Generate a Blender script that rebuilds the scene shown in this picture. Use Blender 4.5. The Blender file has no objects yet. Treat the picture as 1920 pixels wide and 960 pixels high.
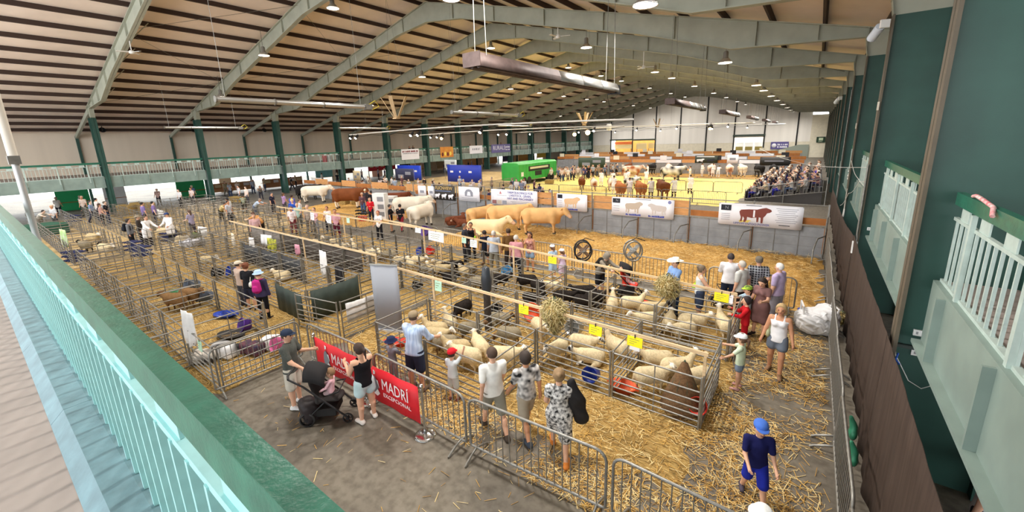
import bpy, bmesh, math, random
import numpy as np
from mathutils import Matrix, Vector
random.seed(7); RNG = np.random.default_rng(7)
scene = bpy.context.scene
COL = scene.collection
# ------------------------------------------------------------------ camera
EYE = 5.25                                   # lens height above the hall floor
FPX, YAW, PITCH, ROLL, CX, CY = 763.757, 0.638, 0.223, -0.030, 961.15, 436.1
_cy, _sy, _cp, _sp = math.cos(YAW), math.sin(YAW), math.cos(PITCH), math.sin(PITCH)
_fw = Vector((-_sy * _cp, _cy * _cp, -_sp)); _rt = Vector((_cy, _sy, 0)); _up = _rt.cross(_fw)
CAM_R = math.cos(ROLL) * _rt + math.sin(ROLL) * _up
CAM_U = -math.sin(ROLL) * _rt + math.cos(ROLL) * _up
CAM_F = _fw
cd = bpy.data.cameras.new('camera'); cam = bpy.data.objects.new('camera', cd); COL.objects.link(cam)
cd.sensor_fit = 'HORIZONTAL'; cd.sensor_width = 36.0; cd.lens = FPX / 1920 * 36
cd.shift_x = (960 - CX) / 1920; cd.shift_y = -(480 - CY) / 1920
cd.clip_start = 0.03; cd.clip_end = 400
m = Matrix((CAM_R, CAM_U, -CAM_F)).transposed().to_4x4(); m.translation = (0, 0, EYE)
cam.matrix_world = m; scene.camera = cam
# ------------------------------------------------------------------ light and exposure
scene.view_settings.view_transform = 'Standard'; scene.view_settings.look = 'None'
scene.view_settings.exposure = -0.25; scene.view_settings.gamma = 1.0
scene.view_settings.use_curve_mapping = False
W = bpy.data.worlds.new('overcast_sky'); scene.world = W; W.use_nodes = True
W.node_tree.nodes['Background'].inputs[0].default_value = (0.93, 0.97, 1.0, 1)
W.node_tree.nodes['Background'].inputs[1].default_value = 6.0
LAMP_W = 640.0                                # each high-bay lamp

def ray(px, py):
    return CAM_F + (px - CX) / FPX * CAM_R - (py - CY) / FPX * CAM_U
def G(px, py, z=0.0):                         # the spot at height z that is seen there
    d = ray(px, py); t = (z - EYE) / d.z
    return (d.x * t, d.y * t)
def AY(y, px, py):                            # the spot on the plane Y = y
    d = ray(px, py); t = y / d.y
    return Vector((d.x * t, y, EYE + d.z * t))
def AX(x, px, py):
    d = ray(px, py); t = x / d.x
    return Vector((x, d.y * t, EYE + d.z * t))
# ------------------------------------------------------------------ materials
MATS = {}
def srgb(c):
    if isinstance(c, str):
        c = c.lstrip('#'); c = [int(c[i:i + 2], 16) / 255 for i in (0, 2, 4)]
    return tuple(x / 12.92 if x <= .04045 else ((x + .055) / 1.055) ** 2.4 for x in c[:3])
def mat(name, col='#888888', rough=.6, metal=0., var=0., vscale=4., bump=0., bscale=40., emit=None, estr=0., alpha=1., spec=.4, stretch=None, col2=None, detail=3.):
    if name in MATS: return MATS[name]
    M = bpy.data.materials.new(name); M.use_nodes = True; MATS[name] = M
    nt = M.node_tree; b = nt.nodes['Principled BSDF']; c = srgb(col)
    b.inputs['Base Color'].default_value = (*c, 1); b.inputs['Roughness'].default_value = rough
    b.inputs['Metallic'].default_value = metal; b.inputs['Alpha'].default_value = alpha
    b.inputs['Specular IOR Level'].default_value = spec
    M.diffuse_color = (*c, 1)
    if emit is not None:
        b.inputs['Emission Color'].default_value = (*srgb(emit), 1); b.inputs['Emission Strength'].default_value = estr
    if var or bump or col2:
        tc = nt.nodes.new('ShaderNodeTexCoord'); src = tc.outputs['Object']
        if stretch:
            mp = nt.nodes.new('ShaderNodeMapping'); mp.inputs['Scale'].default_value = stretch
            nt.links.new(src, mp.inputs[0]); src = mp.outputs[0]
        if var or col2:
            n = nt.nodes.new('ShaderNodeTexNoise'); n.inputs['Scale'].default_value = vscale; n.inputs['Detail'].default_value = detail
            nt.links.new(src, n.inputs['Vector'])
            r = nt.nodes.new('ShaderNodeValToRGB'); r.color_ramp.elements[0].position = .32; r.color_ramp.elements[1].position = .68
            c2 = srgb(col2) if col2 else tuple(min(1, x * (1 + var)) for x in c)
            c1 = c if col2 else tuple(x * (1 - var) for x in c)
            r.color_ramp.elements[0].color = (*c1, 1); r.color_ramp.elements[1].color = (*c2, 1)
            nt.links.new(n.outputs['Fac'], r.inputs[0]); nt.links.new(r.outputs[0], b.inputs['Base Color'])
        if bump:
            n2 = nt.nodes.new('ShaderNodeTexNoise'); n2.inputs['Scale'].default_value = bscale; n2.inputs['Detail'].default_value = 4
            nt.links.new(src, n2.inputs['Vector'])
            bp = nt.nodes.new('ShaderNodeBump'); bp.inputs['Strength'].default_value = bump; bp.inputs['Distance'].default_value = .02
            nt.links.new(n2.outputs['Fac'], bp.inputs['Height']); nt.links.new(bp.outputs[0], b.inputs['Normal'])
    return M
# ------------------------------------------------------------------ mesh helpers
class MB:
    def __init__(s): s.v = []; s.f = []; s.m = []; s.sm = []
    def add(s, vs, fs, mi=0, smooth=False):
        o = len(s.v); s.v += [tuple(v) for v in vs]
        for f in fs: s.f.append([i + o for i in f]); s.m.append(mi); s.sm.append(smooth)
        return s
    def box(s, x0, x1, y0, y1, z0, z1, mi=0):
        x0, x1 = min(x0, x1), max(x0, x1); y0, y1 = min(y0, y1), max(y0, y1); z0, z1 = min(z0, z1), max(z0, z1)
        return s.add([(x0, y0, z0), (x1, y0, z0), (x1, y1, z0), (x0, y1, z0), (x0, y0, z1), (x1, y0, z1), (x1, y1, z1), (x0, y1, z1)],
                     [(0, 3, 2, 1), (4, 5, 6, 7), (0, 1, 5, 4), (1, 2, 6, 5), (2, 3, 7, 6), (3, 0, 4, 7)], mi)
    def tube(s, pts, r, n=6, mi=0, cap=True, r2=None):
        pts = [Vector(p) for p in pts]; k = len(pts); rings = []; up = None
        for i, p in enumerate(pts):
            t = (pts[min(i + 1, k - 1)] - pts[max(i - 1, 0)])
            if t.length < 1e-9: t = Vector((0, 0, 1))
            t.normalize()
            if up is None:
                up = Vector((0, 0, 1)) if abs(t.z) < .9 else Vector((1, 0, 0))
            a = t.cross(up)
            if a.length < 1e-6: a = t.cross(Vector((0, 1, 0)))
            a.normalize(); b = a.cross(t); b.normalize(); up = b
            rr = r[i] if isinstance(r, (list, tuple)) else (r if r2 is None else r + (r2 - r) * i / (k - 1))
            rings.append([p + rr * (math.cos(2 * math.pi * j / n) * a + math.sin(2 * math.pi * j / n) * b) for j in range(n)])
        vs = [v for R_ in rings for v in R_]; fs = []
        for i in range(k - 1):
            for j in range(n): fs.append((i * n + j, i * n + (j + 1) % n, (i + 1) * n + (j + 1) % n, (i + 1) * n + j))
        s.add(vs, fs, mi, n > 5)
        if cap: s.add([*rings[0]], [tuple(range(n))[::-1]], mi); s.add([*rings[-1]], [tuple(range(n))], mi)
        return s
    def lathe(s, prof, n=16, mi=0, c=(0, 0, 0), sx=1, sy=1):
        vs = []; fs = []; k = len(prof)
        for r, z in prof:
            for j in range(n): a = 2 * math.pi * j / n; vs.append((c[0] + sx * r * math.cos(a), c[1] + sy * r * math.sin(a), c[2] + z))
        for i in range(k - 1):
            for j in range(n): fs.append((i * n + j, i * n + (j + 1) % n, (i + 1) * n + (j + 1) % n, (i + 1) * n + j))
        return s.add(vs, fs, mi, True)
    def prism(s, poly, d, mi=0):              # poly: 3D points of a planar outline, d: extrusion vector
        n = len(poly); d = Vector(d); a = [Vector(p) for p in poly]; b = [p + d for p in a]
        fs = [tuple(range(n)), tuple(range(2 * n - 1, n - 1, -1))] + [(i, i + n, (i + 1) % n + n, (i + 1) % n) for i in range(n)]
        return s.add(a + b, fs, mi)
    def ball(s, c, r, n=8, mi=0, sc=(1, 1, 1)):
        k = max(4, n // 2); pr = [(math.sin(math.pi * i / k), -math.cos(math.pi * i / k)) for i in range(k + 1)]
        vs = []; fs = []
        for a, z in pr:
            for j in range(n): t = 2 * math.pi * j / n; vs.append((c[0] + r * sc[0] * a * math.cos(t), c[1] + r * sc[1] * a * math.sin(t), c[2] + r * sc[2] * z))
        for i in range(k):
            for j in range(n): fs.append((i * n + j, i * n + (j + 1) % n, (i + 1) * n + (j + 1) % n, (i + 1) * n + j))
        return s.add(vs, fs, mi, True)
    def sheet(s, pts, nu, nv, mi=0, smooth=True):   # nu*nv grid of points, open surface
        fs = [(j * nu + i, j * nu + i + 1, (j + 1) * nu + i + 1, (j + 1) * nu + i) for j in range(nv - 1) for i in range(nu - 1)]
        return s.add(pts, fs, mi, smooth)
    def mesh(s, name, mats):
        me = bpy.data.meshes.new(name); me.from_pydata(s.v, [], s.f); 
        if not isinstance(mats, (list, tuple)): mats = [mats]
        for q in mats: me.materials.append(q)
        if any(s.m): me.polygons.foreach_set('material_index', s.m)
        me.polygons.foreach_set('use_smooth', s.sm); me.update(); return me
    def build(s, name, mats, parent=None, loc=None, **kw):
        return link(name, s.mesh(name, mats), parent, loc, **kw)
def link(name, data, parent=None, loc=None, rz=None, label=None, cat=None, group=None, kind=None, rot=None, scale=None):
    o = bpy.data.objects.new(name, data); COL.objects.link(o)
    if parent is not None: o.parent = parent
    if loc is not None: o.location = loc
    if rz is not None: o.rotation_euler = (0, 0, rz)
    if rot is not None: o.rotation_euler = rot
    if scale is not None: o.scale = scale
    if label: o['label'] = label
    if cat: o['category'] = cat
    if group: o['group'] = group
    if kind: o['kind'] = kind
    return o
def empty(name, loc=(0, 0, 0), rz=0, **kw):
    o = link(name, None, None, loc, rz, **kw); o.empty_display_size = .1; return o
def box(name, M, x0, x1, y0, y1, z0, z1, parent=None, **kw):
    cx, cy = (x0 + x1) / 2, (y0 + y1) / 2; zb = min(z0, z1)
    return MB().box(x0 - cx, x1 - cx, y0 - cy, y1 - cy, z0 - zb, z1 - zb).build(name, M, parent, (cx, cy, zb), **kw)
def text(name, body, M, parent, loc, size, rot=(math.pi / 2, 0, 0), align='CENTER', ext=.002, sx=1., spacing=1., label=None):
    c = bpy.data.curves.new(name, 'FONT'); c.body = body; c.size = size; c.align_x = align; c.align_y = 'CENTER'
    c.extrude = ext; c.resolution_u = 2; c.space_character = spacing; c.materials.append(M)
    t = bpy.data.objects.new(name, c); COL.objects.link(t); bpy.context.view_layer.update()
    me = bpy.data.meshes.new_from_object(t.evaluated_get(bpy.context.evaluated_depsgraph_get())); bpy.data.objects.remove(t); me.name = name
    return link(name, me, parent, loc, rot=rot, scale=(sx, 1, 1), label=label)
def rad(a): return a * math.pi / 180
YF = lambda k: 7.888 + (k - 1) * 7.412        # the portal frames
XL, XR, XM = -49.28, 1.23, -24.03
def roof_z(x): return 15.2 - .237 * abs(x - XM)
# ================================================================== the hall
green = mat('column_green', '#2b4e45', .45, bump=.05, bscale=60, var=.12, vscale=1.5)
sage = mat('rafter_sage', '#a2a494', .6, var=.1, vscale=1.2)
sage_d = mat('deck_sage', '#83948c', .55, var=.1, vscale=2)
mint = mat('mint_paint', '#9fd3d3', .4, var=.08, vscale=8)
mint2 = mat('mint_grey_paint', '#b4c4bd', .5, var=.1, vscale=6)
railgreen = mat('handrail_green', '#2c6a55', .3, var=.18, vscale=14, bump=.08, bscale=60)
purl = mat('purlin_brown', '#3f2f28', .8)
roofm = mat('roof_sheet', '#e8d8ca', .85, var=.07, vscale=.6, spec=.1)
cream = mat('cream_cladding', '#e0d2bf', .8, var=.06, vscale=.7, bump=.25, bscale=9, stretch=(1, 1, .02))
white_clad = mat('white_cladding', '#f0ece4', .7, var=.05, vscale=.8, bump=.3, bscale=7, stretch=(1, 1, .02))
boardm = mat('painted_board', '#e6dec8', .7, var=.06, vscale=2)
brown_steel = mat('brown_flange', '#5d5446', .6, var=.12, vscale=3)
black = mat('black_paint', '#1b1b1b', .6)
galv = mat('galvanised_steel', '#8a8882', .42, .55, var=.18, vscale=10)
galv_d = mat('dull_galvanised', '#77746e', .5, .5, var=.2, vscale=8)
whitep = mat('white_plastic', '#e9e8e4', .5)
blackp = mat('black_plastic', '#17171a', .5)
wood = mat('bare_timber', '#b98a5a', .7, var=.18, vscale=5, stretch=(.5, 6, 6))
pale_wood = mat('pale_timber', '#d0b48c', .7, var=.15, vscale=5, stretch=(.5, 6, 6))

# floor: concrete with stains and pour joints
def floor_material():
    M = bpy.data.materials.new('concrete_floor'); M.use_nodes = True; nt = M.node_tree; b = nt.nodes['Principled BSDF']
    tc = nt.nodes.new('ShaderNodeTexCoord')
    n1 = nt.nodes.new('ShaderNodeTexNoise'); n1.inputs['Scale'].default_value = .55; n1.inputs['Detail'].default_value = 6
    n2 = nt.nodes.new('ShaderNodeTexNoise'); n2.inputs['Scale'].default_value = 7; n2.inputs['Detail'].default_value = 5
    for n in (n1, n2): nt.links.new(tc.outputs['Object'], n.inputs['Vector'])
    r1 = nt.nodes.new('ShaderNodeValToRGB'); e = r1.color_ramp.elements
    e[0].position = .3; e[0].color = (*srgb('#5d564c'), 1); e[1].position = .7; e[1].color = (*srgb('#807869'), 1)
    r2 = nt.nodes.new('ShaderNodeValToRGB'); e = r2.color_ramp.elements
    e[0].position = .3; e[0].color = (*srgb('#b0aaa0'), 1); e[1].position = .6; e[1].color = (1, 1, 1, 1)
    mx = nt.nodes.new('ShaderNodeMix'); mx.data_type = 'RGBA'; mx.blend_type = 'MULTIPLY'; mx.inputs[0].default_value = .7
    nt.links.new(n1.outputs['Fac'], r1.inputs[0]); nt.links.new(n2.outputs['Fac'], r2.inputs[0])
    nt.links.new(r1.outputs[0], mx.inputs[6]); nt.links.new(r2.outputs[0], mx.inputs[7]); nt.links.new(mx.outputs[2], b.inputs['Base Color'])
    b.inputs['Roughness'].default_value = .7
    bp = nt.nodes.new('ShaderNodeBump'); bp.inputs['Strength'].default_value = .12; nt.links.new(n2.outputs['Fac'], bp.inputs['Height']); nt.links.new(bp.outputs[0], b.inputs['Normal'])
    return M
conc = floor_material()
deckm = mat('deck_concrete', '#9a8f88', .8, var=.07, vscale=2, bump=.04, bscale=30, detail=8)
fl = MB().box(-75, 16, -12, 112, -.3, 0).build('floor', conc, kind='structure')
box('ground_outside', mat('pale_tarmac', '#c9c6bf', .9, var=.06, vscale=.5), -140, -75, -60, 160, -.3, -.02, kind='structure')
# roof sheets with purlins as parts
for s, nm in ((-1, 'ceiling_left'), (1, 'ceiling_right')):
    xe = XM + s * 35.0; zt = .28
    c = MB()
    a = [(XM, -9, 15.2 + zt), (xe, -9, roof_z(xe) + zt), (xe, -9, roof_z(xe) + zt + .08), (XM, -9, 15.2 + zt + .08)]
    c.prism(a, (0, 114.3, 0)); ceil = c.build(nm, roofm, kind='structure')
    pm = None
    for i in range(18):
        x = XM + s * (.55 + 1.93 * i); z = roof_z(x)
        if pm is None:
            q = MB(); q.prism([(-.05, 0, 0), (.05, 0, 0), (.05, 0, .26), (-.05, 0, .26)], (0, 114.2, 0)); pm = q.mesh('purlin', purl)
        link('purlin', pm, ceil, (x, -8.95, z), rot=(0, s * math.atan(.237), 0))
box('ridge_flashing', purl, XM - .3, XM + .3, -9, 105.2, 15.40, 15.46, kind='structure')
# portal frames
def web_prism(poly, th):  # poly in x,z about y=0
    return MB().prism([(x, -th / 2, z) for x, z in poly], (0, th, 0))
zk = 8.13
colm = {}
for s in (-1, 1):
    xi = XM + s * 25.25; xo = xi + s * 1.15; q = MB()
    q.prism([(xi, -.02, 0), (xi + s * 1.1, -.02, 0), (xi + s * 1.1, -.02, zk), (xi, -.02, zk)], (0, .04, 0), 0)
    q.box(xi, xi + s * .045, -.17, .17, 0, zk, 1); q.box(xi + s * 1.1, xo, -.17, .17, 0, zk, 0)
    colm[s] = q.mesh('column', [green, brown_steel if s > 0 else green])
rafm = {}
for s in (-1, 1):
    xi = XM + s * 25.25; xo = xi + s * 1.15
    top = [(XM, 15.2), (xo, roof_z(xo))]
    bot = [(xo, zk), (xi, zk), (xi - s * .12, zk + .72), (xi - s * 5, roof_z(xi - s * 5) - 1.3), (xi - s * 9.5, roof_z(xi - s * 9.5) - .98), (XM + s * 3.4, roof_z(XM + s * 3.4) - .92), (XM, 15.2 - 1.35)]
    q = MB(); q.prism([(x, -.015, z) for x, z in top + bot], (0, .03, 0))
    def flange(p0, p1, w=.3, t=.04):
        q.prism([(p0[0], -w / 2, p0[1]), (p1[0], -w / 2, p1[1]), (p1[0], -w / 2, p1[1] + t), (p0[0], -w / 2, p0[1] + t)], (0, w, 0))
    flange((XM, 15.16), (xo, roof_z(xo) - .04))
    for a, b in zip(bot[1:], bot[2:]): flange(a, b)
    for dx in (0.06, 1.7, 4.0, 7.6, 11.4, 15.2, 19, 22.6):     # stiffeners
        x = xi - s * dx
        zb = np.interp(abs(x - XM), [abs(p[0] - XM) for p in bot[1:]][::-1], [p[1] for p in bot[1:]][::-1])
        q.box(x - .012, x + .012, -.14, .14, zb, roof_z(x))
    rafm[s] = q.mesh('rafter', sage)
strut = {}
for s in (-1, 1):
    xo = XM + s * 26.4; xw = XM + s * 34.75
    q = MB(); q.prism([(xo, -.09, roof_z(xo) - .05), (xw, -.09, roof_z(xw) - .02), (xw, -.09, roof_z(xw) - .35), (xo, -.09, roof_z(xo) - .45)], (0, .18, 0))
    strut[s] = q.mesh('outer_rafter', sage)
    q = MB().box(xw - .12, xw + .12, -.1, .1, 0, roof_z(xw) - .1); strut[s, 'p'] = q.mesh('wall_post', green)
for k in range(0, 15):
    p = empty('portal_frame', (0, YF(k), 0), kind='structure')
    for s in (-1, 1):
        if k > 0: link('column', colm[s], p); link('rafter', rafm[s], p)
        link('outer_rafter', strut[s], p); link('wall_post', strut[s, 'p'], p)
        if 0 < k < 14:                         # fly braces from rafter to purlin
            for dx in (3.9, 7.7, 11.5, 15.3):
                x = XM + s * (25.25 - dx); MB().tube([(x, .1, roof_z(x) - .95), (x - s * .1, 1.0, roof_z(x) + .05)], .025, 4).build('fly_brace', sage, p)
# rods of the roof bracing
for s in (-1, 1):
    for k in range(1, 14):
        for i in range(3):
            x0 = XM + s * (4 + 7 * i); x1 = XM + s * (11 + 7 * i)
            if (k + i) % 2: x0, x1 = x1, x0
            if s < 0 or k > 2: MB().tube([(x0, YF(k), roof_z(x0) - .1), (x1, YF(k + 1), roof_z(x1) - .1)], .012, 4).build('tie_rod', galv_d, kind='structure')
# side walls
for s, nm in ((-1, 'wall_left'), (1, 'wall_right')):
    xw = XM + s * 34.9
    box(nm, cream, xw, xw + s * .12, -9, 105.1, 3.0, roof_z(xw) + .3, kind='structure')
# ground floor of the left wall: sheeted bays between wide open doorways
lw = empty('wall_left_lower', (0, 0, 0), kind='structure')
for k, (a, b) in enumerate(((-9, -6.5), (19.2, 20.5), (34, 35.5), (41, 43), (49, 58), (64, 74), (79, 90), (94, 105.1))):
    box('wall_panel', cream, XM - 35.02, XM - 34.9, a, b, 0, 3.0, lw)
# balcony decks
deck_top, deck_bot = 3.16, 2.3
for s in (-1, 1):
    x0 = XM + s * 25.58; x1 = XM + s * 34.9
    d = empty('balcony_deck', (0, 0, 0), kind='structure')
    y0 = -9 if s < 0 else .2
    box('deck_slab', deckm, x0, x1, y0, 105.0, 3.0, 3.16, d)
    for k in range(-1 if s < 0 else 0, 14):
        box('fascia_beam', sage_d, x0 - s * .06, x0, max(y0, YF(k) + .18) , YF(k + 1) - .18, 2.3, 3.2, d)
        box('beam_flange', sage_d, x0 - s * .16, x0 + s * .12, max(y0, YF(k) + .18), YF(k + 1) - .18, 2.25, 2.3, d)
        for j in range(4):
            y = YF(k) + 7.412 * (j + .5) / 4
            if y > y0 + .1: box('stiffener', sage_d, x0 - s * .15, x0 - s * .06, y - .02, y + .02, 2.3, 3.16, d)
ORD = ['first', 'second', 'third', 'fourth', 'fifth', 'sixth', 'seventh', 'eighth', 'ninth', 'tenth', 'eleventh', 'twelfth', 'thirteenth', 'fourteenth', 'fifteenth']
# balustrades
bal_mesh = MB().box(-.0135, .0135, -.0135, .0135, .03, .87).mesh('baluster', mint2)
bal_near = MB().box(-.013, .013, -.03, .03, .03, .87).mesh('baluster', mint)
plate_mesh = MB().box(-.16, .16, -.008, .008, .89, 1.06).mesh('rail_plate', mint2)
plate_near = MB().box(-.16, .16, -.008, .008, .89, 1.06).mesh('rail_plate', mint)
def balustrade(name, p0, p1, label, group, parts, pitch=.205, z=3.2, near=False, hand=None):
    p0 = Vector(p0); p1 = Vector(p1); L = (p1 - p0).length; a = math.atan2(p1.y - p0.y, p1.x - p0.x)
    M = mint if near else mint2
    o = empty(name, (p0.x, p0.y, z), a, label=label, cat='railing', group=group)
    q = MB().box(0, L, -.04, .04, 1.06, 1.22); h = q.build('handrail', hand or railgreen, o)
    MB().box(0, L, -.022, .022, .855, .895).build('upper_rail', M, o); MB().box(0, L, -.03, .03, 0, .04).build('bottom_rail', M, o)
    n = int(L / pitch); xs = [L * (i + .5) / n for i in range(n)]
    if parts:
        for x in xs: link('baluster', bal_near if near else bal_mesh, o, (x, 0, 0))
    else:
        q = MB()
        for x in xs: q.box(x - .0135, x + .0135, -.0135, .0135, .03, .87)
        b = q.build('baluster_row', M, o); b['kind'] = 'stuff'
    n = max(1, int(L / .74))
    for i in range(n): link('rail_plate', plate_near if near else plate_mesh, o, ((i + .5) * L / n, 0, 0))
    if not near:
        for i in range(4):
            x = L * (i + .5) / 4; MB().box(x - .035, x + .035, -.06, -.0136, -.45, 1.05).build('post', M, o)
    return o
for k in range(0, 14):
    balustrade('balcony_railing', (XL - .33, YF(k) + .2, 0), (XL - .33, YF(k + 1) - .2, 0),
               'grey-green balcony railing across the hall, %s bay of the long balcony' % ORD[k],
               'railings of the long balcony across the hall', k < 4)
for k in range(0, 14):
    y0 = .75 if k == 0 else YF(k) + .2
    balustrade('balcony_railing', (1.58, YF(k + 1) - .2, 0), (1.58, y0, 0),
               ('mint green balcony railing with white balusters beside the nearest green column' if k == 0 else
                'mint balcony railing between the first and second green columns' if k == 1 else 'mint balcony railing in the row of green columns, %s bay' % ORD[k]),
               'railings along the green columns', k < 3)
# the end balcony the picture is taken from
nd = empty('end_balcony_deck', (0, 0, 0), kind='structure')
box('deck_slab', deckm, -49, 10.5, -9, .12, 2.9, 3.16, nd)
kerbm = mat('blue_painted_kerb', '#62828a', .55, var=.2, vscale=6, bump=.12, bscale=25, detail=6)
for i in range(12):
    x1 = 1.5 - i * 2.05; q = MB()
    q.prism([(x1, .07, 3.16), (x1, .155, 3.25), (x1, .30, 3.25), (x1, .42, 3.22), (x1, .42, 2.3), (x1, .07, 2.3)], (-2.045, 0, 0)); q.build('kerb_block', kerbm, nd)
wornrail = mat('worn_handrail_green', '#33705c', .3, var=.2, vscale=9, bump=.1, bscale=50, detail=8)
for i in range(4):
    balustrade('gallery_railing', (1.35 - i * 6.2, .345, 0), (1.35 - (i + 1) * 6.2 + .005, .345, 0),
               'mint balustrade under a thick dark green handrail, nearest to the viewer' if i == 0 else 'mint balustrade continuing the near dark green handrail, %s length along' % ORD[i],
               'railings of the near balcony', i < 3, near=True, hand=wornrail)
# far end wall
fw = empty('wall_far', (0, 105.1, 0), kind='structure')
xa, xb = XM - 35, XM + 35
def wpoly(x0, x1, z0, M, nm='cladding', y=0., zt=None):
    xs = [x0] + ([XM] if x0 < XM < x1 else []) + [x1]
    top = [(x, (zt if zt is not None else roof_z(x) + .27)) for x in xs]
    MB().prism([(x0, y, z0), (x1, y, z0)] + [(x, y, z) for x, z in top[::-1]], (0, .15, 0)).build(nm, M, fw)
px = [-44.37 + 5.814 * i for i in range(8)]
edges = [xa, -49.9] + px + [-1.38]
for a, b in zip(edges, edges[1:]):
    if abs(a + 44.37) < .1 or abs(a + 38.55) < .1 or abs(a + 15.3) < .1: z0 = 4.35
    else:
        z0 = 3.2
        wpoly(a, b, 1.58, boardm, 'wall_board', .03, 3.21); wpoly(a, b, 0, boardm, 'wall_board', .05, 1.6)
    wpoly(a, b, z0, white_clad)
for i, z in enumerate((0, 1.7, 3.4, 5.1, 6.8)):
    wpoly(-1.38, 1.45, z, boardm, 'wall_board', -.06 + .02 * (i % 2), min(z + 1.71, roof_z(1.4) + .3))
wpoly(1.4, xb, 0, cream)
for x in px + [-49.9]: MB().box(x - .13, x + .13, -.14, 0, 0, roof_z(x) + .2).build('wall_post', black, fw)
for x0, x1, z in ((-44.6, -38.6, 4.45), (-38.6, -32.6, 4.35), (-15.5, -9.3, 4.75)):
    MB().box(x0, x1, -.35, .12, z - .15, z + .22).build('door_canopy', mat('dark_green_trim', '#3c4a40', .6), fw)
# room behind the far doorways
amber = mat('orange_light_tint', '#e0a050', .8, var=.1, vscale=1.)  # orange light of the doorway put into the wall colour
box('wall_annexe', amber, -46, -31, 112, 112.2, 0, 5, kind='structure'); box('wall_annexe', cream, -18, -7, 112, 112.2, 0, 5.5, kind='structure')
box('floor_annexe', conc, -50, -4, 112.0, 113, -.3, 0, kind='structure')
for i, (x0, x1, z0, z1, c) in enumerate(((-43.9, -39.2, 3.3, 4.0, '#e0743a'), (-43.9, -39.2, 2.2, 3.25, '#f0d79a'), (-38, -35.3, 2.0, 3.5, '#f2d9a0'), (-34.9, -33.2, 2.2, 3.5, '#e8c88a'))):
    o = box('shop_sign', mat('shop_sign_%d' % i, c, .6), x0, x1, 106.4, 106.46, z0, z1, label=['orange strip sign over the far left doorway', 'cream sign board in the far left doorway', 'pale board in the second far doorway', 'small pale board beside the second far doorway'][i], cat='sign')
    for s in (-1, 1): MB().box(s * (x1 - x0) * .45 - .05, s * (x1 - x0) * .45 + .05, .03, .12, -z0, z1 - z0).build('leg', black, o)
for i in range(3):
    o = empty('stall_cabinet', (-14.3 + i * 1.9, 106.6, 0), 0, label='white stall front with a dark window in the right far doorway, %s' % ('first', 'second', 'third')[i], cat='stall', group='white stalls beyond the far doorway')
    MB().box(-.8, .8, 0, .5, 0, 3.2).build('body', whitep, o); MB().box(-.7, .7, -.03, 0, 1.5, 2.3).build('window', mat('olive_panel', '#8a7a3c', .5), o)
# ================================================================== things under the roof
lampm = mat('lamp_lens', '#ffffff', .4, emit='#fff3e0', estr=14)
alu = mat('brushed_aluminium', '#b9b9b6', .35, .8)
alu_d = mat('grey_reflector', '#8d8b86', .45, .5)
soot = mat('sooty_brown_steel', '#5b4c48', .6, .3, var=.2, vscale=6)
hb_parts = {
 'housing': MB().lathe([(0, .62), (.1, .62), (.13, .55), (.13, .3), (.2, .22)], 12).mesh('housing', alu_d),
 'reflector': MB().lathe([(.19, .24), (.3, .1), (.38, 0), (.37, 0), (.28, .1)], 16).mesh('reflector', alu),
 'lens': MB().lathe([(0, .025), (.35, .025), (.35, .04), (0, .04)], 16).mesh('lens', lampm)}
ldata = bpy.data.lights.new('high_bay_light', 'AREA'); ldata.shape = 'DISK'; ldata.size = .6; ldata.energy = LAMP_W; ldata.color = (1, .955, .9); ldata.spread = rad(165)
rows = ((-41.2, (.2, 14.7, 29.4, 44, 58, 72.4, 88, 99)), (-32.4, (.2, 14.7, 29.4, 44.2, 51, 58, 66, 73, 88, 99)), (-24.8, (.2, 15.7, 31, 45.5, 54.7, 62, 75, 88, 99)),  # first lamp of each row: added out of view to light the foreground
        (-12.7, (5.6, 13.4, 25.7, 39.7, 45.1, 54.7, 66, 76, 87.4, 98)), (-4.5, (5.6, 12.9, 25.8, 39.6, 45.1, 52.6, 60.5, 70, 80, 90, 99)))  # last lamp of each row: added to brighten the end wall
rown = ['row nearest the long balcony', 'row up the far slope', 'row under the ridge', 'row up the near slope', 'row beside the green columns']
ordn = ['first', 'second', 'third', 'fourth', 'fifth', 'sixth', 'seventh', 'eighth', 'ninth', 'tenth', 'eleventh', 'twelfth', 'thirteenth', 'fourteenth', 'fifteenth']
for ri, (x, ys) in enumerate(rows):
    for i, y in enumerate(ys):
        z = roof_z(x) - 1.62
        o = empty('high_bay_lamp', (x, y, z), label='round high-bay lamp, %s from the viewer, %s' % (ordn[i], rown[ri]), cat='lamp', group='high-bay lamps under the roof')
        for n, me in hb_parts.items(): link(n, me, o)
        MB().tube([(0, 0, .6), (0, 0, roof_z(x) - z + .1)], .014, 5).build('hanger_rod', galv_d, o)
        L = bpy.data.objects.new('lamp_light', ldata); COL.objects.link(L); L.parent = o; L.location = (0, 0, -.02)
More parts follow.
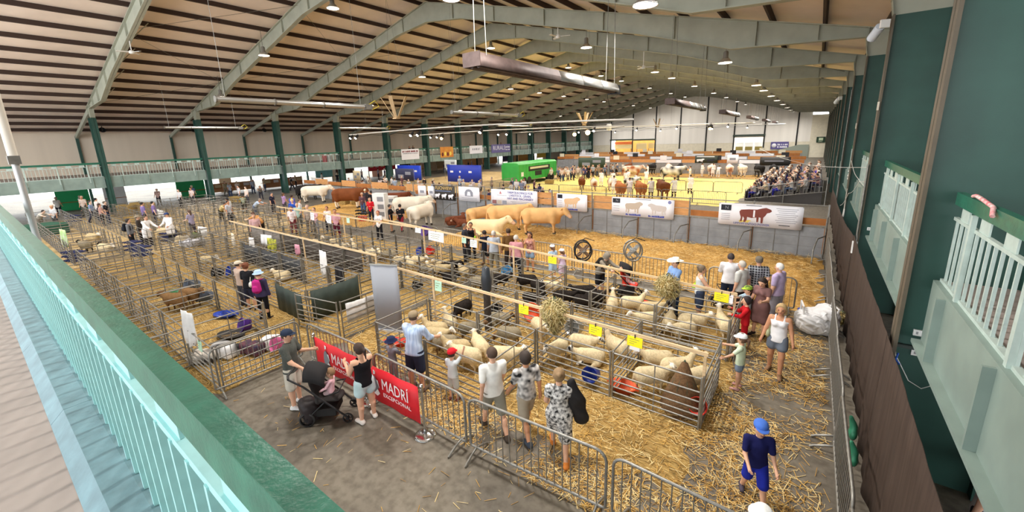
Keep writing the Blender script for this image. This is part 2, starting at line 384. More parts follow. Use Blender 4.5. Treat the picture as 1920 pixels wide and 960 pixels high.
# radiant tube heaters
def heater(x, y0, y1, z, label, cover=.35, w=.26):
    o = empty('radiant_heater', (x, y0, z), label=label, cat='heater', group='radiant tube heaters'); L = y1 - y0
    def hood(a, b, M, nm):
        q = MB(); pts = []
        for yy in (a, b):
            for hx, hz in ((-1, -.12), (-.95, 0), (-.6, .17), (0, .18), (.6, .17), (.95, 0), (1, -.12)): pts.append((w * hx, yy, hz + .1))
        q.sheet(pts, 7, 2); r = q.build(nm, M, o); md = r.modifiers.new('thick', 'SOLIDIFY'); md.thickness = .012; return r
    if cover: hood(0, L * cover, soot, 'sooty_cover')
    MB().box(-w, w, -.02, 0, -.02, .27).build('end_plate', soot, o)
    for i in range(3): 
        a = L * (cover + (1 - cover) * i / 3); hood(a + .01, a + L * (1 - cover) / 3 - .02, alu, 'reflector')
    for s in (-1, 1): MB().tube([(s * .09, .1, 0), (s * .09, L - .1, 0)], .045, 8).build('burner_tube', soot, o)
    MB().box(-.16, .16, L - .1, L + .25, -.08, .24).build('burner_box', blackp, o)
    for yy in (.3, L - .3):
        for s in (-1, 1): MB().tube([(s * .16, yy, .18), (s * .1, yy, roof_z(x) - z)], .01, 4).build('hanger_chain', galv, o)
heater(-6.05, 6.9, 14.4, 6.8, 'long radiant heater with a sooty brown cover, nearest and largest of the heaters', .45, .24)
for i, (a, b) in enumerate(((21.9, 29.3), (36, 43.5), (51, 58.4), (66, 73.4), (81, 88))): heater(-6.2, a, b, 6.8, 'radiant heater in the row by the green columns, %s beyond the large sooty one' % ordn[i], .45, .24)
def tube_heater(x, y0, y1, z, label):
    o = empty('tube_heater', (x, y0, z), label=label, cat='heater', group='bright tube heaters'); L = y1 - y0
    for i in range(3):
        MB().tube([(0, L * i / 3 + .02, 0), (0, L * (i + 1) / 3 - .02, 0)], .1, 8).build('heater_tube', alu, o)
        MB().tube([(0, L * i / 3 - .03, 0), (0, L * i / 3 + .03, 0)], .125, 8).build('clamp', galv_d, o)
    MB().box(-.14, .14, L, L + .35, -.12, .12).build('burner_box', galv_d, o)
    MB().tube([(.05, L + .2, .1), (.15, L + .5, .3), (.1, L + .75, .05), (0, L + .4, -.12)], .02, 5).build('gas_hose', mat('yellow_hose', '#c9b43a', .5), o)
    for yy in (.3, L - .2): MB().tube([(0, yy, .1), (0, yy, roof_z(x) - z)], .008, 4).build('hanger_chain', galv, o)
tube_heater(-17.6, 6.1, 12.2, 7.0, 'bright tube heater hanging over the near sheep pens')
tube_heater(-17.9, 18.4, 25.2, 7.0, 'bright tube heater hanging above the cattle banners')
tube_heater(-43.3, 11.0, 16.4, 7.1, 'bright tube heater hanging before the long balcony, nearest of its row')
tube_heater(-42.5, 26.0, 32, 7.1, 'bright tube heater hanging before the long balcony, second of its row')
tube_heater(-33, 42, 49, 7.1, 'bright tube heater hanging deep in the hall above the blue screens')
# ceiling fans
fanm = whitep
for i, (x, y, z) in enumerate(((-34.3, 7.9, 11.15), (-13.07, 22.7, 11.15), (-10.46, 30.1, 9.97))):
    o = empty('ceiling_fan', (x, y, z), label=['white ceiling fan under the nearest rafter on the balcony side', 'white ceiling fan under the third rafter near the ridge', 'white ceiling fan under the fourth rafter past the large heater'][i], cat='fan', group='white ceiling fans')
    zb = (roof_z(x) - .98) - z
    MB().tube([(0, 0, .1), (0, 0, zb)], .025, 6).build('down_rod', fanm, o); MB().lathe([(0, -.1), (.14, -.08), (.15, .05), (.05, .12), (0, .12)], 12).build('motor', fanm, o)
    for j in range(3):
        q = MB().box(.12, .72, -.07, .07, -.01, .01); b = q.build('blade', fanm, o); b.rotation_euler = (rad(10), 0, rad(120 * j + 20))
# timber V clusters hung on the ridge line
for i, (x, y, z) in enumerate(((-25.1, 20, 7.05), (-22.9, 46, 6.75), (-24, 78, 6.8))):
    o = empty('timber_pendant', (x, y, z), label='pale timber boards hung in a V, %s' % ['nearest one', 'middle one beside the floodlights', 'farthest one before the end wall'][i], cat='pendant', group='timber V pendants')
    for j in range(5):
        a = rad(-56 + 72 * j); q = MB(); d = Vector((math.cos(a), math.sin(a), 0)); n = Vector((-math.sin(a), math.cos(a), 0))
        b0 = d * .12; t0 = d * .95 + Vector((0, 0, 1.45))
        q.prism([b0 - n * .11, b0 + n * .11, t0 + n * .13, t0 - n * .13], d * .05 + Vector((0, 0, .03))); q.build('timber_board', pale_wood, o)
    MB().box(-.2, .2, -.2, .2, -.03, .03).build('base_plate', pale_wood, o)
    for j in (0, 2): a = rad(-56 + 72 * j); MB().tube([(.95 * math.cos(a), .95 * math.sin(a), 1.45), (0, 0, roof_z(x) - z + .3)], .008, 4).build('hanger_wire', galv_d, o)
# lighting bars across the hall with spot lamps
warm = mat('warm_lamp', '#ffd9a0', .4, emit='#ffc36b', estr=60); cool = mat('white_spot_lamp', '#ffffff', .4, emit='#fff4e2', estr=18)
def bar(x0, x1, y, z, label, spots):
    o = empty('lighting_bar', (x0, y, z), label=label, cat='lighting bar', group='lighting bars across the hall'); L = x1 - x0
    MB().tube([(L * t / 8, 0, .18 * math.sin(math.pi * t / 8)) for t in range(9)], .05, 8).build('bar', mat('pale_tube', '#d9d6cf', .5), o)
    for t in (.1, .5, .9): MB().tube([(L * t, 0, 0), (L * t, 0, roof_z(x0 + L * t) - z + .3)], .008, 4).build('suspension_wire', galv_d, o)
    MB().tube([(L * t / 24, 0, -.06 - .13 * abs(math.sin(t * math.pi / 3))) for t in range(25)], .015, 4).build('lamp_cable', blackp, o)
    for t in spots:
        MB().tube([(L * t, -.05, -.12), (L * t, -.32, -.34)], .11, 8, r2=.14).build('spot_lamp', blackp, o)
        MB().tube([(L * t, -.322, -.342), (L * t, -.34, -.358)], .11, 8).build('lens', cool, o)
        MB().box(L * t - .02, L * t + .02, -.06, .02, -.16, .06).build('clamp', blackp, o)
bar(-36.3, -8.5, 23.2, 6.2, 'pale lighting bar over the bulls, nearest of the bars', (.02, .05, .33, .36, .6))
bar(-42, -14, 36, 6.2, 'pale lighting bar before the show ring, second of the bars', (.12, .16, .5, .54, .9))
bar(-40, -6, 55, 6.4, 'pale lighting bar beyond the show ring, third of the bars', (.1, .35, .6, .75, .92))
bar(-36, -4, 72, 6.4, 'pale lighting bar deep in the hall, farthest of the bars', (.2, .45, .7, .85))
for i, (x, y, z, M, e) in enumerate(((-28.7, 55, 5.9, warm, 500), (-26.6, 55.0, 6.1, warm, 900), (-10.6, 55, 6.0, warm, 300), (-36.6, 36, 5.8, warm, 120))):
    o = empty('floodlight', (x, y - .3, z), label=['warm floodlight on the bar over the cattle sheds, orange one', 'brightest white-hot floodlight on the bar over the cattle sheds', 'warm floodlight before the end wall above the judged cattle', 'small warm floodlight before the long balcony'][i], cat='floodlight', group='warm floodlights')
    MB().lathe([(0, -.05), (.2, -.05), (.3, .25), (.12, .4), (0, .4)], 12).build('housing', blackp, o); MB().ball((0, -.14, -.1), .34 if e > 600 else .26 if e > 400 else .16, 10).build('bulb', M, o)
    MB().tube([(0, 0, .4), (0, .3, .62 if i < 3 else .5)], .03, 5).build('bracket', blackp, o)
    l = bpy.data.lights.new('flood_light', 'POINT'); l.energy = e * .6; l.color = (1, .75, .45); l.shadow_soft_size = .2
    L = bpy.data.objects.new('flood_light', l); COL.objects.link(L); L.parent = o; L.location = (0, -.1, -.35)
# hanging signal lamp on a dark cable near the middle
o = empty('hanging_speaker', (-19.3, 45, 6.0), label='white hanging loudspeaker on a dark cable before the far doorway', cat='loudspeaker')
MB().lathe([(0, 0), (.28, .05), (.3, .6), (.2, .75), (0, .78)], 10).build('body', whitep, o); MB().tube([(0, 0, .75), (.1, 0, 2.2), (-.25, 0, 3.6), (-.3, 0, roof_z(-19.3) - 6.0)], .03, 5).build('cable', blackp, o)
# cctv cameras and junction boxes on the green columns
def cctv(x, y, z, label, s=1.):
    o = empty('security_camera', (x, y, z), rad(200), label=label, cat='camera')
    MB().box(-.09 * s, .09 * s, 0, .06 * s, -.09 * s, .09 * s).build('wall_plate', whitep, o); MB().tube([(0, 0, 0), (0, -.22 * s, -.02)], .03 * s, 6).build('arm', whitep, o)
    q = MB().tube([(0, -.15 * s, -.02), (0, -.5 * s, -.22 * s)], .1 * s, 10); q.build('camera_body', mat('pale_blue_camera', '#cfd8e4', .35), o)
    MB().tube([(0, -.5 * s, -.22 * s), (0, -.52 * s, -.232 * s)], .08 * s, 10).build('lens', blackp, o)
p = AY(YF(2) - .25, 1658, 45); cctv(p.x, p.y, p.z, 'white security camera at the head of the second green column', 1.1)
p = AY(YF(5) - .25, 1575, 184); cctv(p.x, p.y, p.z, 'small white security camera at the head of a distant green column', 1.2)
for i, (px_, py_) in enumerate(((255, 217), (422, 221), (551, 218), (30, 211), (600, 233))):
    y = YF(i + 1) + 1.6 if i < 3 else YF(0) + 2 if i == 3 else YF(5); x = XM - 32.5; z = roof_z(x) - .1
    o = empty('horn_speaker', (x, y, z), rad(-90), label='small black horn speaker under the eaves, %s bay' % ('second', 'third', 'fourth', 'nearest', 'sixth')[i], cat='loudspeaker', group='horn speakers under the eaves'); MB().lathe([(0, .3), (.08, .28), (.1, .15), (.28, 0), (.26, 0)], 12).build('horn', blackp, o, rot=(rad(120), 0, 0)); MB().box(-.03, .03, -.03, .03, 0, .36).build('bracket', blackp, o)
# ================================================================== soft bodies: rounded-cone skeletons skinned into one surface
class Field:
    def __init__(s, lo, hi, h):
        s.lo = np.array(lo, float); s.h = h; n = np.ceil((np.array(hi) - s.lo) / h).astype(int) + 1
        s.n = n; s.f = np.full(n, 1.0, np.float32); s.lab = np.zeros(n, np.uint8)
        s.ax = [(s.lo[i] + h * np.arange(n[i])).astype(np.float32) for i in range(3)]
    def cap(s, a, b, ra, rb=None, k=.03, lab=0, sc=(1, 1, 1)):
        a = np.array(a, float); b = np.array(b, float); rb = ra if rb is None else rb; sc = np.array(sc, float)
        m = max(ra, rb) * sc + k + 2 * s.h
        i0 = np.maximum(np.floor((np.minimum(a, b) - m - s.lo) / s.h).astype(int), 0)
        i1 = np.minimum(np.ceil((np.maximum(a, b) + m - s.lo) / s.h).astype(int) + 1, s.n)
        if (i1 <= i0).any(): return s
        X = [((s.ax[i][i0[i]:i1[i]] - a[i]) / sc[i]).astype(np.float32) for i in range(3)]
        x, y, z = X[0][:, None, None], X[1][None, :, None], X[2][None, None, :]
        d = (b - a) / sc; dd = float(d @ d)
        if dd > 1e-10:
            t = np.clip((x * d[0] + y * d[1] + z * d[2]) / dd, 0, 1)
            D = np.sqrt((x - t * d[0]) ** 2 + (y - t * d[1]) ** 2 + (z - t * d[2]) ** 2) - (ra + (rb - ra) * t)
        else: D = np.sqrt(x * x + y * y + z * z) - ra
        D = D * min(sc)
        sl = tuple(slice(i0[i], i1[i]) for i in range(3)); f = s.f[sl]
        s.lab[sl][D < f] = lab
        if k > 0:
            hh = np.maximum(k - np.abs(D - f), 0) / k; s.f[sl] = np.minimum(D, f) - hh * hh * k * .25
        else: s.f[sl] = np.minimum(D, f)
        return s
    def cut(s, n, d):                          # keep the side where n.p < d
        x, y, z = s.ax[0][:, None, None], s.ax[1][None, :, None], s.ax[2][None, None, :]
        s.f = np.maximum(s.f, (x * n[0] + y * n[1] + z * n[2] - d).astype(np.float32)); return s
    def surf(s):
        f = s.f; ins = f < 0
        c = sum(ins[i:ins.shape[0] - 1 + i, j:ins.shape[1] - 1 + j, k:ins.shape[2] - 1 + k].astype(np.uint8) for i in (0, 1) for j in (0, 1) for k in (0, 1))
        act = (c > 0) & (c < 8); I = np.argwhere(act); N = len(I)
        idx = np.full(act.shape, -1, np.int32); idx[act] = np.arange(N)
        off = np.array([(i, j, k) for i in (0, 1) for j in (0, 1) for k in (0, 1)])
        val = np.stack([f[I[:, 0] + o[0], I[:, 1] + o[1], I[:, 2] + o[2]] for o in off], 1)
        P = np.zeros((N, 3)); cnt = np.zeros(N)
        for a in range(8):
            for b in range(a + 1, 8):
                if np.abs(off[a] - off[b]).sum() != 1: continue
                m = (val[:, a] < 0) != (val[:, b] < 0); t = val[:, a] / np.where(m, val[:, a] - val[:, b], 1)
                P += np.where(m[:, None], off[a] + t[:, None] * (off[b] - off[a]), 0); cnt += m
        V = s.lo + s.h * (I + P / cnt[:, None]); Q = []; L = []
        for ax in range(3):
            u, w = (ax + 1) % 3, (ax + 2) % 3
            A = np.take(ins, range(0, ins.shape[ax] - 1), ax); B = np.take(ins, range(1, ins.shape[ax]), ax)
            E = np.argwhere(A != B)
            E = E[(E[:, u] > 0) & (E[:, w] > 0) & (E[:, u] < ins.shape[u] - 1) & (E[:, w] < ins.shape[w] - 1)]
            def cell(du, dw): C = E.copy(); C[:, u] += du; C[:, w] += dw; return idx[C[:, 0], C[:, 1], C[:, 2]]
            q = np.stack([cell(-1, -1), cell(0, -1), cell(0, 0), cell(-1, 0)], 1)
            fl = ~ins[E[:, 0], E[:, 1], E[:, 2]]; q[fl] = q[fl][:, ::-1]; Q.append(q)
            R = E.copy(); R[fl, ax] += 1; L.append(s.lab[R[:, 0], R[:, 1], R[:, 2]])
        return V, np.concatenate(Q), np.concatenate(L)
def np_mesh(name, V, Q, L, mats, extra=None):
    nv, nq = len(V), len(Q); me = bpy.data.meshes.new(name)
    if extra is not None and extra.v:           # an MB whose faces are appended
        ev = np.array(extra.v); ef = extra.f
        vs = np.concatenate([V, ev]); loops = list(Q.reshape(-1)); starts = list(range(0, 4 * nq, 4)); mi = list(L); p = 4 * nq
        for f, m_ in zip(ef, extra.m):
            starts.append(p); loops += [i + nv for i in f]; p += len(f); mi.append(m_)
    else: vs = V; loops = Q.reshape(-1); starts = np.arange(0, 4 * nq, 4); mi = L; p = 4 * nq
    me.vertices.add(len(vs)); me.vertices.foreach_set('co', np.asarray(vs, np.float32).reshape(-1))
    me.loops.add(p); me.loops.foreach_set('vertex_index', np.asarray(loops, np.int32))
    me.polygons.add(len(starts)); me.polygons.foreach_set('loop_start', np.asarray(starts, np.int32))
    me.polygons.foreach_set('material_index', np.asarray(mi, np.int32)); me.polygons.foreach_set('use_smooth', np.ones(len(starts), bool))
    for q in (mats if isinstance(mats, (list, tuple)) else [mats]): me.materials.append(q)
    me.update(calc_edges=True); me.validate(); return me
# ------------------------------------------------------------------ people
SKIN = {'light': '#d9a98c', 'tan': '#c08a68', 'pale': '#e2bda6', 'brown': '#8a5a40'}
def skinm(k): return mat('skin_' + k, SKIN[k], .55)
def cloth(c, c2=None, scale=0, kind='', stretch=None):
    nm = 'cloth_' + c.strip('#') + (('_' + c2.strip('#') + kind) if c2 else '')
    if not c2: return mat(nm, c, .85, var=.1, vscale=6, spec=.15)
    return mat(nm, c, .85, col2=c2, vscale=scale or 25, stretch=stretch, detail=1, spec=.15)
def hairm(c):
    c = {'#2e211a': '#4a382c', '#1c1614': '#332822', '#2a1f1a': '#463528', '#241c1a': '#382c28', '#1c1818': '#332a28'}.get(c, c); return mat('hair_' + c.strip('#'), c, .7, var=.25, vscale=30, stretch=(6, 6, 1))
eye_m = mat('eye_dark', '#1a1512', .3); lip_m = mat('lips', '#a05a50', .5)
def figure(h=1.7, fem=False, lean=0, legL=(0, 0, 4), legR=(0, 0, 4), armL=(0, 8, 10, 0), armR=(0, 8, 10, 0), head=(0, 0), build=1., seated=False, twist=0):
    """joint positions; forward is +Y, the figure's right hand is at +X. arms: raise forward, spread, elbow, inward turn."""
    s = h / 1.75; J = {}; V = np.array
    J['s'] = s; J['b'] = build; J['fem'] = fem; J['hk'] = (1.75 / h) ** .72
    hip = V([0, 0, .93 * s]); ln = rad(lean); tw = rad(twist)
    up = V([0, math.sin(ln), math.cos(ln)]); J['up'] = up
    lat = V([math.cos(tw), math.sin(tw), 0]); fwd = V([-math.sin(tw), math.cos(tw), 0])
    J['fwd'] = fwd
    for sx, nm, (fl, kn, ab) in ((-1, 'L', legL), (1, 'R', legR)):
        hj = hip + V([sx * .085 * s * build, 0, -.02 * s]); a, b_, c = rad(fl), rad(fl - kn), rad(ab)
        d1 = V([sx * math.sin(c), math.sin(a) * math.cos(c), -math.cos(a) * math.cos(c)]); kj = hj + d1 * .42 * s
        d2 = V([sx * math.sin(c) * .5, math.sin(b_), -math.cos(b_)]); d2 /= np.linalg.norm(d2); aj = kj + d2 * .41 * s
        drop = -.035 if not seated else -.03
        tj = aj + V([sx * .03 * s, .15 * s * math.cos(rad(min(kn, 40)) * .5), drop * s - (.05 * s if kn > 25 and fl < 10 and not seated else 0)])
        J['hip' + nm], J['knee' + nm], J['ank' + nm], J['toe' + nm] = hj, kj, aj, tj; J['heel' + nm] = aj + V([0, -.035 * s, -.03 * s])
    J['hip'] = hip; J['waist'] = hip + up * .16 * s; J['chest'] = hip + up * .36 * s; J['neckb'] = hip + up * .52 * s
    hp = rad(head[1]); hy = rad(head[0]) + tw
    nd = V([0, math.sin(ln * .8 + hp * .4), math.cos(ln * .8 + hp * .4)]); J['neckt'] = J['neckb'] + nd * .07 * s
    hr = .105 * s * J['hk']; J['hr'] = hr
    hu = V([-math.sin(hy) * math.sin(hp), math.cos(hy) * math.sin(hp), math.cos(hp)]); hf = V([-math.sin(hy) * math.cos(hp), math.cos(hy) * math.cos(hp), -math.sin(hp)])
    J['hu'], J['hf'] = hu, hf; J['hx'] = np.cross(hf, hu); J['head'] = J['neckt'] + hu * hr * .88 + hf * hr * .12
    sw = (.165 if fem else .19) * s * (build * .5 + .5)
    for sx, nm, (fl, ab, el, inw) in ((-1, 'L', armL), (1, 'R', armR)):
        sj = J['chest'] + up * .11 * s + lat * sx * sw; a, b_, c = rad(fl), rad(fl + el), rad(ab); ci = math.sin(c) - inw
        d1 = lat * sx * math.sin(c) + fwd * math.sin(a) * math.cos(c) - V([0, 0, 1]) * math.cos(a) * math.cos(c)
        d2 = lat * sx * ci + fwd * math.sin(b_) - V([0, 0, 1]) * math.cos(b_); d2 /= np.linalg.norm(d2)
        ej = sj + d1 * .285 * s; wj = ej + d2 * .245 * s
        J['sh' + nm], J['el' + nm], J['wr' + nm], J['hd' + nm] = sj, ej, wj, d2
    if not seated:
        zmin = min(J['toeL'][2] - .03 * s, J['toeR'][2] - .03 * s, J['heelL'][2] - .04 * s, J['heelR'][2] - .04 * s)
        for k in J:
            if isinstance(J[k], np.ndarray) and k not in ('up', 'hu', 'hf', 'hx', 'hdL', 'hdR', 'fwd'): J[k] = J[k] - V([0, 0, zmin])
    return J
def bounds(J, pad):
    P = np.array([v for k, v in J.items() if isinstance(v, np.ndarray) and k not in ('up', 'hu', 'hf', 'hx', 'hdL', 'hdR', 'fwd')])
    return P.min(0) - pad, P.max(0) + pad
def torso_caps(F, J, g, k, lab, lo=0, hi=1, flare=0):
    s, b = J['s'], J['b']; fem = J['fem']; hw = 1.22 if fem else 1.12
    pel = (.115 * b + (.006 if fem else 0)) * s; wai = (.105 if fem else .118) * s * b; che = (.122 if fem else .135) * s * b
    if lo == 0: F.cap(J['hip'] + np.array([0, 0, -.03 * s]), J['waist'], pel + g + flare, wai + g, k, lab, (hw, .92, 1))
    F.cap(J['waist'], J['chest'], wai + g, che + g, k, lab, (1.18, .88, 1))
    F.cap(J['shL'] + (J['shR'] - J['shL']) * .12 - J['up'] * .02 * s, J['shR'] + (J['shL'] - J['shR']) * .12 - J['up'] * .02 * s, .068 * s * b + g, None, k, lab, (1, .95, 1))
    if fem:
        for sx in (-1, 1): c = J['chest'] + J['fwd'] * .085 * s + np.array([sx * .07 * s, 0, .01 * s]); F.cap(c, c, .062 * s * b + g, None, k, lab)
def arm_caps(F, J, n, g, k, lab, t0=0, t1=2):
    s, b = J['s'], J['b']; a, e, w = J['sh' + n], J['el' + n], J['wr' + n]; r0, r1, r2 = .052 * s * b, .041 * s * b, .029 * s
    u = min(t1, 1); F.cap(a, a + (e - a) * u, r0 + g, r0 + (r1 - r0) * u + g, k, lab)
    if t1 > 1: u = t1 - 1; F.cap(e, e + (w - e) * u, r1 + g, r1 + (r2 - r1) * u + g, k, lab)
def leg_caps(F, J, n, g, k, lab, t1=2, flare=0):
    s, b = J['s'], J['b']; a, e, w = J['hip' + n], J['knee' + n], J['ank' + n]; r0, r1, r2 = .088 * s * b, .058 * s * b, .039 * s
    u = min(t1, 1); F.cap(a, a + (e - a) * u, r0 + g, r0 + (r1 - r0) * u + g + flare, k, lab)
    if t1 > 1:
        u = t1 - 1; F.cap(e, e + (w - e) * u, r1 + g, r1 + (r2 - r1) * u + g + flare, k, lab)
        if g < .006 and u == 1: c = e + (w - e) * .3 + np.array([0, -.02 * s, 0]); F.cap(c, c + (w - e) * .12, .05 * s * b, .045 * s, k, lab)
def body_caps(F, J, k, fine=True):
    s = J['s']; torso_caps(F, J, 0, k, 0)
    F.cap(J['neckb'] - J['up'] * .03 * s, J['neckt'] + J['hu'] * .03 * s, .056 * s * (J['hk'] * .5 + .5), .052 * s * (J['hk'] * .5 + .5), k * .6, 0)
    for n in 'LR':
        arm_caps(F, J, n, 0, k * .7, 0); leg_caps(F, J, n, 0, k * .7, 0)
        w, d = J['wr' + n], J['hd' + n]; F.cap(w, w + d * .075 * s, .029 * s, .036 * s, .015, 0, (1, .9, 1))
        F.cap(J['heel' + n], J['toe' + n], .036 * s, .032 * s, .02, 0, (1.1, 1, .8)); F.cap(J['ank' + n], J['heel' + n], .038 * s, .036 * s, .02, 0)
    h, hr, hu, hf, hx = J['head'], J['hr'], J['hu'], J['hf'], J['hx']
    F.cap(h + hu * hr * .15, h + hu * hr * .2, hr * .98, None, .0 + k * .4, 0, (.86, 1.0, 1.05))
    F.cap(h - hu * hr * .45 + hf * hr * .25, h - hu * hr * .68 + hf * hr * .38, hr * .6, hr * .42, k * .7, 0)
    if fine:
        F.cap(h + hf * hr * .98 + hu * hr * .1, h + hf * hr * 1.12 - hu * hr * .22, hr * .11, hr * .17, .015, 0)
        for sx in (-1, 1): c = h + hx * sx * hr * .88 - hu * hr * .05; F.cap(c - hu * hr * .12, c + hu * hr * .16, hr * .13, hr * .16, .01, 0)
def extras(J, fingers=True):
    q = MB(); s = J['s']; h, hr, hu, hf, hx = J['head'], J['hr'], J['hu'], J['hf'], J['hx']
    for sx in (-1, 1):
        c = h + hf * hr * .88 + hx * sx * hr * .36 + hu * hr * .12; q.ball(c, hr * .12, 6, 1)
    c = h + hf * hr * .93 - hu * hr * .52
    q.tube([c - hx * hr * .26, c + hf * hr * .06, c + hx * hr * .26], [hr * .05, hr * .08, hr * .05], 5, 2)
    if fingers:
        for n in 'LR':
            w, d = J['wr' + n], J['hd' + n]; inn = np.array([-1. if n == 'R' else 1., .25, 0]); inn = inn - d * (inn @ d); inn /= np.linalg.norm(inn)
            sp = np.cross(d, inn); p = w + d * .085 * s
            for i, (o, L) in enumerate(((-.03, .066), (-.01, .078), (.01, .074), (.03, .058))):
                a = p + sp * o * s; b = a + (d * .8 + inn * .35) * L * .5 * s; c = b + (d * .35 + inn * .75) * L * .45 * s
                q.tube([a - d * .02 * s, b, c], [.0105 * s, .0095 * s, .0075 * s], 5, 0)
            a = w + d * .03 * s - sp * .03 * s; q.tube([a, a + (-sp * .7 + d * .6) * .035 * s, a + (-sp * .4 + d * .9 + inn * .4) * .06 * s], [.013 * s, .011 * s, .008 * s], 5, 0)
    return q
def hair_field(J, style, res, hat=False):
    h, hr, hu, hf, hx = J['head'], J['hr'], J['hu'], J['hf'], J['hx']; s = J['s']
    lo = h - hr * 2.2; hi = h + hr * 2.2
    if style in ('long', 'pony', 'bob'): lo = lo - np.array([0, 0, .32 * s])
    F = Field(lo, hi, res)
    if style == 'bald': return None
    g = {'short': 1.03, 'fringe': 1.03, 'bun': 1.08, 'curly': 1.13, 'long': 1.1, 'pony': 1.08, 'bob': 1.14}[style]
    F.cap(h + hu * hr * .2, h + hu * hr * .24, hr * g, None, .02, 0, (.9, 1.02, 1.05))
    n = hf * .86 - hu * .5; F.cut(n, float(n @ (h + hf * hr * .46 + hu * hr * .32)))
    if style == 'fringe': F.cut(-hu, float(-hu @ (h - hu * hr * .05)))
    if style in ('short', 'fringe'): F.cut(-hu, float(-hu @ (h - hu * hr * .35)))
    b = h - hf * hr * .55
    if style == 'long':
        F.cap(b, b - hu * hr * 2.3 - hf * hr * .5, hr * .62, hr * .42, .03, 0, (1.3, .7, 1))
        for sx in (-1, 1): F.cap(b + hx * sx * hr * .6, b + hx * sx * hr * .8 - hu * hr * 1.9, hr * .35, hr * .22, .03, 0)
    if style == 'bob':
        for sx in (-1, 0, 1): F.cap(b + hx * sx * hr * .6, b + hx * sx * hr * .75 - hu * hr * .8, hr * .42, hr * .36, .03, 0)
    if style == 'pony':
        c = b - hf * hr * .45 + hu * hr * .25; F.cap(c, c - hf * hr * .35 - hu * hr * .3, hr * .3, hr * .3, .01, 0); F.cap(c - hf * hr * .35 - hu * hr * .3, c - hf * hr * .3 - hu * hr * 2.0, hr * .3, hr * .12, .02, 0)
    if style == 'bun': c = b - hf * hr * .5 + hu * hr * .75; F.cap(c, c, hr * .42, None, .01, 0)
    return F
def headwear(J, kind, M, parent):
    h, hr, hu, hf, hx = J['head'], J['hr'], J['hu'], J['hf'], J['hx']; q = MB()
    R = lambda x, y, z: h + hx * x * hr + hf * y * hr + hu * z * hr
    def ring(rx, ry, z, n=16, tilt=0, yo=0): return [R(rx * math.cos(2 * math.pi * i / n), ry * math.sin(2 * math.pi * i / n) + yo, z + tilt * math.sin(2 * math.pi * i / n) + 0) for i in range(n)]
    def loft(rs):
        n = len(rs[0]); vs = [v for r in rs for v in r]
        q.add(vs, [(i * n + j, i * n + (j + 1) % n, (i + 1) * n + (j + 1) % n, (i + 1) * n + j) for i in range(len(rs) - 1) for j in range(n)], 0, True)
    if kind == 'cap':
        loft([ring(.93, 1.08, .42), ring(.96, 1.1, .62), ring(.88, 1.0, .98), ring(.6, .7, 1.24), ring(.2, .22, 1.33), ring(.01, .01, 1.34)])
        br = [];  n = 9
        for t in np.linspace(0, math.pi, n): br.append(R(.9 * math.cos(t), .55 + .1 * math.sin(t), .55 - 0.0))
        ot = [R(.86 * math.cos(t), .62 + 1.05 * math.sin(t), .5 - .12 * math.sin(t)) for t in np.linspace(0, math.pi, n)]
        q.sheet(br + ot, n, 2); q.sheet([Vector(p) - Vector(hu) * hr * .06 for p in ot + br], n, 2)
    elif kind == 'bucket':
        loft([ring(1.5, 1.6, .3), ring(1.0, 1.1, .62), ring(.95, 1.05, 1.05), ring(.7, .8, 1.3), ring(.01, .01, 1.34)])
    elif kind == 'cowboy':
        n = 20; br = []
        for rr in (1.0, 1.5, 2.0, 2.15):
            br.append([R(rr * .92 * math.cos(2 * math.pi * i / n), rr * 1.08 * math.sin(2 * math.pi * i / n), .62 + (.28 * max(0, rr - 1) * (abs(math.cos(2 * math.pi * i / n)) ** 2)) - (.12 * (rr - 1) * abs(math.sin(2 * math.pi * i / n)))) for i in range(n)])
        loft(br[::-1] + [ring(.98, 1.1, .66, n), ring(.92, 1.02, 1.2, n), ring(.72, .85, 1.55, n), ring(.3, .6, 1.48, n), ring(.01, .1, 1.42, n)])
    elif kind == 'hood':
        loft([ring(1.2, 1.25, -.6, yo=-.25), ring(1.2, 1.2, .2, yo=-.22), ring(1.1, 1.1, .8, yo=-.2), ring(.7, .75, 1.25, yo=-.2), ring(.01, .01, 1.35, yo=-.2)])
    return q.build({'cap': 'cap', 'bucket': 'bucket_hat', 'cowboy': 'cowboy_hat', 'hood': 'hood'}[kind], M, parent)
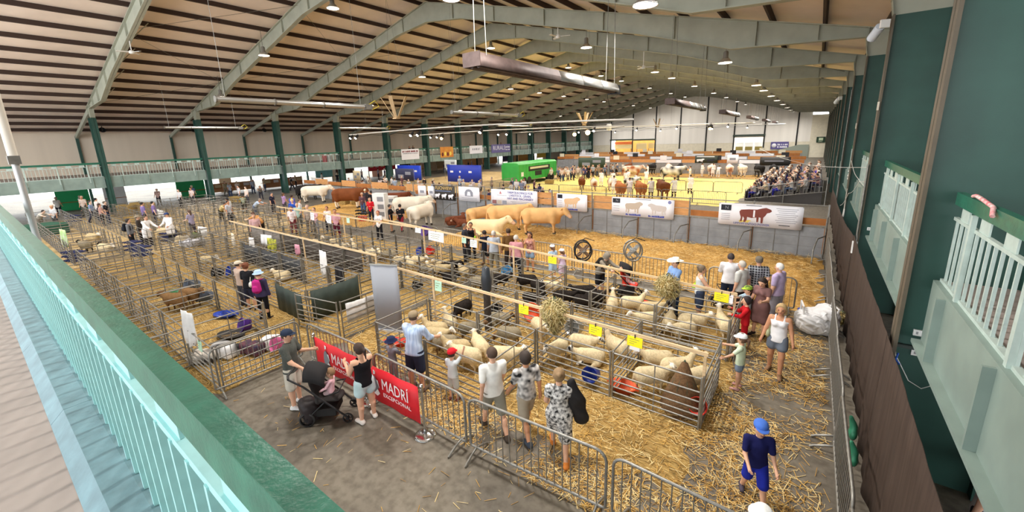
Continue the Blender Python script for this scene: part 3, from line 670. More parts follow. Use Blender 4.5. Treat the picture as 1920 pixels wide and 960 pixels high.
def person(xy, face, label, h=1.7, skin='light', hair='short', hairc='#3a2a20', top=('tee', '#dddddd'), low=('trousers', '#2b3040'), shoes='#2a2522', hat=None, res=.02, z=0., group=None, fingers=True, bag=None, **pose):
    """one person: a continuous body, with the clothing and hair as parts. face: compass angle on the floor, 0 = +X."""
    OCC.append((xy[0], xy[1])); J = figure(h, **pose); s = J['s']; k = .035 * s; lo, hi = bounds(J, .2 * s + .02)
    F = Field(lo, hi, res); body_caps(F, J, k, fingers); V, Q, L = F.surf()
    sk = skinm(skin)
    o = link('person', np_mesh('person', V, Q, L, [sk, eye_m, lip_m], extras(J, fingers)), None, (xy[0], xy[1], z), rad(face - 90), label=label, cat='person', group=group)
    def part(nm, fn, M):
        F = Field(lo, hi, res); fn(F); V, Q, L = F.surf()
        if len(Q): return link(nm, np_mesh(nm, V, Q, L, M), o)
    cm = lambda c: c if not isinstance(c, str) else cloth(c)
    kind, c = top[0], cm(top[1]); g = .011 * s
    def t_fn(F):
        torso_caps(F, J, g, k, 0, flare=.012 * s)
        F.cap(J['neckb'] - J['up'] * .05 * s, J['neckb'] - J['up'] * .01 * s, .068 * s, .06 * s, k, 0)
        if kind not in ('coat', 'dress', 'vest'):
            for n in 'LR': F.cap(J['hip' + n] - np.array([0, 0, .06 * s]), J['hip' + n] + np.array([0, 0, .1 * s]), (.092 * J['b'] + .022) * s, (.075 * J['b'] + .015) * s, k, 0)
        sl = {'tee': .72, 'vest': 0, 'long': 1.92, 'coat': 1.92, 'dress': .5, 'roll': 1.3}[kind]
        if sl:
            for n in 'LR': arm_caps(F, J, n, g + .006 * s, k * .7, 0, t1=sl)
        if kind == 'vest': 
            F.cut((0, 0, 1), J['chest'][2] + .085 * s)
            for sx in (-1, 1):
                c = J['chest']; t = c + np.array([sx * .09, 0, .175]) * s; F.cap(c + np.array([sx * .085 * s, 0, .06 * s]) + J['fwd'] * .1 * s, t, .022 * s, None, .01, 0); F.cap(t, c + np.array([sx * .075 * s, 0, .05 * s]) - J['fwd'] * .1 * s, .022 * s, None, .01, 0)
        if kind in ('coat', 'dress'):
            dn = .62 if kind == 'coat' else .78
            for n in 'LR': leg_caps(F, J, n, g + .03 * s, .12 * s, 0, t1=dn * 1.25 if kind == 'dress' else .75, flare=.02 * s)
        if kind not in ('coat', 'dress'): F.cut((0, 0, -1), -(J['hip'][2] - .075 * s))
    part({'tee': 't_shirt', 'vest': 'vest_top', 'long': 'shirt', 'coat': 'white_coat', 'dress': 'dress', 'roll': 'shirt'}[kind], t_fn, c)
    lk, lc = low[0], (cm(low[1]) if low[1] else None)
    if lk != 'none':
        def l_fn(F):
            F.cap(J['hip'] + np.array([0, 0, -.03 * s]), J['hip'] + J['up'] * .1 * s, (.121 * J['b'] + .005) * s, .118 * s * J['b'], k, 0, (1.2 if J['fem'] else 1.12, .93, 1))
            t1, fl, gg = {'trousers': (1.93, .012, .012), 'shorts': (.9, .02, .018), 'hot': (.45, .02, .014), 'skirt': (.8, .03, .03), 'leggings': (1.9, 0, .006)}[lk]
            for n in 'LR': leg_caps(F, J, n, gg * s, k if lk != 'skirt' else .12 * s, 0, t1=t1, flare=fl * s)
        part({'trousers': 'trousers', 'shorts': 'shorts', 'hot': 'shorts', 'skirt': 'skirt', 'leggings': 'leggings'}[lk], l_fn, lc)
    if shoes:
        for n in 'LR':
            a = J['heel' + n]; b = J['toe' + n]; c0 = np.minimum(a, b) - .1 * s; c1 = np.maximum(a, b) + .12 * s
            F = Field(c0, c1, min(res, .016)); F.cap(a, b, .046 * s, .042 * s, .02, 0, (1.1, 1, .85)); F.cap(J['ank' + n] + np.array([0, 0, .01]), a, .046 * s, .046 * s, .02, 0); V, Q, L = F.surf()
            link('shoe', np_mesh('shoe', V, Q, L, cm(shoes)), o)
    if hair != 'bald':
        F = hair_field(J, hair, min(res, .018)); V, Q, L = F.surf()
        if len(Q): link('hair', np_mesh('hair', V, Q, L, hairm(hairc)), o)
    if hat: headwear(J, hat[0], cm(hat[1]), o)
    if bag:
        kind, bc = bag[0], cm(bag[1])
        if kind == 'backpack':
            F = Field(J['chest'] - np.array([.35, .6, .5]) * s, J['chest'] + np.array([.35, .2, .4]) * s, .018)
            c = J['chest'] - J['fwd'] * .2 * s; F.cap(c - J['up'] * .14 * s, c + J['up'] * .1 * s, .13 * s, .11 * s, .03, 0, (1.15, .75, 1)); F.cap(c - J['up'] * .14 * s - J['fwd'] * .1 * s, c - J['fwd'] * .1 * s - J['up'] * .04 * s, .075 * s, .06 * s, .02, 0, (1.3, .7, 1))
            V, Q, L = F.surf(); link('backpack', np_mesh('backpack', V, Q, L, bc), o)
            for n in 'LR':
                a = J['sh' + n] * .75 + J['neckb'] * .25; MB().tube([c + J['up'] * .16 * s, a + J['up'] * .05 * s, a + J['fwd'] * .1 * s - J['up'] * .08 * s, J['chest'] + J['fwd'] * .1 * s + (a - J['neckb']) * 1.0 - J['up'] * .15 * s], .018 * s, 6).build('strap', bc, o)
        if kind == 'shoulder':
            a = J['shR' if bag[2] > 0 else 'shL']; c = (J['hipR'] if bag[2] > 0 else J['hipL']) + np.array([bag[2] * .1 * s, -.04 * s, .14 * s])
            F = Field(c - .3 * s, c + .3 * s, .018); F.cap(c - np.array([0, .08, .04]) * s, c + np.array([0, .08, -.04]) * s, .085 * s, None, .02, 0, (.55, 1, 1.2)); V, Q, L = F.surf(); link('handbag', np_mesh('handbag', V, Q, L, bc), o)
            MB().tube([c + np.array([0, .07, .06]) * s, a + np.array([-bag[2] * .03, 0.04, .06]) * s, c + np.array([0, -.09, .06]) * s], .01 * s, 5).build('strap', bc, o)
    return o
# simple distant people: one mesh with coloured regions, shared between look-alikes
def crowd_mesh(name, h, res=.035, **pose):
    hairs = pose.pop('hair', 'short'); sleeve = pose.pop('sleeve', .8); lowt = pose.pop('low', 1.93); coat = pose.pop('coat', 0)
    J = figure(h, **pose); s = J['s']; k = .035 * s; lo, hi = bounds(J, .2 * s + .04); F = Field(lo, hi, res); body_caps(F, J, k, False)
    torso_caps(F, J, .014 * s, k, 1)
    for n in 'LR': arm_caps(F, J, n, .014 * s, k * .7, 1, t1=sleeve); leg_caps(F, J, n, .012 * s, k, 2, t1=lowt)
    if coat:
        for n in 'LR': leg_caps(F, J, n, .04 * s, .12 * s, 1, t1=coat)
    for n in 'LR': F.cap(J['heel' + n], J['toe' + n], .044 * s, .042 * s, .01, 4)
    h_, hr, hu, hf = J['head'], J['hr'], J['hu'], J['hf']
    F.cap(h_ + hu * hr * .35 - hf * hr * .18, h_ + hu * hr * .38 - hf * hr * .2, hr * 1.02, None, .01, 3, (.9, 1, 1))
    if hairs == 'long': F.cap(h_ - hf * hr * .6, h_ - hf * hr * .8 - hu * hr * 1.6, hr * .55, hr * .4, .02, 3)
    V, Q, L = F.surf(); d = skinm('light'); return np_mesh(name, V, Q, L, [d, cloth('#888888'), cloth('#333333'), hairm('#3a2a20'), cloth('#222222')]), J
OCC = []
def room(x, y, r=.55): return all((x - a) ** 2 + (y - b) ** 2 > r * r for a, b in OCC)
def crowd(me, xy, z, face, label, cols, group=None, cat='person', sc=1., name='person'):
    OCC.append((xy[0], xy[1]))
    if cat == 'cow': f_ = rad(face); OCC.extend((xy[0] + t * math.cos(f_), xy[1] + t * math.sin(f_)) for t in (-1, -.5, .5, 1, 1.5))
    o = link(name, me, None, (xy[0], xy[1], z), rad(face - 90), label=label, cat=cat, group=group, scale=(sc, sc, sc))
    for i, c in enumerate(cols):
        if c is None: continue
        o.material_slots[i].link = 'OBJECT'; o.material_slots[i].material = c if not isinstance(c, str) else (skinm(c) if c in SKIN else hairm(c) if i == 3 else cloth(c))
    return o
# ------------------------------------------------------------------ animals
def woolm(nm, c, v=.12): return mat('wool_' + nm, c, .95, var=v, vscale=14, bump=.9, bscale=45, spec=.05)
def hidem(nm, c, v=.08, c2=None, vs=2.5): return mat('hide_' + nm, c, .75, var=v, vscale=vs, col2=c2, spec=.2, bump=.1, bscale=60)
def sheep_mesh(nm, wool, face, leg, pose='stand', res=.024, L=1., head='up', spots=None):
    """forward +Y, feet at z=0, about .72 m tall at the back."""
    F = Field((-.42, -.75, -.02), (.42, .95, 1.15), res); zb = .5 if pose == 'stand' else .27
    F.cap((0, -.28, zb), (0, .27, zb + .01), .245, .225, .05, 0, (.95, 1, 1)); F.cap((0, -.36, zb + .02), (0, -.32, zb - .05), .2, .19, .06, 0)
    F.cap((0, .3, zb + .02), (0, .34, zb - .06), .19, .17, .06, 0)
    hy, hz = {'up': (.66, .42), 'mid': (.74, .2), 'down': (.68, -.22)}[head]
    F.cap((0, .34, zb + .05), (0, hy - .14, zb + hz * .75), .15, .095, .07, 0)
    c = np.array([0, hy, zb + hz]); dn = np.array([0, .8, -.55]) if head != 'down' else np.array([0, .35, -.93])
    F.cap(c - dn * .06, c + dn * .02, .088, .075, .03, 1); F.cap(c, c + dn * .15, .07, .042, .03, 1)
    for sx in (-1, 1): F.cap(c - dn * .06 + np.array([sx * .07, 0, .03]), c - dn * .08 + np.array([sx * .165, -.01, .015]), .028, .018, .015, 1, (1, .7, 1))
    if pose == 'stand':
        for sx in (-1, 1):
            F.cap((sx * .12, .27, zb - .1), (sx * .12, .28, .2), .075, .036, .04, 0); F.cap((sx * .12, .28, .26), (sx * .12, .27, .02), .032, .028, .015, 2)
            F.cap((sx * .12, -.36, zb - .05), (sx * .125, -.3, .3), .11, .06, .05, 0); F.cap((sx * .125, -.32, .3), (sx * .125, -.4, .2), .045, .033, .02, 2); F.cap((sx * .125, -.4, .2), (sx * .125, -.37, .02), .03, .028, .015, 2)
        F.cap((0, -.55, zb + .06), (0, -.6, zb - .16), .045, .03, .03, 0)
    else:
        for sx in (-1, 1): F.cap((sx * .17, .28, .14), (sx * .2, .46, .06), .07, .04, .03, 2); F.cap((sx * .2, -.3, .16), (sx * .26, -.08, .07), .12, .05, .05, 0)
    V, Q, Lb = F.surf()
    e = MB()
    for sx in (-1, 1): e.ball(c + np.array([sx * .07, .045, .02]), .016, 6, 3)
    me = np_mesh(nm, V, Q, Lb, [wool, face, leg, eye_m], e); return me
def cow_mesh(nm, hide, pose='stand', res=.035, head='level', turn=0, muzzle=None, legm=None, bulk=1.):
    """forward +Y, about 1.5 m at the back, 2.4 m long."""
    F = Field((-.85, -1.5, -.03), (.85, 2.1, 2.05), res); zb = 1.02 if pose == 'stand' else .5; b = bulk
    F.cap((0, -.62, zb), (0, .55, zb - .02), .42 * b, .4 * b, .1, 0, (.86, 1, 1)); F.cap((0, -.85, zb + .14), (0, .5, zb + .2), .27 * b, .26 * b, .12, 0, (1.05, 1, .85))
    for sx in (-1, 1): F.cap((sx * .2, -.85, zb + .1), (sx * .22, -.8, zb - .28), .27 * b, .2 * b, .12, 0); F.cap((sx * .18, .58, zb + .05), (sx * .2, .6, zb - .28), .24 * b, .17 * b, .12, 0)
    F.cap((0, .78, zb - .12), (0, .82, zb - .3), .2, .14, .12, 0)
    ty = rad(turn); hz = {'level': .3, 'up': .48, 'down': -.35}[head]
    nb = np.array([0, .72, zb + .14]); hd = np.array([-math.sin(ty) * .52, .72 + math.cos(ty) * .56, zb + hz]); F.cap(nb, hd, .29 * b, .18 * b, .12, 0, (.85, 1, 1))
    dn = np.array([-math.sin(ty) * .75, math.cos(ty) * .75, -.62]); lt = np.array([math.cos(ty), math.sin(ty), 0])
    F.cap(hd + np.array([0, 0, .02]), hd + dn * .22, .165, .13, .06, 0); F.cap(hd + dn * .22, hd + dn * .46, .12, .1, .06, 1)
    for sx in (-1, 1): e0 = hd - dn * .1 + lt * sx * .14 + np.array([0, 0, .06]); F.cap(e0, e0 + lt * sx * .17 + np.array([0, 0, -.04]), .05, .035, .02, 0, (1, .6, 1))
    if pose == 'stand':
        for sx in (-1, 1):
            F.cap((sx * .2, .6, zb - .3), (sx * .19, .6, .5), .14, .075, .06, 0); F.cap((sx * .19, .6, .5), (sx * .19, .61, .1), .066, .055, .03, 2); F.cap((sx * .19, .6, .1), (sx * .19, .66, .04), .065, .068, .02, 3)
            F.cap((sx * .22, -.82, zb - .28), (sx * .21, -.78, .66), .18, .1, .07, 0); F.cap((sx * .21, -.78, .66), (sx * .2, -.95, .46), .09, .068, .04, 2); F.cap((sx * .2, -.95, .46), (sx * .2, -.9, .1), .06, .055, .03, 2); F.cap((sx * .2, -.9, .1), (sx * .2, -.84, .04), .065, .068, .02, 3)
        F.cap((0, -1.12, zb + .22), (0, -1.2, zb - .1), .05, .035, .04, 0); F.cap((0, -1.2, zb - .1), (0, -1.18, zb - .5), .035, .06, .02, 0)
    else:
        for sx in (-1, 1): F.cap((sx * .3, .55, .22), (sx * .38, .95, .08), .13, .06, .05, 2); F.cap((sx * .36, -.7, .3), (sx * .5, -.2, .14), .24, .1, .08, 0)
        F.cap((0, -1.12, .7), (.2, -1.25, .2), .05, .03, .04, 0)
    V, Q, Lb = F.surf(); e = MB()
    for sx in (-1, 1): e.ball(hd + dn * .1 + lt * sx * .13 + np.array([0, 0, .04]), .028, 6, 4)
    me = np_mesh(nm, V, Q, Lb, [hide, muzzle or mat('muzzle_pink', '#c99a86', .5), legm or hide, mat('hoof', '#3a332c', .6), eye_m], e); return me
def shade_legs(nm, hide): return hide
# ================================================================== straw, sawdust, pens and barriers
def straw_material(name, c1, c2, c3, sc=1.):
    M = bpy.data.materials.new(name); M.use_nodes = True; nt = M.node_tree; b = nt.nodes['Principled BSDF']; b.inputs['Roughness'].default_value = .85; b.inputs['Specular IOR Level'].default_value = .2
    tc = nt.nodes.new('ShaderNodeTexCoord'); outs = []
    for i, (ang, st) in enumerate(((20, (6, 60, 30)), (95, (5, 55, 30)), (150, (7, 50, 30)))):
        mp = nt.nodes.new('ShaderNodeMapping'); mp.inputs['Rotation'].default_value = (0, 0, rad(ang)); mp.inputs['Scale'].default_value = [x * sc for x in st]
        n = nt.nodes.new('ShaderNodeTexNoise'); n.inputs['Scale'].default_value = 1; n.inputs['Detail'].default_value = 2
        nt.links.new(tc.outputs['Object'], mp.inputs[0]); nt.links.new(mp.outputs[0], n.inputs['Vector']); outs.append(n.outputs['Fac'])
    mx = nt.nodes.new('ShaderNodeMath'); mx.operation = 'MAXIMUM'; nt.links.new(outs[0], mx.inputs[0]); nt.links.new(outs[1], mx.inputs[1])
    m2 = nt.nodes.new('ShaderNodeMath'); m2.operation = 'MAXIMUM'; nt.links.new(mx.outputs[0], m2.inputs[0]); nt.links.new(outs[2], m2.inputs[1])
    r = nt.nodes.new('ShaderNodeValToRGB'); e = r.color_ramp.elements; e[0].position = .46; e[0].color = (*srgb(c1), 1); e[1].position = .75; e[1].color = (*srgb(c3), 1)
    x = e.new(.58); x.color = (*srgb(c2), 1); nt.links.new(m2.outputs[0], r.inputs[0])
    big = nt.nodes.new('ShaderNodeTexNoise'); big.inputs['Scale'].default_value = .9; big.inputs['Detail'].default_value = 4; nt.links.new(tc.outputs['Object'], big.inputs['Vector'])
    rb = nt.nodes.new('ShaderNodeValToRGB'); e = rb.color_ramp.elements; e[0].position = .3; e[0].color = (.62, .6, .58, 1); e[1].position = .65; e[1].color = (1, 1, 1, 1); nt.links.new(big.outputs['Fac'], rb.inputs[0])
    mm = nt.nodes.new('ShaderNodeMix'); mm.data_type = 'RGBA'; mm.blend_type = 'MULTIPLY'; mm.inputs[0].default_value = 1; nt.links.new(r.outputs[0], mm.inputs[6]); nt.links.new(rb.outputs[0], mm.inputs[7]); nt.links.new(mm.outputs[2], b.inputs['Base Color'])
    bp = nt.nodes.new('ShaderNodeBump'); bp.inputs['Strength'].default_value = .7; bp.inputs['Distance'].default_value = .03; nt.links.new(m2.outputs[0], bp.inputs['Height']); nt.links.new(bp.outputs[0], b.inputs['Normal'])
    return M
straw_pen = straw_material('pen_straw', '#7d663c', '#b39254', '#dcc080')
straw_gold = straw_material('golden_straw', '#a0763a', '#d6a658', '#f2d08c')
straw_far = straw_material('aisle_straw', '#a38c62', '#c9ae7c', '#e2cc9c')
sawdust = mat('yellow_sawdust', '#e2cc78', .95, var=.07, vscale=1.2, bump=.3, bscale=30)
def bed(name, x0, x1, y0, y1, res, M, amp, base, label, seed=0, edge=.5, cat='straw'):
    nx, ny = max(2, int((x1 - x0) / res)), max(2, int((y1 - y0) / res)); xs = np.linspace(x0, x1, nx); ys = np.linspace(y0, y1, ny)
    X, Y = np.meshgrid(xs, ys); r = np.random.default_rng(seed + 3); Z = np.zeros_like(X)
    for f, a in ((.5, .35), (1.1, .3), (2.7, .2), (6, .15)):
        for _ in range(3):
            t = r.uniform(0, 2 * np.pi); Z += a / 3 * np.sin(f * 2 * (X * np.cos(t) + Y * np.sin(t)) + r.uniform(0, 6.28))
    d = np.minimum.reduce([X - x0, x1 - X, Y - y0, y1 - Y]) + .12 * np.sin(7 * X + 3 * Y) + .1 * np.sin(5 * Y - 2 * X)
    e = np.clip(d / edge, 0, 1); Z = (base + amp * (.5 + .5 * Z) + amp * .12 * r.standard_normal(X.shape)) * e - .012 * (1 - e)
    V = np.stack([X, Y, Z], -1).reshape(-1, 3); i = np.arange(nx - 1)[None, :] + nx * np.arange(ny - 1)[:, None]; i = i.reshape(-1)
    Q = np.stack([i, i + 1, i + 1 + nx, i + nx], 1)
    return link(name, np_mesh(name, V, Q, np.zeros(len(Q), int), M), None, kind='stuff', label=label, cat=cat)
bed('straw_bed', -10.2, -.95, 5.25, 13.7, .11, straw_pen, .05, .012, 'trodden pale straw covering the near sheep pens', 1)
bed('straw_bed', -27.5, -10.0, .45, 13.6, .16, straw_pen, .05, .012, 'trodden straw under the sheep pens left of the red banners', 2)
bed('straw_bed', -48.5, -27.3, .45, 14.7, .3, straw_far, .05, .012, 'trodden straw under the distant sheep pens by the long balcony', 3)
bed('straw_bed', -16.6, .72, 14.1, 20.75, .1, straw_gold, .26, .05, 'deep golden straw bedding in front of the tied cattle', 4, .7)
bed('straw_bed', -36, -23.3, 14.9, 22, .2, straw_gold, .12, .02, 'golden straw under the brown bull and the white cow', 5)
bed('sawdust_ring', -28, -4.5, 33, 54.5, .6, sawdust, .02, .012, 'pale yellow sawdust of the show ring', 6, .3, 'sawdust')
bed('straw_bed', -47, -28.2, 27, 56, .6, straw_far, .08, .01, 'straw beside the show ring around the trucks', 7)
bed('straw_bed', -24, -5, 55, 60, .5, straw_gold, .12, .01, 'straw under the cattle tied along the far ring wall', 8)
# loose strands of straw
def strands(name, regions, label):
    P = []; 
    for (x0, x1, y0, y1, n, z0, z1, dens) in regions:
        x = RNG.uniform(x0, x1, n); y = RNG.uniform(y0, y1, n); keep = RNG.uniform(0, 1, n) < dens(x, y); x, y = x[keep], y[keep]
        P.append(np.stack([x, y, RNG.uniform(z0, z1, len(x))], 1))
    P = np.concatenate(P); n = len(P); a = RNG.uniform(0, 2 * np.pi, n); L = RNG.uniform(.06, .22, n); w = RNG.uniform(.0025, .006, n); ti = RNG.normal(0, .12, n)
    d = np.stack([np.cos(a), np.sin(a), ti], 1) * (L / 2)[:, None]; s_ = np.stack([-np.sin(a), np.cos(a), 0 * a], 1) * w[:, None]; up = np.array([0, 0, 1.]) * w[:, None] * 1.2
    lift = np.maximum(0, np.abs(d[:, 2]))[:, None] * np.array([0, 0, 1.]); P = P + lift
    V = np.stack([P - d - s_, P - d + up, P - d + s_, P + d - s_, P + d + up, P + d + s_], 1).reshape(-1, 3)
    i = 6 * np.arange(n); Q = np.concatenate([np.stack([i, i + 3, i + 4, i + 1], 1), np.stack([i + 1, i + 4, i + 5, i + 2], 1)]); mi = RNG.integers(0, 3, n)
    ms = [mat('strand_pale', '#e6cf95', .7, spec=.2), mat('strand_gold', '#cfa558', .7, spec=.2), mat('strand_brown', '#a98348', .75, spec=.2)]
    return link(name, np_mesh(name, V, Q, np.concatenate([mi, mi]), ms), None, kind='stuff', label=label, cat='straw')
clump = lambda x, y: .55 + .3 * np.sin(2.1 * x + 1.3 * y) + .25 * np.sin(3.3 * y - 1.7 * x + 1)
strands('loose_straw', [(-4.6, .7, 4.45, 12.6, 34000, .004, .012, lambda x, y: np.clip(clump(x, y) * np.clip(1.15 - .45 * np.clip(x + .9, 0, 2) - .2 * np.clip(5.0 - y, 0, 1), .12, 1), 0, 1)),
                        (-8.4, -4.6, 4.45, 5.4, 2600, .004, .012, clump), (-9.5, -4, 2.5, 4.4, 160, .004, .008, lambda x, y: .3 + 0 * x), (-4.2, .6, 2.2, 4.4, 260, .004, .008, lambda x, y: .4 + 0 * x),
                        (-2.5, .7, 12.0, 14.0, 2600, .004, .012, clump)], 'loose straw strands scattered over the bare concrete aisle')
strands('pen_litter', [(-9.9, -1.2, 5.4, 12, 15000, .03, .07, lambda x, y: .8 + 0 * x), (-20, -10.2, .8, 8, 7000, .03, .07, lambda x, y: .7 + 0 * x)], 'loose straw lying on the pen bedding')
strands('yard_litter', [(-15.5, .5, 14.4, 20.4, 12000, .16, .3, lambda x, y: .8 + 0 * x)], 'loose golden straw on the deep cattle bedding')
# ------------------------------------------------------------------ sheep hurdles
HR = (.07, .19, .31, .44, .59, .78, 1.05)
rail_me = [MB().tube([(.02, 0, z), (1.73, 0, z)], .0155, 6).mesh('rail', galv) for z in HR]
post_me = MB().box(-.015, .015, -.015, .015, 0, 1.08).mesh('post', galv)
stay_me = MB().box(-.012, .012, -.02, -.0155, .05, 1.06).mesh('stay', galv)
hm = MB()
for z in HR: hm.tube([(.02, 0, z), (1.73, 0, z)], .017, 4)
for x in (.02, .875, 1.73): hm.box(x - .016, x + .016, -.016, .016, 0, 1.1)
hurdle_joined = hm.mesh('sheep_hurdle', galv)
def hurdle(a, b, label, group, parts=True):
    a = Vector((*a, 0)); b = Vector((*b, 0)); L = (b - a).length; rz = math.atan2(b.y - a.y, b.x - a.x)
    if not parts: return link('sheep_hurdle', hurdle_joined, None, a, rz, label=label, cat='hurdle', group=group, scale=(L / 1.75, 1, 1))
    o = empty('sheep_hurdle', a, rz, label=label, cat='hurdle', group=group); o.scale = (L / 1.75, 1, 1)
    for m_ in rail_me: link('rail', m_, o)
    for x in (.03, 1.72): link('post', post_me, o, (x, 0, 0))
    link('stay', stay_me, o, (.875, 0, 0))
    return o
LC = {}
def along(label):
    n = LC[label] = LC.get(label, -1) + 1; return label + (', %s along' % ordn[n] if n < 15 else '')
def row(xs, y, label, group, parts=True, skip=()):
    for i, (a, b) in enumerate(zip(xs, xs[1:])):
        if i not in skip: hurdle((a, y), (b, y), along(label), group, parts)
def cross(x, ys, label, group, parts=True):
    for a, b in zip(ys, ys[1:]): hurdle((x, a + .03), (x, b - .03), along(label), group, parts)
XA = (-1.17, -2.87, -4.68, -6.43, -8.22)
row(XA[2:], 5.35, 'galvanised hurdle closing the front sheep pen behind the red-capped child', 'hurdles of the front pen')
cross(XA[2], (5.35, 7.08), 'galvanised hurdle at the side of the front pen beside the boy in white', 'hurdles of the front pen'); cross(XA[4], (5.35, 7.08), 'galvanised hurdle at the side of the front pen near the grey pull-up screen', 'hurdles of the front pen')
row(XA, 7.08, 'galvanised hurdle in the front row of pens with yellow cards', 'hurdles of the yellow-card pens')
for x in XA[:4]: cross(x, (7.08, 8.78), 'galvanised hurdle dividing the pens with yellow cards', 'hurdles of the yellow-card pens')
cross(XA[4], (7.08, 8.78), 'galvanised hurdle at the end of the pens with yellow cards', 'hurdles of the yellow-card pens')
row(XA, 8.78, 'galvanised hurdle along the back of the pens with yellow cards', 'hurdles of the yellow-card pens')
XB = XA + (-10.05, -11.85)
row(XB, 9.87, 'galvanised hurdle fronting the back row of sheep pens by the aisle', 'hurdles of the back pens')
row(XB, 11.62, 'galvanised hurdle closing the back sheep pens toward the spectators', 'hurdles of the back pens')
for x in XB: cross(x, (9.87, 11.62), 'galvanised hurdle dividing the back sheep pens', 'hurdles of the back pens')
XC = tuple(-10.08 - 1.8 * i for i in range(1, 10)); XC0 = (-10.08,) + XC
row(XC0, 2.58, 'galvanised hurdle in the pens below the near balcony, walkway side', 'hurdles of the pens below the balcony')
row(XC, 4.38, 'galvanised hurdle in the pens below the near balcony, aisle side', 'hurdles of the pens below the balcony')
for i, x in enumerate(XC0):
    if i != 2: cross(x, (2.58, 4.38), 'galvanised hurdle dividing the pens below the near balcony', 'hurdles of the pens below the balcony')
row(XC0[1:8], .9, 'galvanised hurdle in the pens hidden closest under the near balcony', 'hurdles of the pens below the balcony', parts=False)
for x in XC0[1:8]: cross(x, (.9, 2.58), 'galvanised hurdle dividing the pens closest under the near balcony', 'hurdles of the pens below the balcony')
hurdle((-11.86, 5.2), (-10.12, 5.5), 'galvanised hurdle standing askew at the aisle corner behind the red banners', None); hurdle((-10.1, 5.55), (-10.1, 7.2), 'galvanised hurdle running back from the aisle corner to the grey screen', None)
XD = tuple(-11.8 - 1.83 * i for i in range(9))
row(XD, 5.5, 'galvanised hurdle in the middle block of pens, aisle side', 'hurdles of the middle pens'); row(XD, 7.25, 'galvanised hurdle along the spine of the middle block of pens', 'hurdles of the middle pens')
for i, x in enumerate(XD): cross(x, (5.5, 7.25), 'galvanised hurdle dividing the middle block of pens, near half', 'hurdles of the middle pens')
row((-10.05,) + XD, 9.0, 'galvanised hurdle along the far side of the middle block of pens', 'hurdles of the middle pens')
for i, x in enumerate(((-10.05,) + XD)[::1]): cross(x, (7.25, 9.0), 'galvanised hurdle dividing the middle block of pens, far half', 'hurdles of the middle pens', parts=i < 5)
XE = tuple(-11.85 - 1.83 * i for i in range(8))
row(XE, 9.95, 'galvanised hurdle in the back pens under the white cards', 'hurdles under the white cards', False); row(XE, 11.7, 'galvanised hurdle behind the pens under the white cards', 'hurdles under the white cards', False)
for x in XE[1:]: cross(x, (9.95, 11.7), 'galvanised hurdle dividing the pens under the white cards', 'hurdles under the white cards', False)
# distant pens by the long balcony
XFAR = tuple(-27.9 - 1.85 * i for i in range(11))
for y in (2.58, 4.38, 5.6, 7.3, 9.0, 10.2, 12.0, 13.8): row(XFAR, y, 'galvanised hurdle in the distant pens before the long balcony, %s row' % ordn[int(y - 1.5)], 'distant hurdles', False)
for y0, y1 in ((2.58, 4.38), (5.6, 7.3), (7.3, 9.0), (10.2, 12.0), (12.0, 13.8)):
    for x in XFAR[::2]: cross(x, (y0, y1), 'galvanised dividing hurdle in the distant pens before the long balcony', 'distant hurdles', False)
# timber rails carrying the pen cards
yel = mat('yellow_card', '#f2e21c', .6); whi = mat('white_card', '#eeeef2', .6); mintc = mat('mint_card', '#bfe8cf', .6)
def timber_rail(x0, z0, x1, z1, y, label, posts=()):
    o = empty('timber_rail', (x0, y, 0), label=label, cat='rail', group='timber rails with pen cards')
    L = x1 - x0; MB().prism([(0, -.02, z0 - .03), (L, -.02, z1 - .03), (L, -.02, z1 + .03), (0, -.02, z0 + .03)], (0, .04, 0)).build('batten', pale_wood, o)
    for x in posts: t = (x - x0) / L; MB().box(x - x0 - .025, x - x0 + .025, .021, .06, 0, z0 + (z1 - z0) * t + .03).build('upright', pale_wood, o)
    return lambda x: z0 + (z1 - z0) * (x - x0) / L
r1 = timber_rail(-1.14, 1.5, -9.9, 1.7, 7.16, 'long timber rail over the front pens carrying the yellow cards', (-1.19, -4.62, -8.1))
r2 = timber_rail(-1.2, 1.35, -15.2, 1.98, 10.9, 'long timber rail over the back pens carrying one yellow card', (-1.25, -4.62, -8.1, -11.7))
r3 = timber_rail(-11.9, 1.5, -24.5, 1.55, 8.1, 'timber rail over the middle pens hung with towels and rosettes', (-12, -17, -24))
r4 = timber_rail(-11.9, 1.75, -26, 1.75, 11.2, 'timber rail with white cards running back to the penned crowd', (-13, -19, -25))
def card(x, y, zt, w, h, M, label, txt=True):
    o = MB().box(-w / 2, w / 2, -.006, .006, -h, 0).build('pen_card', M, None, (x, y, zt), label=label, cat='card'); o.rotation_euler = (rad(-4), 0, rad(random.uniform(-6, 6)))
    MB().box(-.01, .01, -.012, -.006, -.02, .05).build('clip', blackp, o)
    if txt:
        for i in range(3): MB().box(-w * .36, w * .3 - .05 * i, -.0075, -.006, -h * (.3 + .22 * i), -h * (.25 + .22 * i)).build('print_line', mat('card_ink', '#8a8a50', .7), o)
for px_, py_, M, w, l in ((1191, 628, yel, .3, 'yellow card on the timber rail above the pen with the red bucket'), (1117, 608, yel, .29, 'yellow card on the timber rail above the spotted-face sheep'), (982, 570, yel, .26, 'yellow card on the timber rail beside the orange tub')):
    p = AY(7.12, px_, py_); card(p.x, 7.12, r1(p.x) - .03, w, .2, M, l)
for px_, py_, M, w, l in ((1353, 555, yel, .34, 'yellow card on the back timber rail beside the boy in red'), (1036, 496, yel, .3, 'yellow card on the back timber rail before the two white-capped children'), (1369, 558, whi, .14, 'small white card beside the yellow card near the boy in red')):
    p = AY(10.86, px_, py_); card(p.x, 10.86, r2(p.x) - .03, w, .22, M, l)
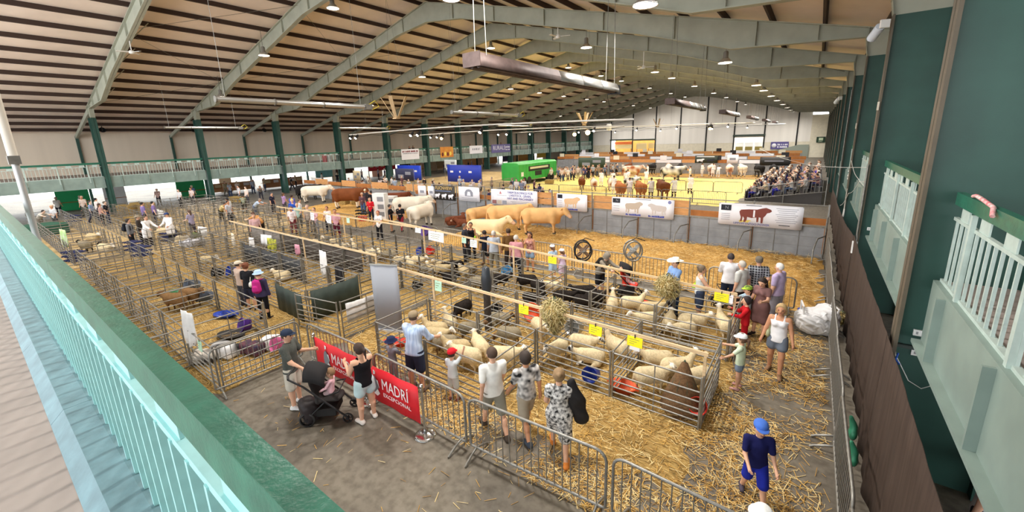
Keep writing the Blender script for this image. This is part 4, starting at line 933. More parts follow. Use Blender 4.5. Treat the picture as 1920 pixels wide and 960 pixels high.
for px_, py_, M, w, h, l in ((819, 458, whi, .95, .38, 'wide white card on the rail behind the grey screen'), (889, 472, whi, .34, .28, 'white card on the rail beside a mint card'), (871, 466, mintc, .24, .2, 'mint card on the rail beside the white card'), (785, 443, whi, .34, .2, 'small white card left of the wide white card')):
    p = AY(10.86, px_, py_); card(p.x, 10.86, r2(p.x) - .03, w, h, M, l)
for px_, py_, M, w, h, l in ((588, 420, whi, .42, .4, 'white show card with drips beside a square white card'), (619, 425, whi, .5, .42, 'square white card on the rail before the crowd'), (655, 430, mintc, .25, .24, 'mint card on the rail near the white-shirted woman')):
    p = AY(11.15, px_, py_); card(p.x, 11.15, 1.72, w, h, M, l)
for px_, py_, M, w, l in ((821, 520, mintc, .24, 'mint card on the front rail above the black-faced sheep'), (1192, 618, whi, .2, 'white slip tucked behind the front yellow card')):
    p = AY(7.22, px_, py_); card(p.x, 7.22, r1(p.x) - .06, w, .3, M, l)
# ------------------------------------------------------------------ crowd barriers
def barrier_frame(L=2.3, H=1.08, z0=.16, r=.021, rc=.16):
    pts = []
    for cx, cz, a0 in ((L - rc, H - rc, 0), (rc, H - rc, 90), (rc, z0 + rc * .3, 180), (L - rc, z0 + rc * .3, 270)):
        rr = rc if a0 < 180 else rc * .3; ccx = cx if a0 < 180 else (rr if a0 == 180 else L - rr)
        for t in range(5): a = rad(a0 + 90 * t / 4); pts.append((ccx + rr * math.cos(a), 0, cz + rr * math.sin(a)))
    return pts + [pts[0]]
BL, BN = 2.3, 17
bf_me = MB().tube(barrier_frame(), .021, 8, cap=False).mesh('frame', galv); bbar_me = MB().tube([(0, 0, .18), (0, 0, 1.06)], .0085, 6).mesh('bar', galv)
bfoot_me = MB().tube([(0, -.32, .02), (0, -.26, .06), (0, -.1, .13), (0, 0, .16), (0, .1, .13), (0, .26, .06), (0, .32, .02)], .02, 6).mesh('foot', galv)
bj = MB().tube(barrier_frame(), .023, 5, cap=False)
for i in range(BN): x = BL * (i + 1) / (BN + 1); bj.tube([(x, 0, .18), (x, 0, 1.06)], .009, 3)
for x in (.35, BL - .35): bj.tube([(x, -.3, .02), (x, 0, .16), (x, .3, .02)], .02, 4)
barrier_joined = bj.mesh('crowd_barrier', galv_d)
def barrier(a, b, label, group=None, parts=True, foot=.3):
    a = Vector((*a, 0)); b = Vector((*b, 0)); L = (b - a).length; rz = math.atan2(b.y - a.y, b.x - a.x)
    if not parts: return link('crowd_barrier', barrier_joined, None, a, rz, label=label, cat='barrier', group=group, scale=(L / BL, 1, 1))
    o = empty('crowd_barrier', a, rz, label=label, cat='barrier', group=group); o.scale = (L / BL, 1, 1); link('frame', bf_me, o)
    for i in range(BN): link('bar', bbar_me, o, (BL * (i + 1) / (BN + 1), 0, 0))
    for x in (.12, BL - .12): link('foot', bfoot_me, o, (x, 0, 0))
    return o
barrier((-9.55, 4.36), (-7.0, 4.4), 'steel crowd barrier behind the left red banner'); barrier((-6.92, 4.4), (-4.36, 4.36), 'steel crowd barrier behind the right red banner and the red-capped child')
barrier((-4.26, 4.36), (-1.86, 4.5), 'steel crowd barrier in front of the woman in the patterned dress'); barrier((-1.76, 4.5), (.55, 4.42), 'steel crowd barrier at the bottom edge beside the blue-capped boy')
barrier((-9.86, 4.3), (-9.95, 2.45), 'steel crowd barrier before the pen with the black and white bags')
for i in range(6): barrier((-.05 - 2.45 * i, 13.9), (-2.4 - 2.45 * i, 13.9), 'steel crowd barrier along the golden straw, %s from the dark curtain' % ordn[i], 'barriers along the cattle straw')
for i in range(4): barrier((-15.0 - 2.4 * i, 13.9), (-17.3 - 2.4 * i, 13.9), 'steel crowd barrier before the white cattle, %s from the spectators' % ordn[i], 'barriers before the white cattle', False)
for i in range(7): barrier((.78, 2.9 + 2.5 * i), (.76, 5.35 + 2.5 * i), 'steel crowd barrier along the dark curtain, %s from the viewer' % ordn[i], 'barriers along the curtain')
for i in range(10): barrier((-5.0 - 2.35 * i, 33.2), (-7.3 - 2.35 * i, 33.2), along('steel barrier on the near side of the show ring'), 'barriers on the near side of the show ring', False)
for i in range(4): barrier((-4.9 - 2.35 * i, 40.5), (-7.2 - 2.35 * i, 40.5), along('steel barrier standing inside the show ring'), 'barriers inside the show ring', False)
for i in range(10): barrier((-5.0 - 2.35 * i, 54.6), (-7.3 - 2.35 * i, 54.6), along('steel barrier on the far side of the show ring'), 'barriers on the far side of the show ring', False)
for i in range(5): barrier((-27.55, 33.4 + 2.4 * i if i < 2 else 45.8 + 2.4 * i - 4.8), (-27.55, 35.7 + 2.4 * i if i < 2 else 48.1 + 2.4 * i - 4.8), along('steel barrier at the truck end of the show ring'), 'barriers at the truck end of the ring', False)
# red branded banners on rope posts
redv = mat('red_vinyl', '#d8202c', .5, var=.04, vscale=3); chrome = mat('chrome', '#cfcfcf', .15, 1.); inkw = mat('white_print', '#f4f0ee', .6); inkg = mat('grey_print', '#7d8288', .6)
for i, (x0, x1) in enumerate(((-8.85, -7.06), (-7.02, -5.32))):
    y = 4.17; o = empty('barrier_banner', ((x0 + x1) / 2, y, .22), label=['red vinyl banner with white capitals beside the man with the pushchair', 'red vinyl banner with white capitals ending at the chrome post'][i], cat='banner', group='red vinyl banners')
    w = x1 - x0; n = 13; pts = [(-w / 2 + w * j / (n - 1), .012 * math.sin(j * 1.3), z) for z in (0, .38, .76) for j in range(n)]
    q = MB().sheet(pts, n, 3); s_ = q.build('vinyl_sheet', redv, o); md = s_.modifiers.new('thick', 'SOLIDIFY'); md.thickness = .004
    text('lettering', 'MADRÍ', inkw, o, (.2, -.03, .45), .33, sx=.8); text('lettering', 'EXCEPCIONAL', inkw, o, (.24, -.03, .24), .115, sx=1.0, spacing=1.1)
    q = MB(); q.prism([(-.5, -.03, .2), (-.38, -.03, .2), (-.3, -.03, .36), (-.36, -.03, .5), (-.42, -.03, .58), (-.5, -.03, .5), (-.53, -.03, .34)], (0, .004, 0)); q.build('emblem', inkg, o)
    q = MB(); q.prism([(-.56, -.032, .18), (-.44, -.032, .2), (-.34, -.032, .3), (-.28, -.032, .22), (-.36, -.032, .15)], (0, .004, 0)); q.prism([(-.44, -.032, .6), (-.38, -.032, .62), (-.37, -.032, .68), (-.43, -.032, .7)], (0, .004, 0)); q.prism([(-.36, -.032, .5), (-.28, -.032, .34), (-.31, -.032, .5)], (0, .004, 0)); q.build('emblem', inkw, o)
for i, x in enumerate((-8.93, -7.04, -5.25)):
    o = empty('banner_post', (x, 4.2, 0), label=['chrome banner post beside the bearded man', 'chrome banner post between the two red banners', 'chrome banner post with a round base at the banner end'][i], cat='post', group='chrome banner posts')
    MB().lathe([(0, 0), (.2, 0), (.2, .015), (.15, .03), (.04, .05), (0, .05)], 24).build('base', chrome, o); MB().tube([(0, 0, .04), (0, 0, .98)], .026, 12).build('pole', chrome, o); MB().lathe([(0, .97), (.034, .97), (.036, 1.02), (.02, 1.05), (0, 1.05)], 12).build('cap', chrome, o)
    MB().box(-.03, .03, -.034, -.026, .9, .96).build('clip', chrome, o)
# grey pull-up screen
o = empty('pull_up_screen', (-9.3, 6.55, 0), rad(22), label='tall blank grey pull-up screen standing among the pens', cat='screen')
n = 7; pts = [(-.42 + .84 * j / (n - 1), -.05 + .004 * math.sin(2 * j), z) for z in (.09, 1.05, 2.0) for j in range(n)]
s_ = MB().sheet(pts, n, 3).build('screen_sheet', mat('grey_screen', '#8d9097', .6), o); s_.modifiers.new('thick', 'SOLIDIFY').thickness = .005
MB().box(-.44, .44, -.12, .06, 0, .09).build('base_case', mat('silver_case', '#c7cbd2', .4, .3), o); MB().box(-.43, .43, -.065, -.04, 1.99, 2.03).build('top_bar', alu, o); MB().tube([(0, .02, .05), (0, -.03, 2.0)], .012, 6).build('support_pole', galv_d, o)
# ================================================================== sheep
W_cream = woolm('cream', '#d8c6a0'); W_buff = woolm('buff', '#c6b28a'); W_grey = woolm('grey', '#91866f'); W_black = woolm('black', '#2c2724', .3); W_brown = woolm('brown', '#8a6a48')
F_white = hidem('white_face', '#e6dccb'); F_black = hidem('black_face', '#25211f'); F_spot = mat('hide_spotted_face', '#ece6da', .75, col2='#1c1a19', vscale=13, detail=0); F_brown = hidem('brown_face', '#6d5136')
L_pale = hidem('pale_leg', '#d4c3a4')
SH = {}
for pose in ('up', 'mid', 'down', 'lie'):
    SH[pose] = sheep_mesh('sheep', W_cream, F_white, L_pale, 'lie' if pose == 'lie' else 'stand', head='mid' if pose == 'lie' else pose)
KIND = {'cream': (W_cream, F_white, L_pale), 'buff': (W_buff, F_white, L_pale), 'spot': (W_cream, F_spot, F_spot), 'grey': (W_grey, F_black, F_black), 'dun': (W_grey, F_brown, F_brown), 'black': (W_black, F_black, F_black), 'brown': (W_brown, F_brown, F_brown), 'blackface': (W_buff, F_black, F_black)}
def sheep(px_, py_, head, pose, kind, label, sc=1., group=None, z=.045, zc=.36):
    o = crowd(SH[pose], (px_, py_), z, head, label, KIND[kind], group, 'sheep', 1, 'sheep'); o.scale = (sc * .76, sc * .64, sc * .76); return o
flock = [
 (1273, 673, 40, 'up', 'cream', 'cream sheep standing side-on in the pen with the red bucket', 1.0), (1235, 704, 40, 'mid', 'cream', 'cream sheep with its rump toward the orange trough', 1.0),
 (1207, 676, 205, 'mid', 'cream', 'cream sheep facing away beside the yellow card', .95), (1308, 706, 235, 'down', 'cream', 'shorn cream sheep with head down above the red bucket', 1.0),
 (1050, 653, 262, 'mid', 'spot', 'spotted-face sheep looking out beside the silver sack', .92), (1105, 670, 205, 'lie', 'spot', 'cream sheep lying down behind the blue bucket', 1.0),
 (1108, 640, 15, 'mid', 'spot', 'spotted-face sheep with black eye patches under the yellow card', .95), (1160, 650, 165, 'up', 'spot', 'spotted-face sheep with its head raised at the hurdle', .95),
 (930, 618, 200, 'down', 'dun', 'grey-brown sheep grazing behind the boy in white', .9), (968, 600, 20, 'lie', 'dun', 'grey-brown sheep lying beside the orange tub', .9), (1020, 606, 330, 'mid', 'cream', 'cream sheep half hidden behind the hanging hay net', .9),
 (880, 662, 190, 'mid', 'cream', 'cream sheep at the hurdle beside the red-capped child', 1.05), (913, 642, 150, 'mid', 'cream', 'cream sheep looking up between its penmates', 1.0), (945, 660, 30, 'mid', 'cream', 'cream sheep facing right behind the boy in white', 1.0), (862, 655, 215, 'up', 'buff', 'buff sheep pressed to the hurdle next to the cream one', .95),
 (815, 615, 205, 'up', 'buff', 'buff sheep beside the shoulder of the man in the blue shirt', .95), (836, 622, 25, 'mid', 'buff', 'buff sheep in the middle of the huddle along the pen divider', .95), (858, 628, 30, 'down', 'dun', 'grey-brown sheep at the divider hurdle, head low', .9), (876, 620, 35, 'mid', 'dun', 'grey-brown sheep ending the huddle at the divider', .9), (822, 596, 160, 'up', 'cream', 'cream lamb looking up behind the huddle', .85),
 (836, 556, 270, 'down', 'black', 'black sheep standing face-on in the open straw pen', .95), (874, 547, 20, 'mid', 'grey', 'grey sheep with a dark face standing side-on', .95), (905, 540, 40, 'up', 'black', 'black-headed sheep behind the dark wrapped post', .85), (765, 548, 200, 'lie', 'black', 'dark sheep lying behind the grey screen', .9), (787, 546, 30, 'mid', 'black', 'black lamb behind the grey screen', .75),
 (835, 497, 30, 'mid', 'buff', 'buff sheep far back in the pen under the wide white card', .95), (858, 490, 200, 'down', 'black', 'black sheep under the white card, left of its pair', .9), (880, 495, 30, 'mid', 'black', 'black sheep under the white card, right of its pair', .9), (838, 520, 215, 'mid', 'black', 'small black sheep in front of the buff one', .8), (905, 495, 340, 'mid', 'dun', 'brown-legged sheep under the mint card', .85), (925, 497, 190, 'up', 'dun', 'grey sheep beside the aisle under the spectators', .85), (878, 524, 15, 'lie', 'grey', 'grey speckled sheep lying down mid-pen', .85),
 (952, 530, 35, 'mid', 'black', 'black sheep carrying the blue tub in view over its back', 1.), (978, 527, 30, 'down', 'black', 'black sheep next to the blue tub', 1.), (1008, 535, 330, 'down', 'black', 'black sheep alone with its nose down', 1.), (1000, 553, 20, 'lie', 'black', 'black sheep lying under the timber rail', .9), (1070, 556, 30, 'mid', 'black', 'black sheep with a pink collar', .95), (1092, 560, 15, 'down', 'black', 'black sheep beside the pink-collared one', .95), (1112, 543, 215, 'mid', 'black', 'black sheep behind the pushchair wheels', 1.05), (1062, 532, 200, 'mid', 'spot', 'black and white patched sheep among the black ones', .8), (1126, 556, 40, 'mid', 'black', 'black sheep beside the cream ones at the divider', .95),
 (1142, 570, 110, 'up', 'cream', 'cream sheep seen from behind with its head turned up', .95), (1183, 573, 30, 'up', 'cream', 'cream sheep side-on under the back timber rail', 1.), (1226, 568, 30, 'mid', 'blackface', 'buff sheep with a dark face at the divider', .95), (1213, 600, 215, 'mid', 'cream', 'cream sheep half hidden by the middle hurdle', .95),
 (1248, 607, 230, 'mid', 'cream', 'cream sheep nearest in the pen of four beside the boy in red', .95), (1268, 578, 100, 'mid', 'cream', 'cream sheep seen from behind by the hay net', .95), (1298, 573, 120, 'up', 'cream', 'cream sheep looking away with ears up', 1.), (1302, 600, 35, 'mid', 'cream', 'large cream sheep side-on beside the boy in red', 1.05), (1262, 592, 40, 'down', 'dun', 'grey lamb squeezed between cream sheep', .8),
 (330, 565, 210, 'mid', 'brown', 'brown sheep with a white muzzle beside the hanging coat', 1.1), (357, 558, 20, 'mid', 'brown', 'dark brown sheep nosing the grey bucket', 1.15), (533, 514, 200, 'lie', 'cream', 'cream sheep lying inside the dark-sheeted pen', 1.05),
 (204, 474, 20, 'mid', 'cream', 'cream sheep with a long back in the pens under the balcony', 1.25), (188, 447, 20, 'mid', 'buff', 'buff sheep behind the long-backed cream one', 1.2), (215, 463, 200, 'lie', 'grey', 'grey sheep resting in the distant pens', 1.1), (305, 438, 20, 'mid', 'cream', 'cream sheep before the man in the white coat', 1.25), (335, 437, 200, 'mid', 'buff', 'buff sheep right of the man in the white coat', 1.1), (345, 450, 20, 'lie', 'cream', 'cream sheep lying near the folded blue tub', 1.1), (160, 462, 200, 'mid', 'grey', 'grey sheep by the far feed troughs', 1.1), (395, 492, 30, 'mid', 'buff', 'buff sheep in the middle pens', 1.)]
for i in range(16):
    x, y = 598 + 17 * i + random.uniform(-5, 5), 452 + 3.2 * i + random.uniform(-6, 8)
    flock.append((x, y, random.choice((20, 200, 40, 160)), random.choice(('mid', 'down', 'lie', 'up')), random.choice(('cream', 'buff', 'cream', 'dun')), 'small %s sheep in the crowded pens under the white cards, %s' % (('pale', 'grey')[i % 2], 'number %s along' % ordn[i % 15] if i < 15 else 'last along'), .9))
CELLS = [(-8.22, -4.68, 5.35, 7.08)] + [(b, a, 7.08, 8.78) for a, b in zip(XA, XA[1:])] + [(b, a, 9.87, 11.62) for a, b in zip(XB, XB[1:])] + [(b, a, 2.58, 4.38) for a, b in zip(XC0, XC0[1:])] + [(b, a, y0, y1) for y0, y1 in ((5.5, 7.25), (7.25, 9.0)) for a, b in zip(XD, XD[1:])] + [(b, a, 9.95, 11.7) for a, b in zip(XE, XE[1:])] + [(b, a, y0, y1) for y0, y1 in ((2.58, 4.38), (5.6, 7.3), (7.3, 9.0)) for a, b in zip(XFAR[::2], XFAR[2::2])]
S_ = []
for f in flock:                                # set each sheep inside its own pen and clear of its neighbours
    x, y = G(f[0], f[1], .36 if f[3] != 'lie' else .2); c = min(range(len(CELLS)), key=lambda i: max(CELLS[i][0] - x, x - CELLS[i][1], 0) + max(CELLS[i][2] - y, y - CELLS[i][3], 0)); S_.append([x, y, rad(f[2]), c, f[6] * .64])
for it in range(120):
    for i in range(len(S_)):
        a = S_[i]
        for j in range(i + 1, len(S_)):
            b = S_[j]
            if a[3] != b[3]: continue
            for t in (-.38, 0, .38, .72):
                for u in (-.38, 0, .38, .72):
                    dx = a[0] + t * a[4] * math.cos(a[2]) - b[0] - u * b[4] * math.cos(b[2]); dy = a[1] + t * a[4] * math.sin(a[2]) - b[1] - u * b[4] * math.sin(b[2]); d = math.hypot(dx, dy) + 1e-6; r = .27 * (a[4] + b[4]) * (.8 if max(t, u) > .5 else 1)
                    if d < r: k_ = (r - d) * .25 / d; a[0] += dx * k_; a[1] += dy * k_; b[0] -= dx * k_; b[1] -= dy * k_
        x0, x1, y0, y1 = CELLS[a[3]]; c, s_ = math.cos(a[2]), math.sin(a[2]); L = a[4]
        for ax, lo, hi, v in ((0, x0, x1, c), (1, y0, y1, s_)):
            f0 = max(.72 * v, -.62 * v) * L + .1; b0 = max(-.72 * v, .62 * v) * L + .1; a[ax] = min(max(a[ax], lo + b0), hi - f0) if hi - lo > f0 + b0 else (lo + hi + b0 - f0) / 2
for f, a in zip(flock, S_): sheep(a[0], a[1], f[2], f[3], f[4], f[5], sc=f[6], group='penned sheep')
# ================================================================== pen furniture
def rnd(c, n=.1): return c
redp = mat('red_plastic', '#d8321c', .45); orangep = mat('orange_plastic', '#e0592a', .45); bluep = mat('blue_plastic', '#1f3fa8', .45); purplep = mat('purple_plastic', '#5a3596', .45); greenp = mat('green_plastic', '#2c7a4c', .45); dkgreyp = mat('dark_rubber', '#2b2a2a', .7); pinkp = mat('pink_plastic', '#d86a9c', .5); navyp = mat('navy_plastic', '#2a3260', .5); greyb = mat('grey_bucket', '#5f6a7c', .5)
def bucket(px_, py_, M, label, r=.16, h=.28, name='bucket', zc=0., flat=False, rz=0, lying=False):
    x, y = G(px_, py_, zc); o = empty(name, (x, y, .045), rad(rz), label=label, cat=name.replace('_', ' '))
    q = MB().lathe([(0, 0), (r * .78, 0), (r, h), (r * 1.06, h), (r * 1.06, h - .02), (r * .97, h - .02), (r * .75, .015), (0, .015)], 18, sx=1.45 if flat else 1); q.build('shell', M, o)
    if not flat:
        MB().tube([(r * math.cos(a), 0, h + (r * .75 * math.sin(a)) * (0.15 if True else 1)) for a in np.linspace(0, math.pi, 9)], .006, 5).build('handle', galv, o); o.children[-1].location = (0, .0, 0); o.children[-1].rotation_euler = (rad(70), 0, 0); o.children[-1].location = (0, 0, h * (1 - math.cos(rad(70))) * .9)
    else:
        for s_ in (-1, 1): MB().tube([(s_ * r * 1.4, -.06, h), (s_ * r * 1.65, -.05, h - .02), (s_ * r * 1.65, .05, h - .02), (s_ * r * 1.4, .06, h)], .012, 5).build('handle', M, o)
    return o
bucket(1115, 717, bluep, 'bright blue bucket outside the front hurdle', .17, .3)
bucket(1312, 775, redp, 'red bucket in the corner of the front pen', .16, .3)
bucket(1006, 598, orangep, 'large orange tub under the yellow card', .27, .3, 'tub', .0)
bucket(1168, 735, orangep, 'orange feed trough against the front hurdle', .2, .14, 'trough', 0, True, 0); bucket(742, 652, redp, 'red feed trough behind the child in grey', .2, .16, 'trough', 0, True, 30)
bucket(470, 620, purplep, 'purple tub beside the black tray', .2, .24, 'tub'); bucket(435, 634, dkgreyp, 'black rubber tray on the straw', .27, .1, 'tray', 0, True, 20); bucket(425, 595, bluep, 'blue flat trough on the straw of the brown sheep pen', .26, .1, 'trough', 0, True, 25)
bucket(333, 553, greenp, 'green trough beside the brown sheep', .2, .14, 'trough', 0, True, 20)
for (a, b, l) in ((400, 570, 'grey-blue water bucket hung by the dark brown sheep'), (376, 548, 'grey-blue water bucket with a tall handle on the hurdle')): bucket(a, b, greyb, l, .2, .42)
bucket(958, 520, mat('sky_plastic', '#5aa6d8', .45), 'sky blue tub behind the black sheep', .24, .3, 'tub'); bucket(1192, 572, redp, 'red trough behind the cream sheep', .24, .1, 'trough', 0, True, 20); bucket(938, 590, dkgreyp, 'black bucket beside the grey sheep', .16, .28); bucket(790, 545, dkgreyp, 'black bucket behind the grey screen', .16, .28)
bucket(795, 480, bluep, 'blue bucket in the pen behind the wide white card', .2, .3); bucket(812, 478, redp, 'red bucket beside the blue one behind the wide white card', .2, .26); bucket(808, 446, purplep, 'purple storage tub by the crowd barriers', .3, .5, 'tub')
bucket(540, 660, pinkp, 'pink bucket behind the steel barrier', .19, .34)
for (a, b, M, l) in ((447, 520, bluep, 'blue bucket by the aisle near the backpack woman'), (553, 505, bluep, 'blue bucket in the dark-sheeted pen'), (570, 512, greenp, 'green bucket in the dark-sheeted pen'), (420, 522, dkgreyp, 'dark tub hung on the aisle hurdle'), (375, 450, mat('olive_plastic', '#7a8a50', .5), 'olive bucket near the white towel')): bucket(a, b, M, l, .19, .36)
def block_thing(name, px_, py_, w, d, h, M, label, cat, rz=0, zc=0., folds=0, r=.05):
    """soft or moulded rectangular thing with rounded edges"""
    x, y = G(px_, py_, zc) if px_ > 0 else (px_, py_); mg = .08 + r * (1 + folds); F = Field((-w / 2 - mg, -d / 2 - mg, -.06 - mg * .4), (w / 2 + mg, d / 2 + mg, h + mg), max(.02, max(w, d) / 45))
    hw, hd = w / 2 - r, d / 2 - r
    for sx in np.linspace(-hw, hw, max(2, int(w / .2) + 1)):
        for z in np.linspace(r, h - r, max(2, int(h / .2) + 1)):
            j = random.uniform(-.4, .4) * r * folds; F.cap((sx, -hd + j, z), (sx, hd + j, z), r + abs(j) * .3, None, .12 if folds else .08, 0)
    V, Q, L = F.surf(); return link(name, np_mesh(name, V, Q, L, M), None, (x, y, .03), rad(rz), label=label, cat=cat)
def crumple(o, a):
    me = o.data; v = np.empty(len(me.vertices) * 3, np.float32); me.vertices.foreach_get('co', v); v = v.reshape(-1, 3); w = v.copy()
    for i, (f, g) in enumerate(((9, 1.), (17, .6), (31, .35))):
        for ax in range(3): w[:, ax] += a * g * np.abs(np.sin(f * v[:, (ax + 1) % 3] + 2.3 * i + f * .7 * v[:, (ax + 2) % 3] + ax)) - a * g * .5
    w[:, 2] = np.where(v[:, 2] < .05, v[:, 2], np.maximum(w[:, 2] * (1 + .12 * np.sin(6 * v[:, 0])), .0)); me.vertices.foreach_set('co', w.reshape(-1)); me.update()
# tack boxes and folded tubs in the distant pens
for i, (a, b, w, M, l) in enumerate(((330, 446, 1.0, navyp, 'navy storage crate beside the lying cream sheep'), (140, 416, .9, navyp, 'stack of navy crates in the distant pens'), (142, 490, .9, navyp, 'navy canvas camp chair seat close under the near balcony'), (318, 452, .7, navyp, 'small navy crate left of the larger crate'), (267, 480, .8, navyp, 'navy trough in the pens under the balcony'), (252, 470, .8, navyp, 'navy trough behind the other one under the balcony'))):
    block_thing('storage_crate', a, b, w, .6, .5, M, l, 'crate', 20, r=.04)
for i, (a, b, M, l) in enumerate(((85, 440, mat('green_cloth', '#2c5a48', .8), 'dark green covered stack in the corner pens'),)):
    block_thing('covered_stack', a, b, 2.2, 1.6, .7, M, l, 'stack', 20, folds=.6, r=.1)
# straw bales
bale = straw_material('bale_straw', '#7a6238', '#a58a52', '#cdb47c', 1.5)
k = 0
for a, b, w, h in ((270, 400, 2.2, .9), (240, 402, 1.6, .8), (255, 418, 1.4, .5), (-32.4, 20.9, 1.2, .5), (-30.6, 21.3, 1.2, .5), (-34.0, 20.3, 1., .5), (1030, 345, 1., .5), (445, 380, 1.4, .6)):
    block_thing('straw_bale', a, b, w, .7, h, bale, ('pair of stacked straw bales by the coated men', 'straw bale left of the coated men', 'low straw bale in front of the stacked ones', 'straw bale under the brown bull, middle one', 'straw bale under the head of the brown bull', 'straw bale under the tail of the brown bull', 'straw bale beside the show ring', 'straw bale behind the grey windbreak')[k], 'bale', 20, folds=.8, r=.09); k += 1
# hay nets hung on the timber rail
def tuft(xy, z, r, label, n=900, tail=.0):
    q_ = []; nrm = RNG.normal(0, 1, (n, 3)); nrm /= np.linalg.norm(nrm, axis=1)[:, None]; P = nrm * (r * RNG.uniform(.55, 1.0, n) ** .5)[:, None] * np.array([1, .85, 1.05])
    if tail: P[:, 0] *= np.clip(.45 + (P[:, 2] + r) / r * .5, .4, 1); P[:, 1] *= np.clip(.45 + (P[:, 2] + r) / r * .5, .4, 1); P[:, 2] = np.where(P[:, 2] < 0, P[:, 2] * (1 + tail), P[:, 2])
    d = RNG.normal(0, 1, (n, 3)); d[:, 2] -= .3; d /= np.linalg.norm(d, axis=1)[:, None]; L = RNG.uniform(.08, .2, n)[:, None] * r * 2; s_ = np.cross(d, nrm); s_ /= np.linalg.norm(s_, axis=1)[:, None] + 1e-6; w = .006
    V = np.stack([P - d * L / 2 - s_ * w, P - d * L / 2 + s_ * w, P + d * L / 2 + s_ * w, P + d * L / 2 - s_ * w], 1).reshape(-1, 3); Q = np.arange(4 * n).reshape(-1, 4)
    o = empty('hay_net', (xy[0], xy[1], z), label=label, cat='hay net', group='hay nets')
    F = Field((-r * 1.3,) * 3, (r * 1.3,) * 3, r / 9); F.cap((0, 0, .1 * r), (0, 0, -.35 * r), r * .72, r * .55, 0, 0); v, q2, l = F.surf(); link('hay_core', np_mesh('hay_core', v, q2, l, bale), o)
    h_ = link('hay_stems', np_mesh('hay_stems', V, Q, RNG.integers(0, 2, n), [mat('hay_olive', '#a89a62', .8), mat('hay_pale', '#c9b98a', .8)]), o); h_['kind'] = 'stuff'
    q = MB()
    for j in range(8): a = 2 * math.pi * j / 8; q.tube([(0, 0, r * 1.15), (r * .75 * math.cos(a), r * .75 * math.sin(a), r * .3), (r * .7 * math.cos(a + .3), r * .7 * math.sin(a + .3), -r * .35), (0, 0, -r * (.9 + tail))], .006, 4)
    q.build('net_cord', mat('net_cord', '#4a5a48', .8), o); return o
p = AY(7.2, 1040, 588); tuft((p.x, p.y), p.z, .34, 'round hay net hanging from the front timber rail', 1500, .5)
p = AY(10.8, 1252, 535); tuft((p.x, p.y), p.z - .05, .36, 'round hay net hanging from the back timber rail by the cowboy hat', 1200)
bucket(1085, 632, alu, 'crumpled silver feed sack beside the spotted-face sheep', .2, .42, 'sack')
# hessian cone in the front pen and the dark wrapped post
x, y = G(1278, 765); o = empty('hay_heap', (x, y, .03), label='brown conical hay heap in the front pen corner', cat='hay heap'); MB().lathe([(.42, 0), (.34, .25), (.2, .6), (.06, .95), (0, 1.0)], 16).build('heap', mat('brown_hay', '#6e5236', .9, var=.3, vscale=30, bump=.8, bscale=60), o); q = MB(); [q.tube([(.4 * math.cos(a), .4 * math.sin(a), .02), (.22 * math.cos(a + .2), .22 * math.sin(a + .2), .55), (0, 0, 1.02)], .006, 4) for a in np.linspace(0, 5.8, 9)]; q.build('net_cord', MATS['net_cord'], o)
x, y = G(916, 620); o = empty('wrapped_post', (x, y, .02), label='stout dark post wrapped in black among the grey sheep', cat='post'); MB().tube([(0, 0, 0), (0, 0, 1.1), (0, 0, 1.5)], [.11, .1, .1], 10).build('post', mat('dark_wood', '#3b332c', .8, var=.3, vscale=12), o); MB().lathe([(.13, 1.2), (.15, 1.5), (.1, 1.85), (0, 1.9)], 10).build('bag_wrap', mat('black_bag', '#2d3238', .35), o)
# dark sheets tied round one pen, and the towels, coats and rosettes on the rails
dks = mat('dark_green_sheet', '#2f3a34', .6, var=.25, vscale=3); brs = mat('brown_mesh_sheet', '#4a423b', .8, var=.15, vscale=5)
def sheet_on(a, b, z0, z1, M, label, cat='sheet', y_off=.05, folds=5, name='pen_sheet', sag=.03):
    a = Vector((*a, 0)); b = Vector((*b, 0)); L = (b - a).length; rz = math.atan2(b.y - a.y, b.x - a.x); n = 15
    pts = [(L * j / (n - 1), -y_off + .018 * math.sin(j * folds * .37), z + (sag * math.sin(math.pi * j / (n - 1)) * (-1 if k_ == 2 else 0))) for k_, z in enumerate((z0, (z0 + z1) / 2, z1)) for j in range(n)]
    o = MB().sheet(pts, n, 3).build(name, M, None, a, rz=rz, label=label, cat=cat); o.modifiers.new('thick', 'SOLIDIFY').thickness = .006; return o
sheet_on((-13.62, 5.48), (-11.85, 5.42), .1, 1.0, dks, 'dark green sheet on the front of the pen with the lying sheep'); sheet_on((-11.78, 5.6), (-11.78, 7.2), .1, 1.05, dks, 'dark green sheet on the side of the pen with the lying sheep')
sheet_on((-24.5, 9.06), (-20.8, 9.06), .15, 1.15, mat('grey_windbreak', '#77706a', .8, var=.1, vscale=6), 'long grey windbreak along the middle pens', folds=2); sheet_on((-20.7, 9.06), (-14.2, 9.06), .15, 1.1, brs, 'long brown mesh windbreak continuing the grey one', folds=2)
for i in range(3): sheet_on((-20.9 + 1.83 * i * 1.0 + .1, 7.3), (-19.2 + 1.83 * i, 7.3), .12, 1.0, mat('black_sheet', '#26272a', .6), 'black sheet on the middle pen hurdles, %s from the windbreak' % ordn[i])
def hung(px_, py_, y, w, h, M, label, name='towel', cat='towel', x=None):
    p = AY(y, px_, py_); n = 9; pts = []
    for k_, z in enumerate(np.linspace(0, -h, 6)):
        for j in range(n): t = j / (n - 1); pts.append((-w / 2 + w * t * (1 - .12 * k_ / 5) + .03 * k_ / 5, -.035 - .055 * math.sin(t * 11 + k_ * .5) * (.3 + k_ / 5), z - .05 * math.sin(t * 5) * (k_ == 5)))
    o = MB().sheet(pts, n, 6).build(name, M, None, p, rz=rad(random.uniform(-10, 10)), label=label, cat=cat); o.modifiers.new('thick', 'SOLIDIFY').thickness = .012; return o
wcl = mat('white_linen', '#e6e4e2', .8, var=.06, vscale=6)
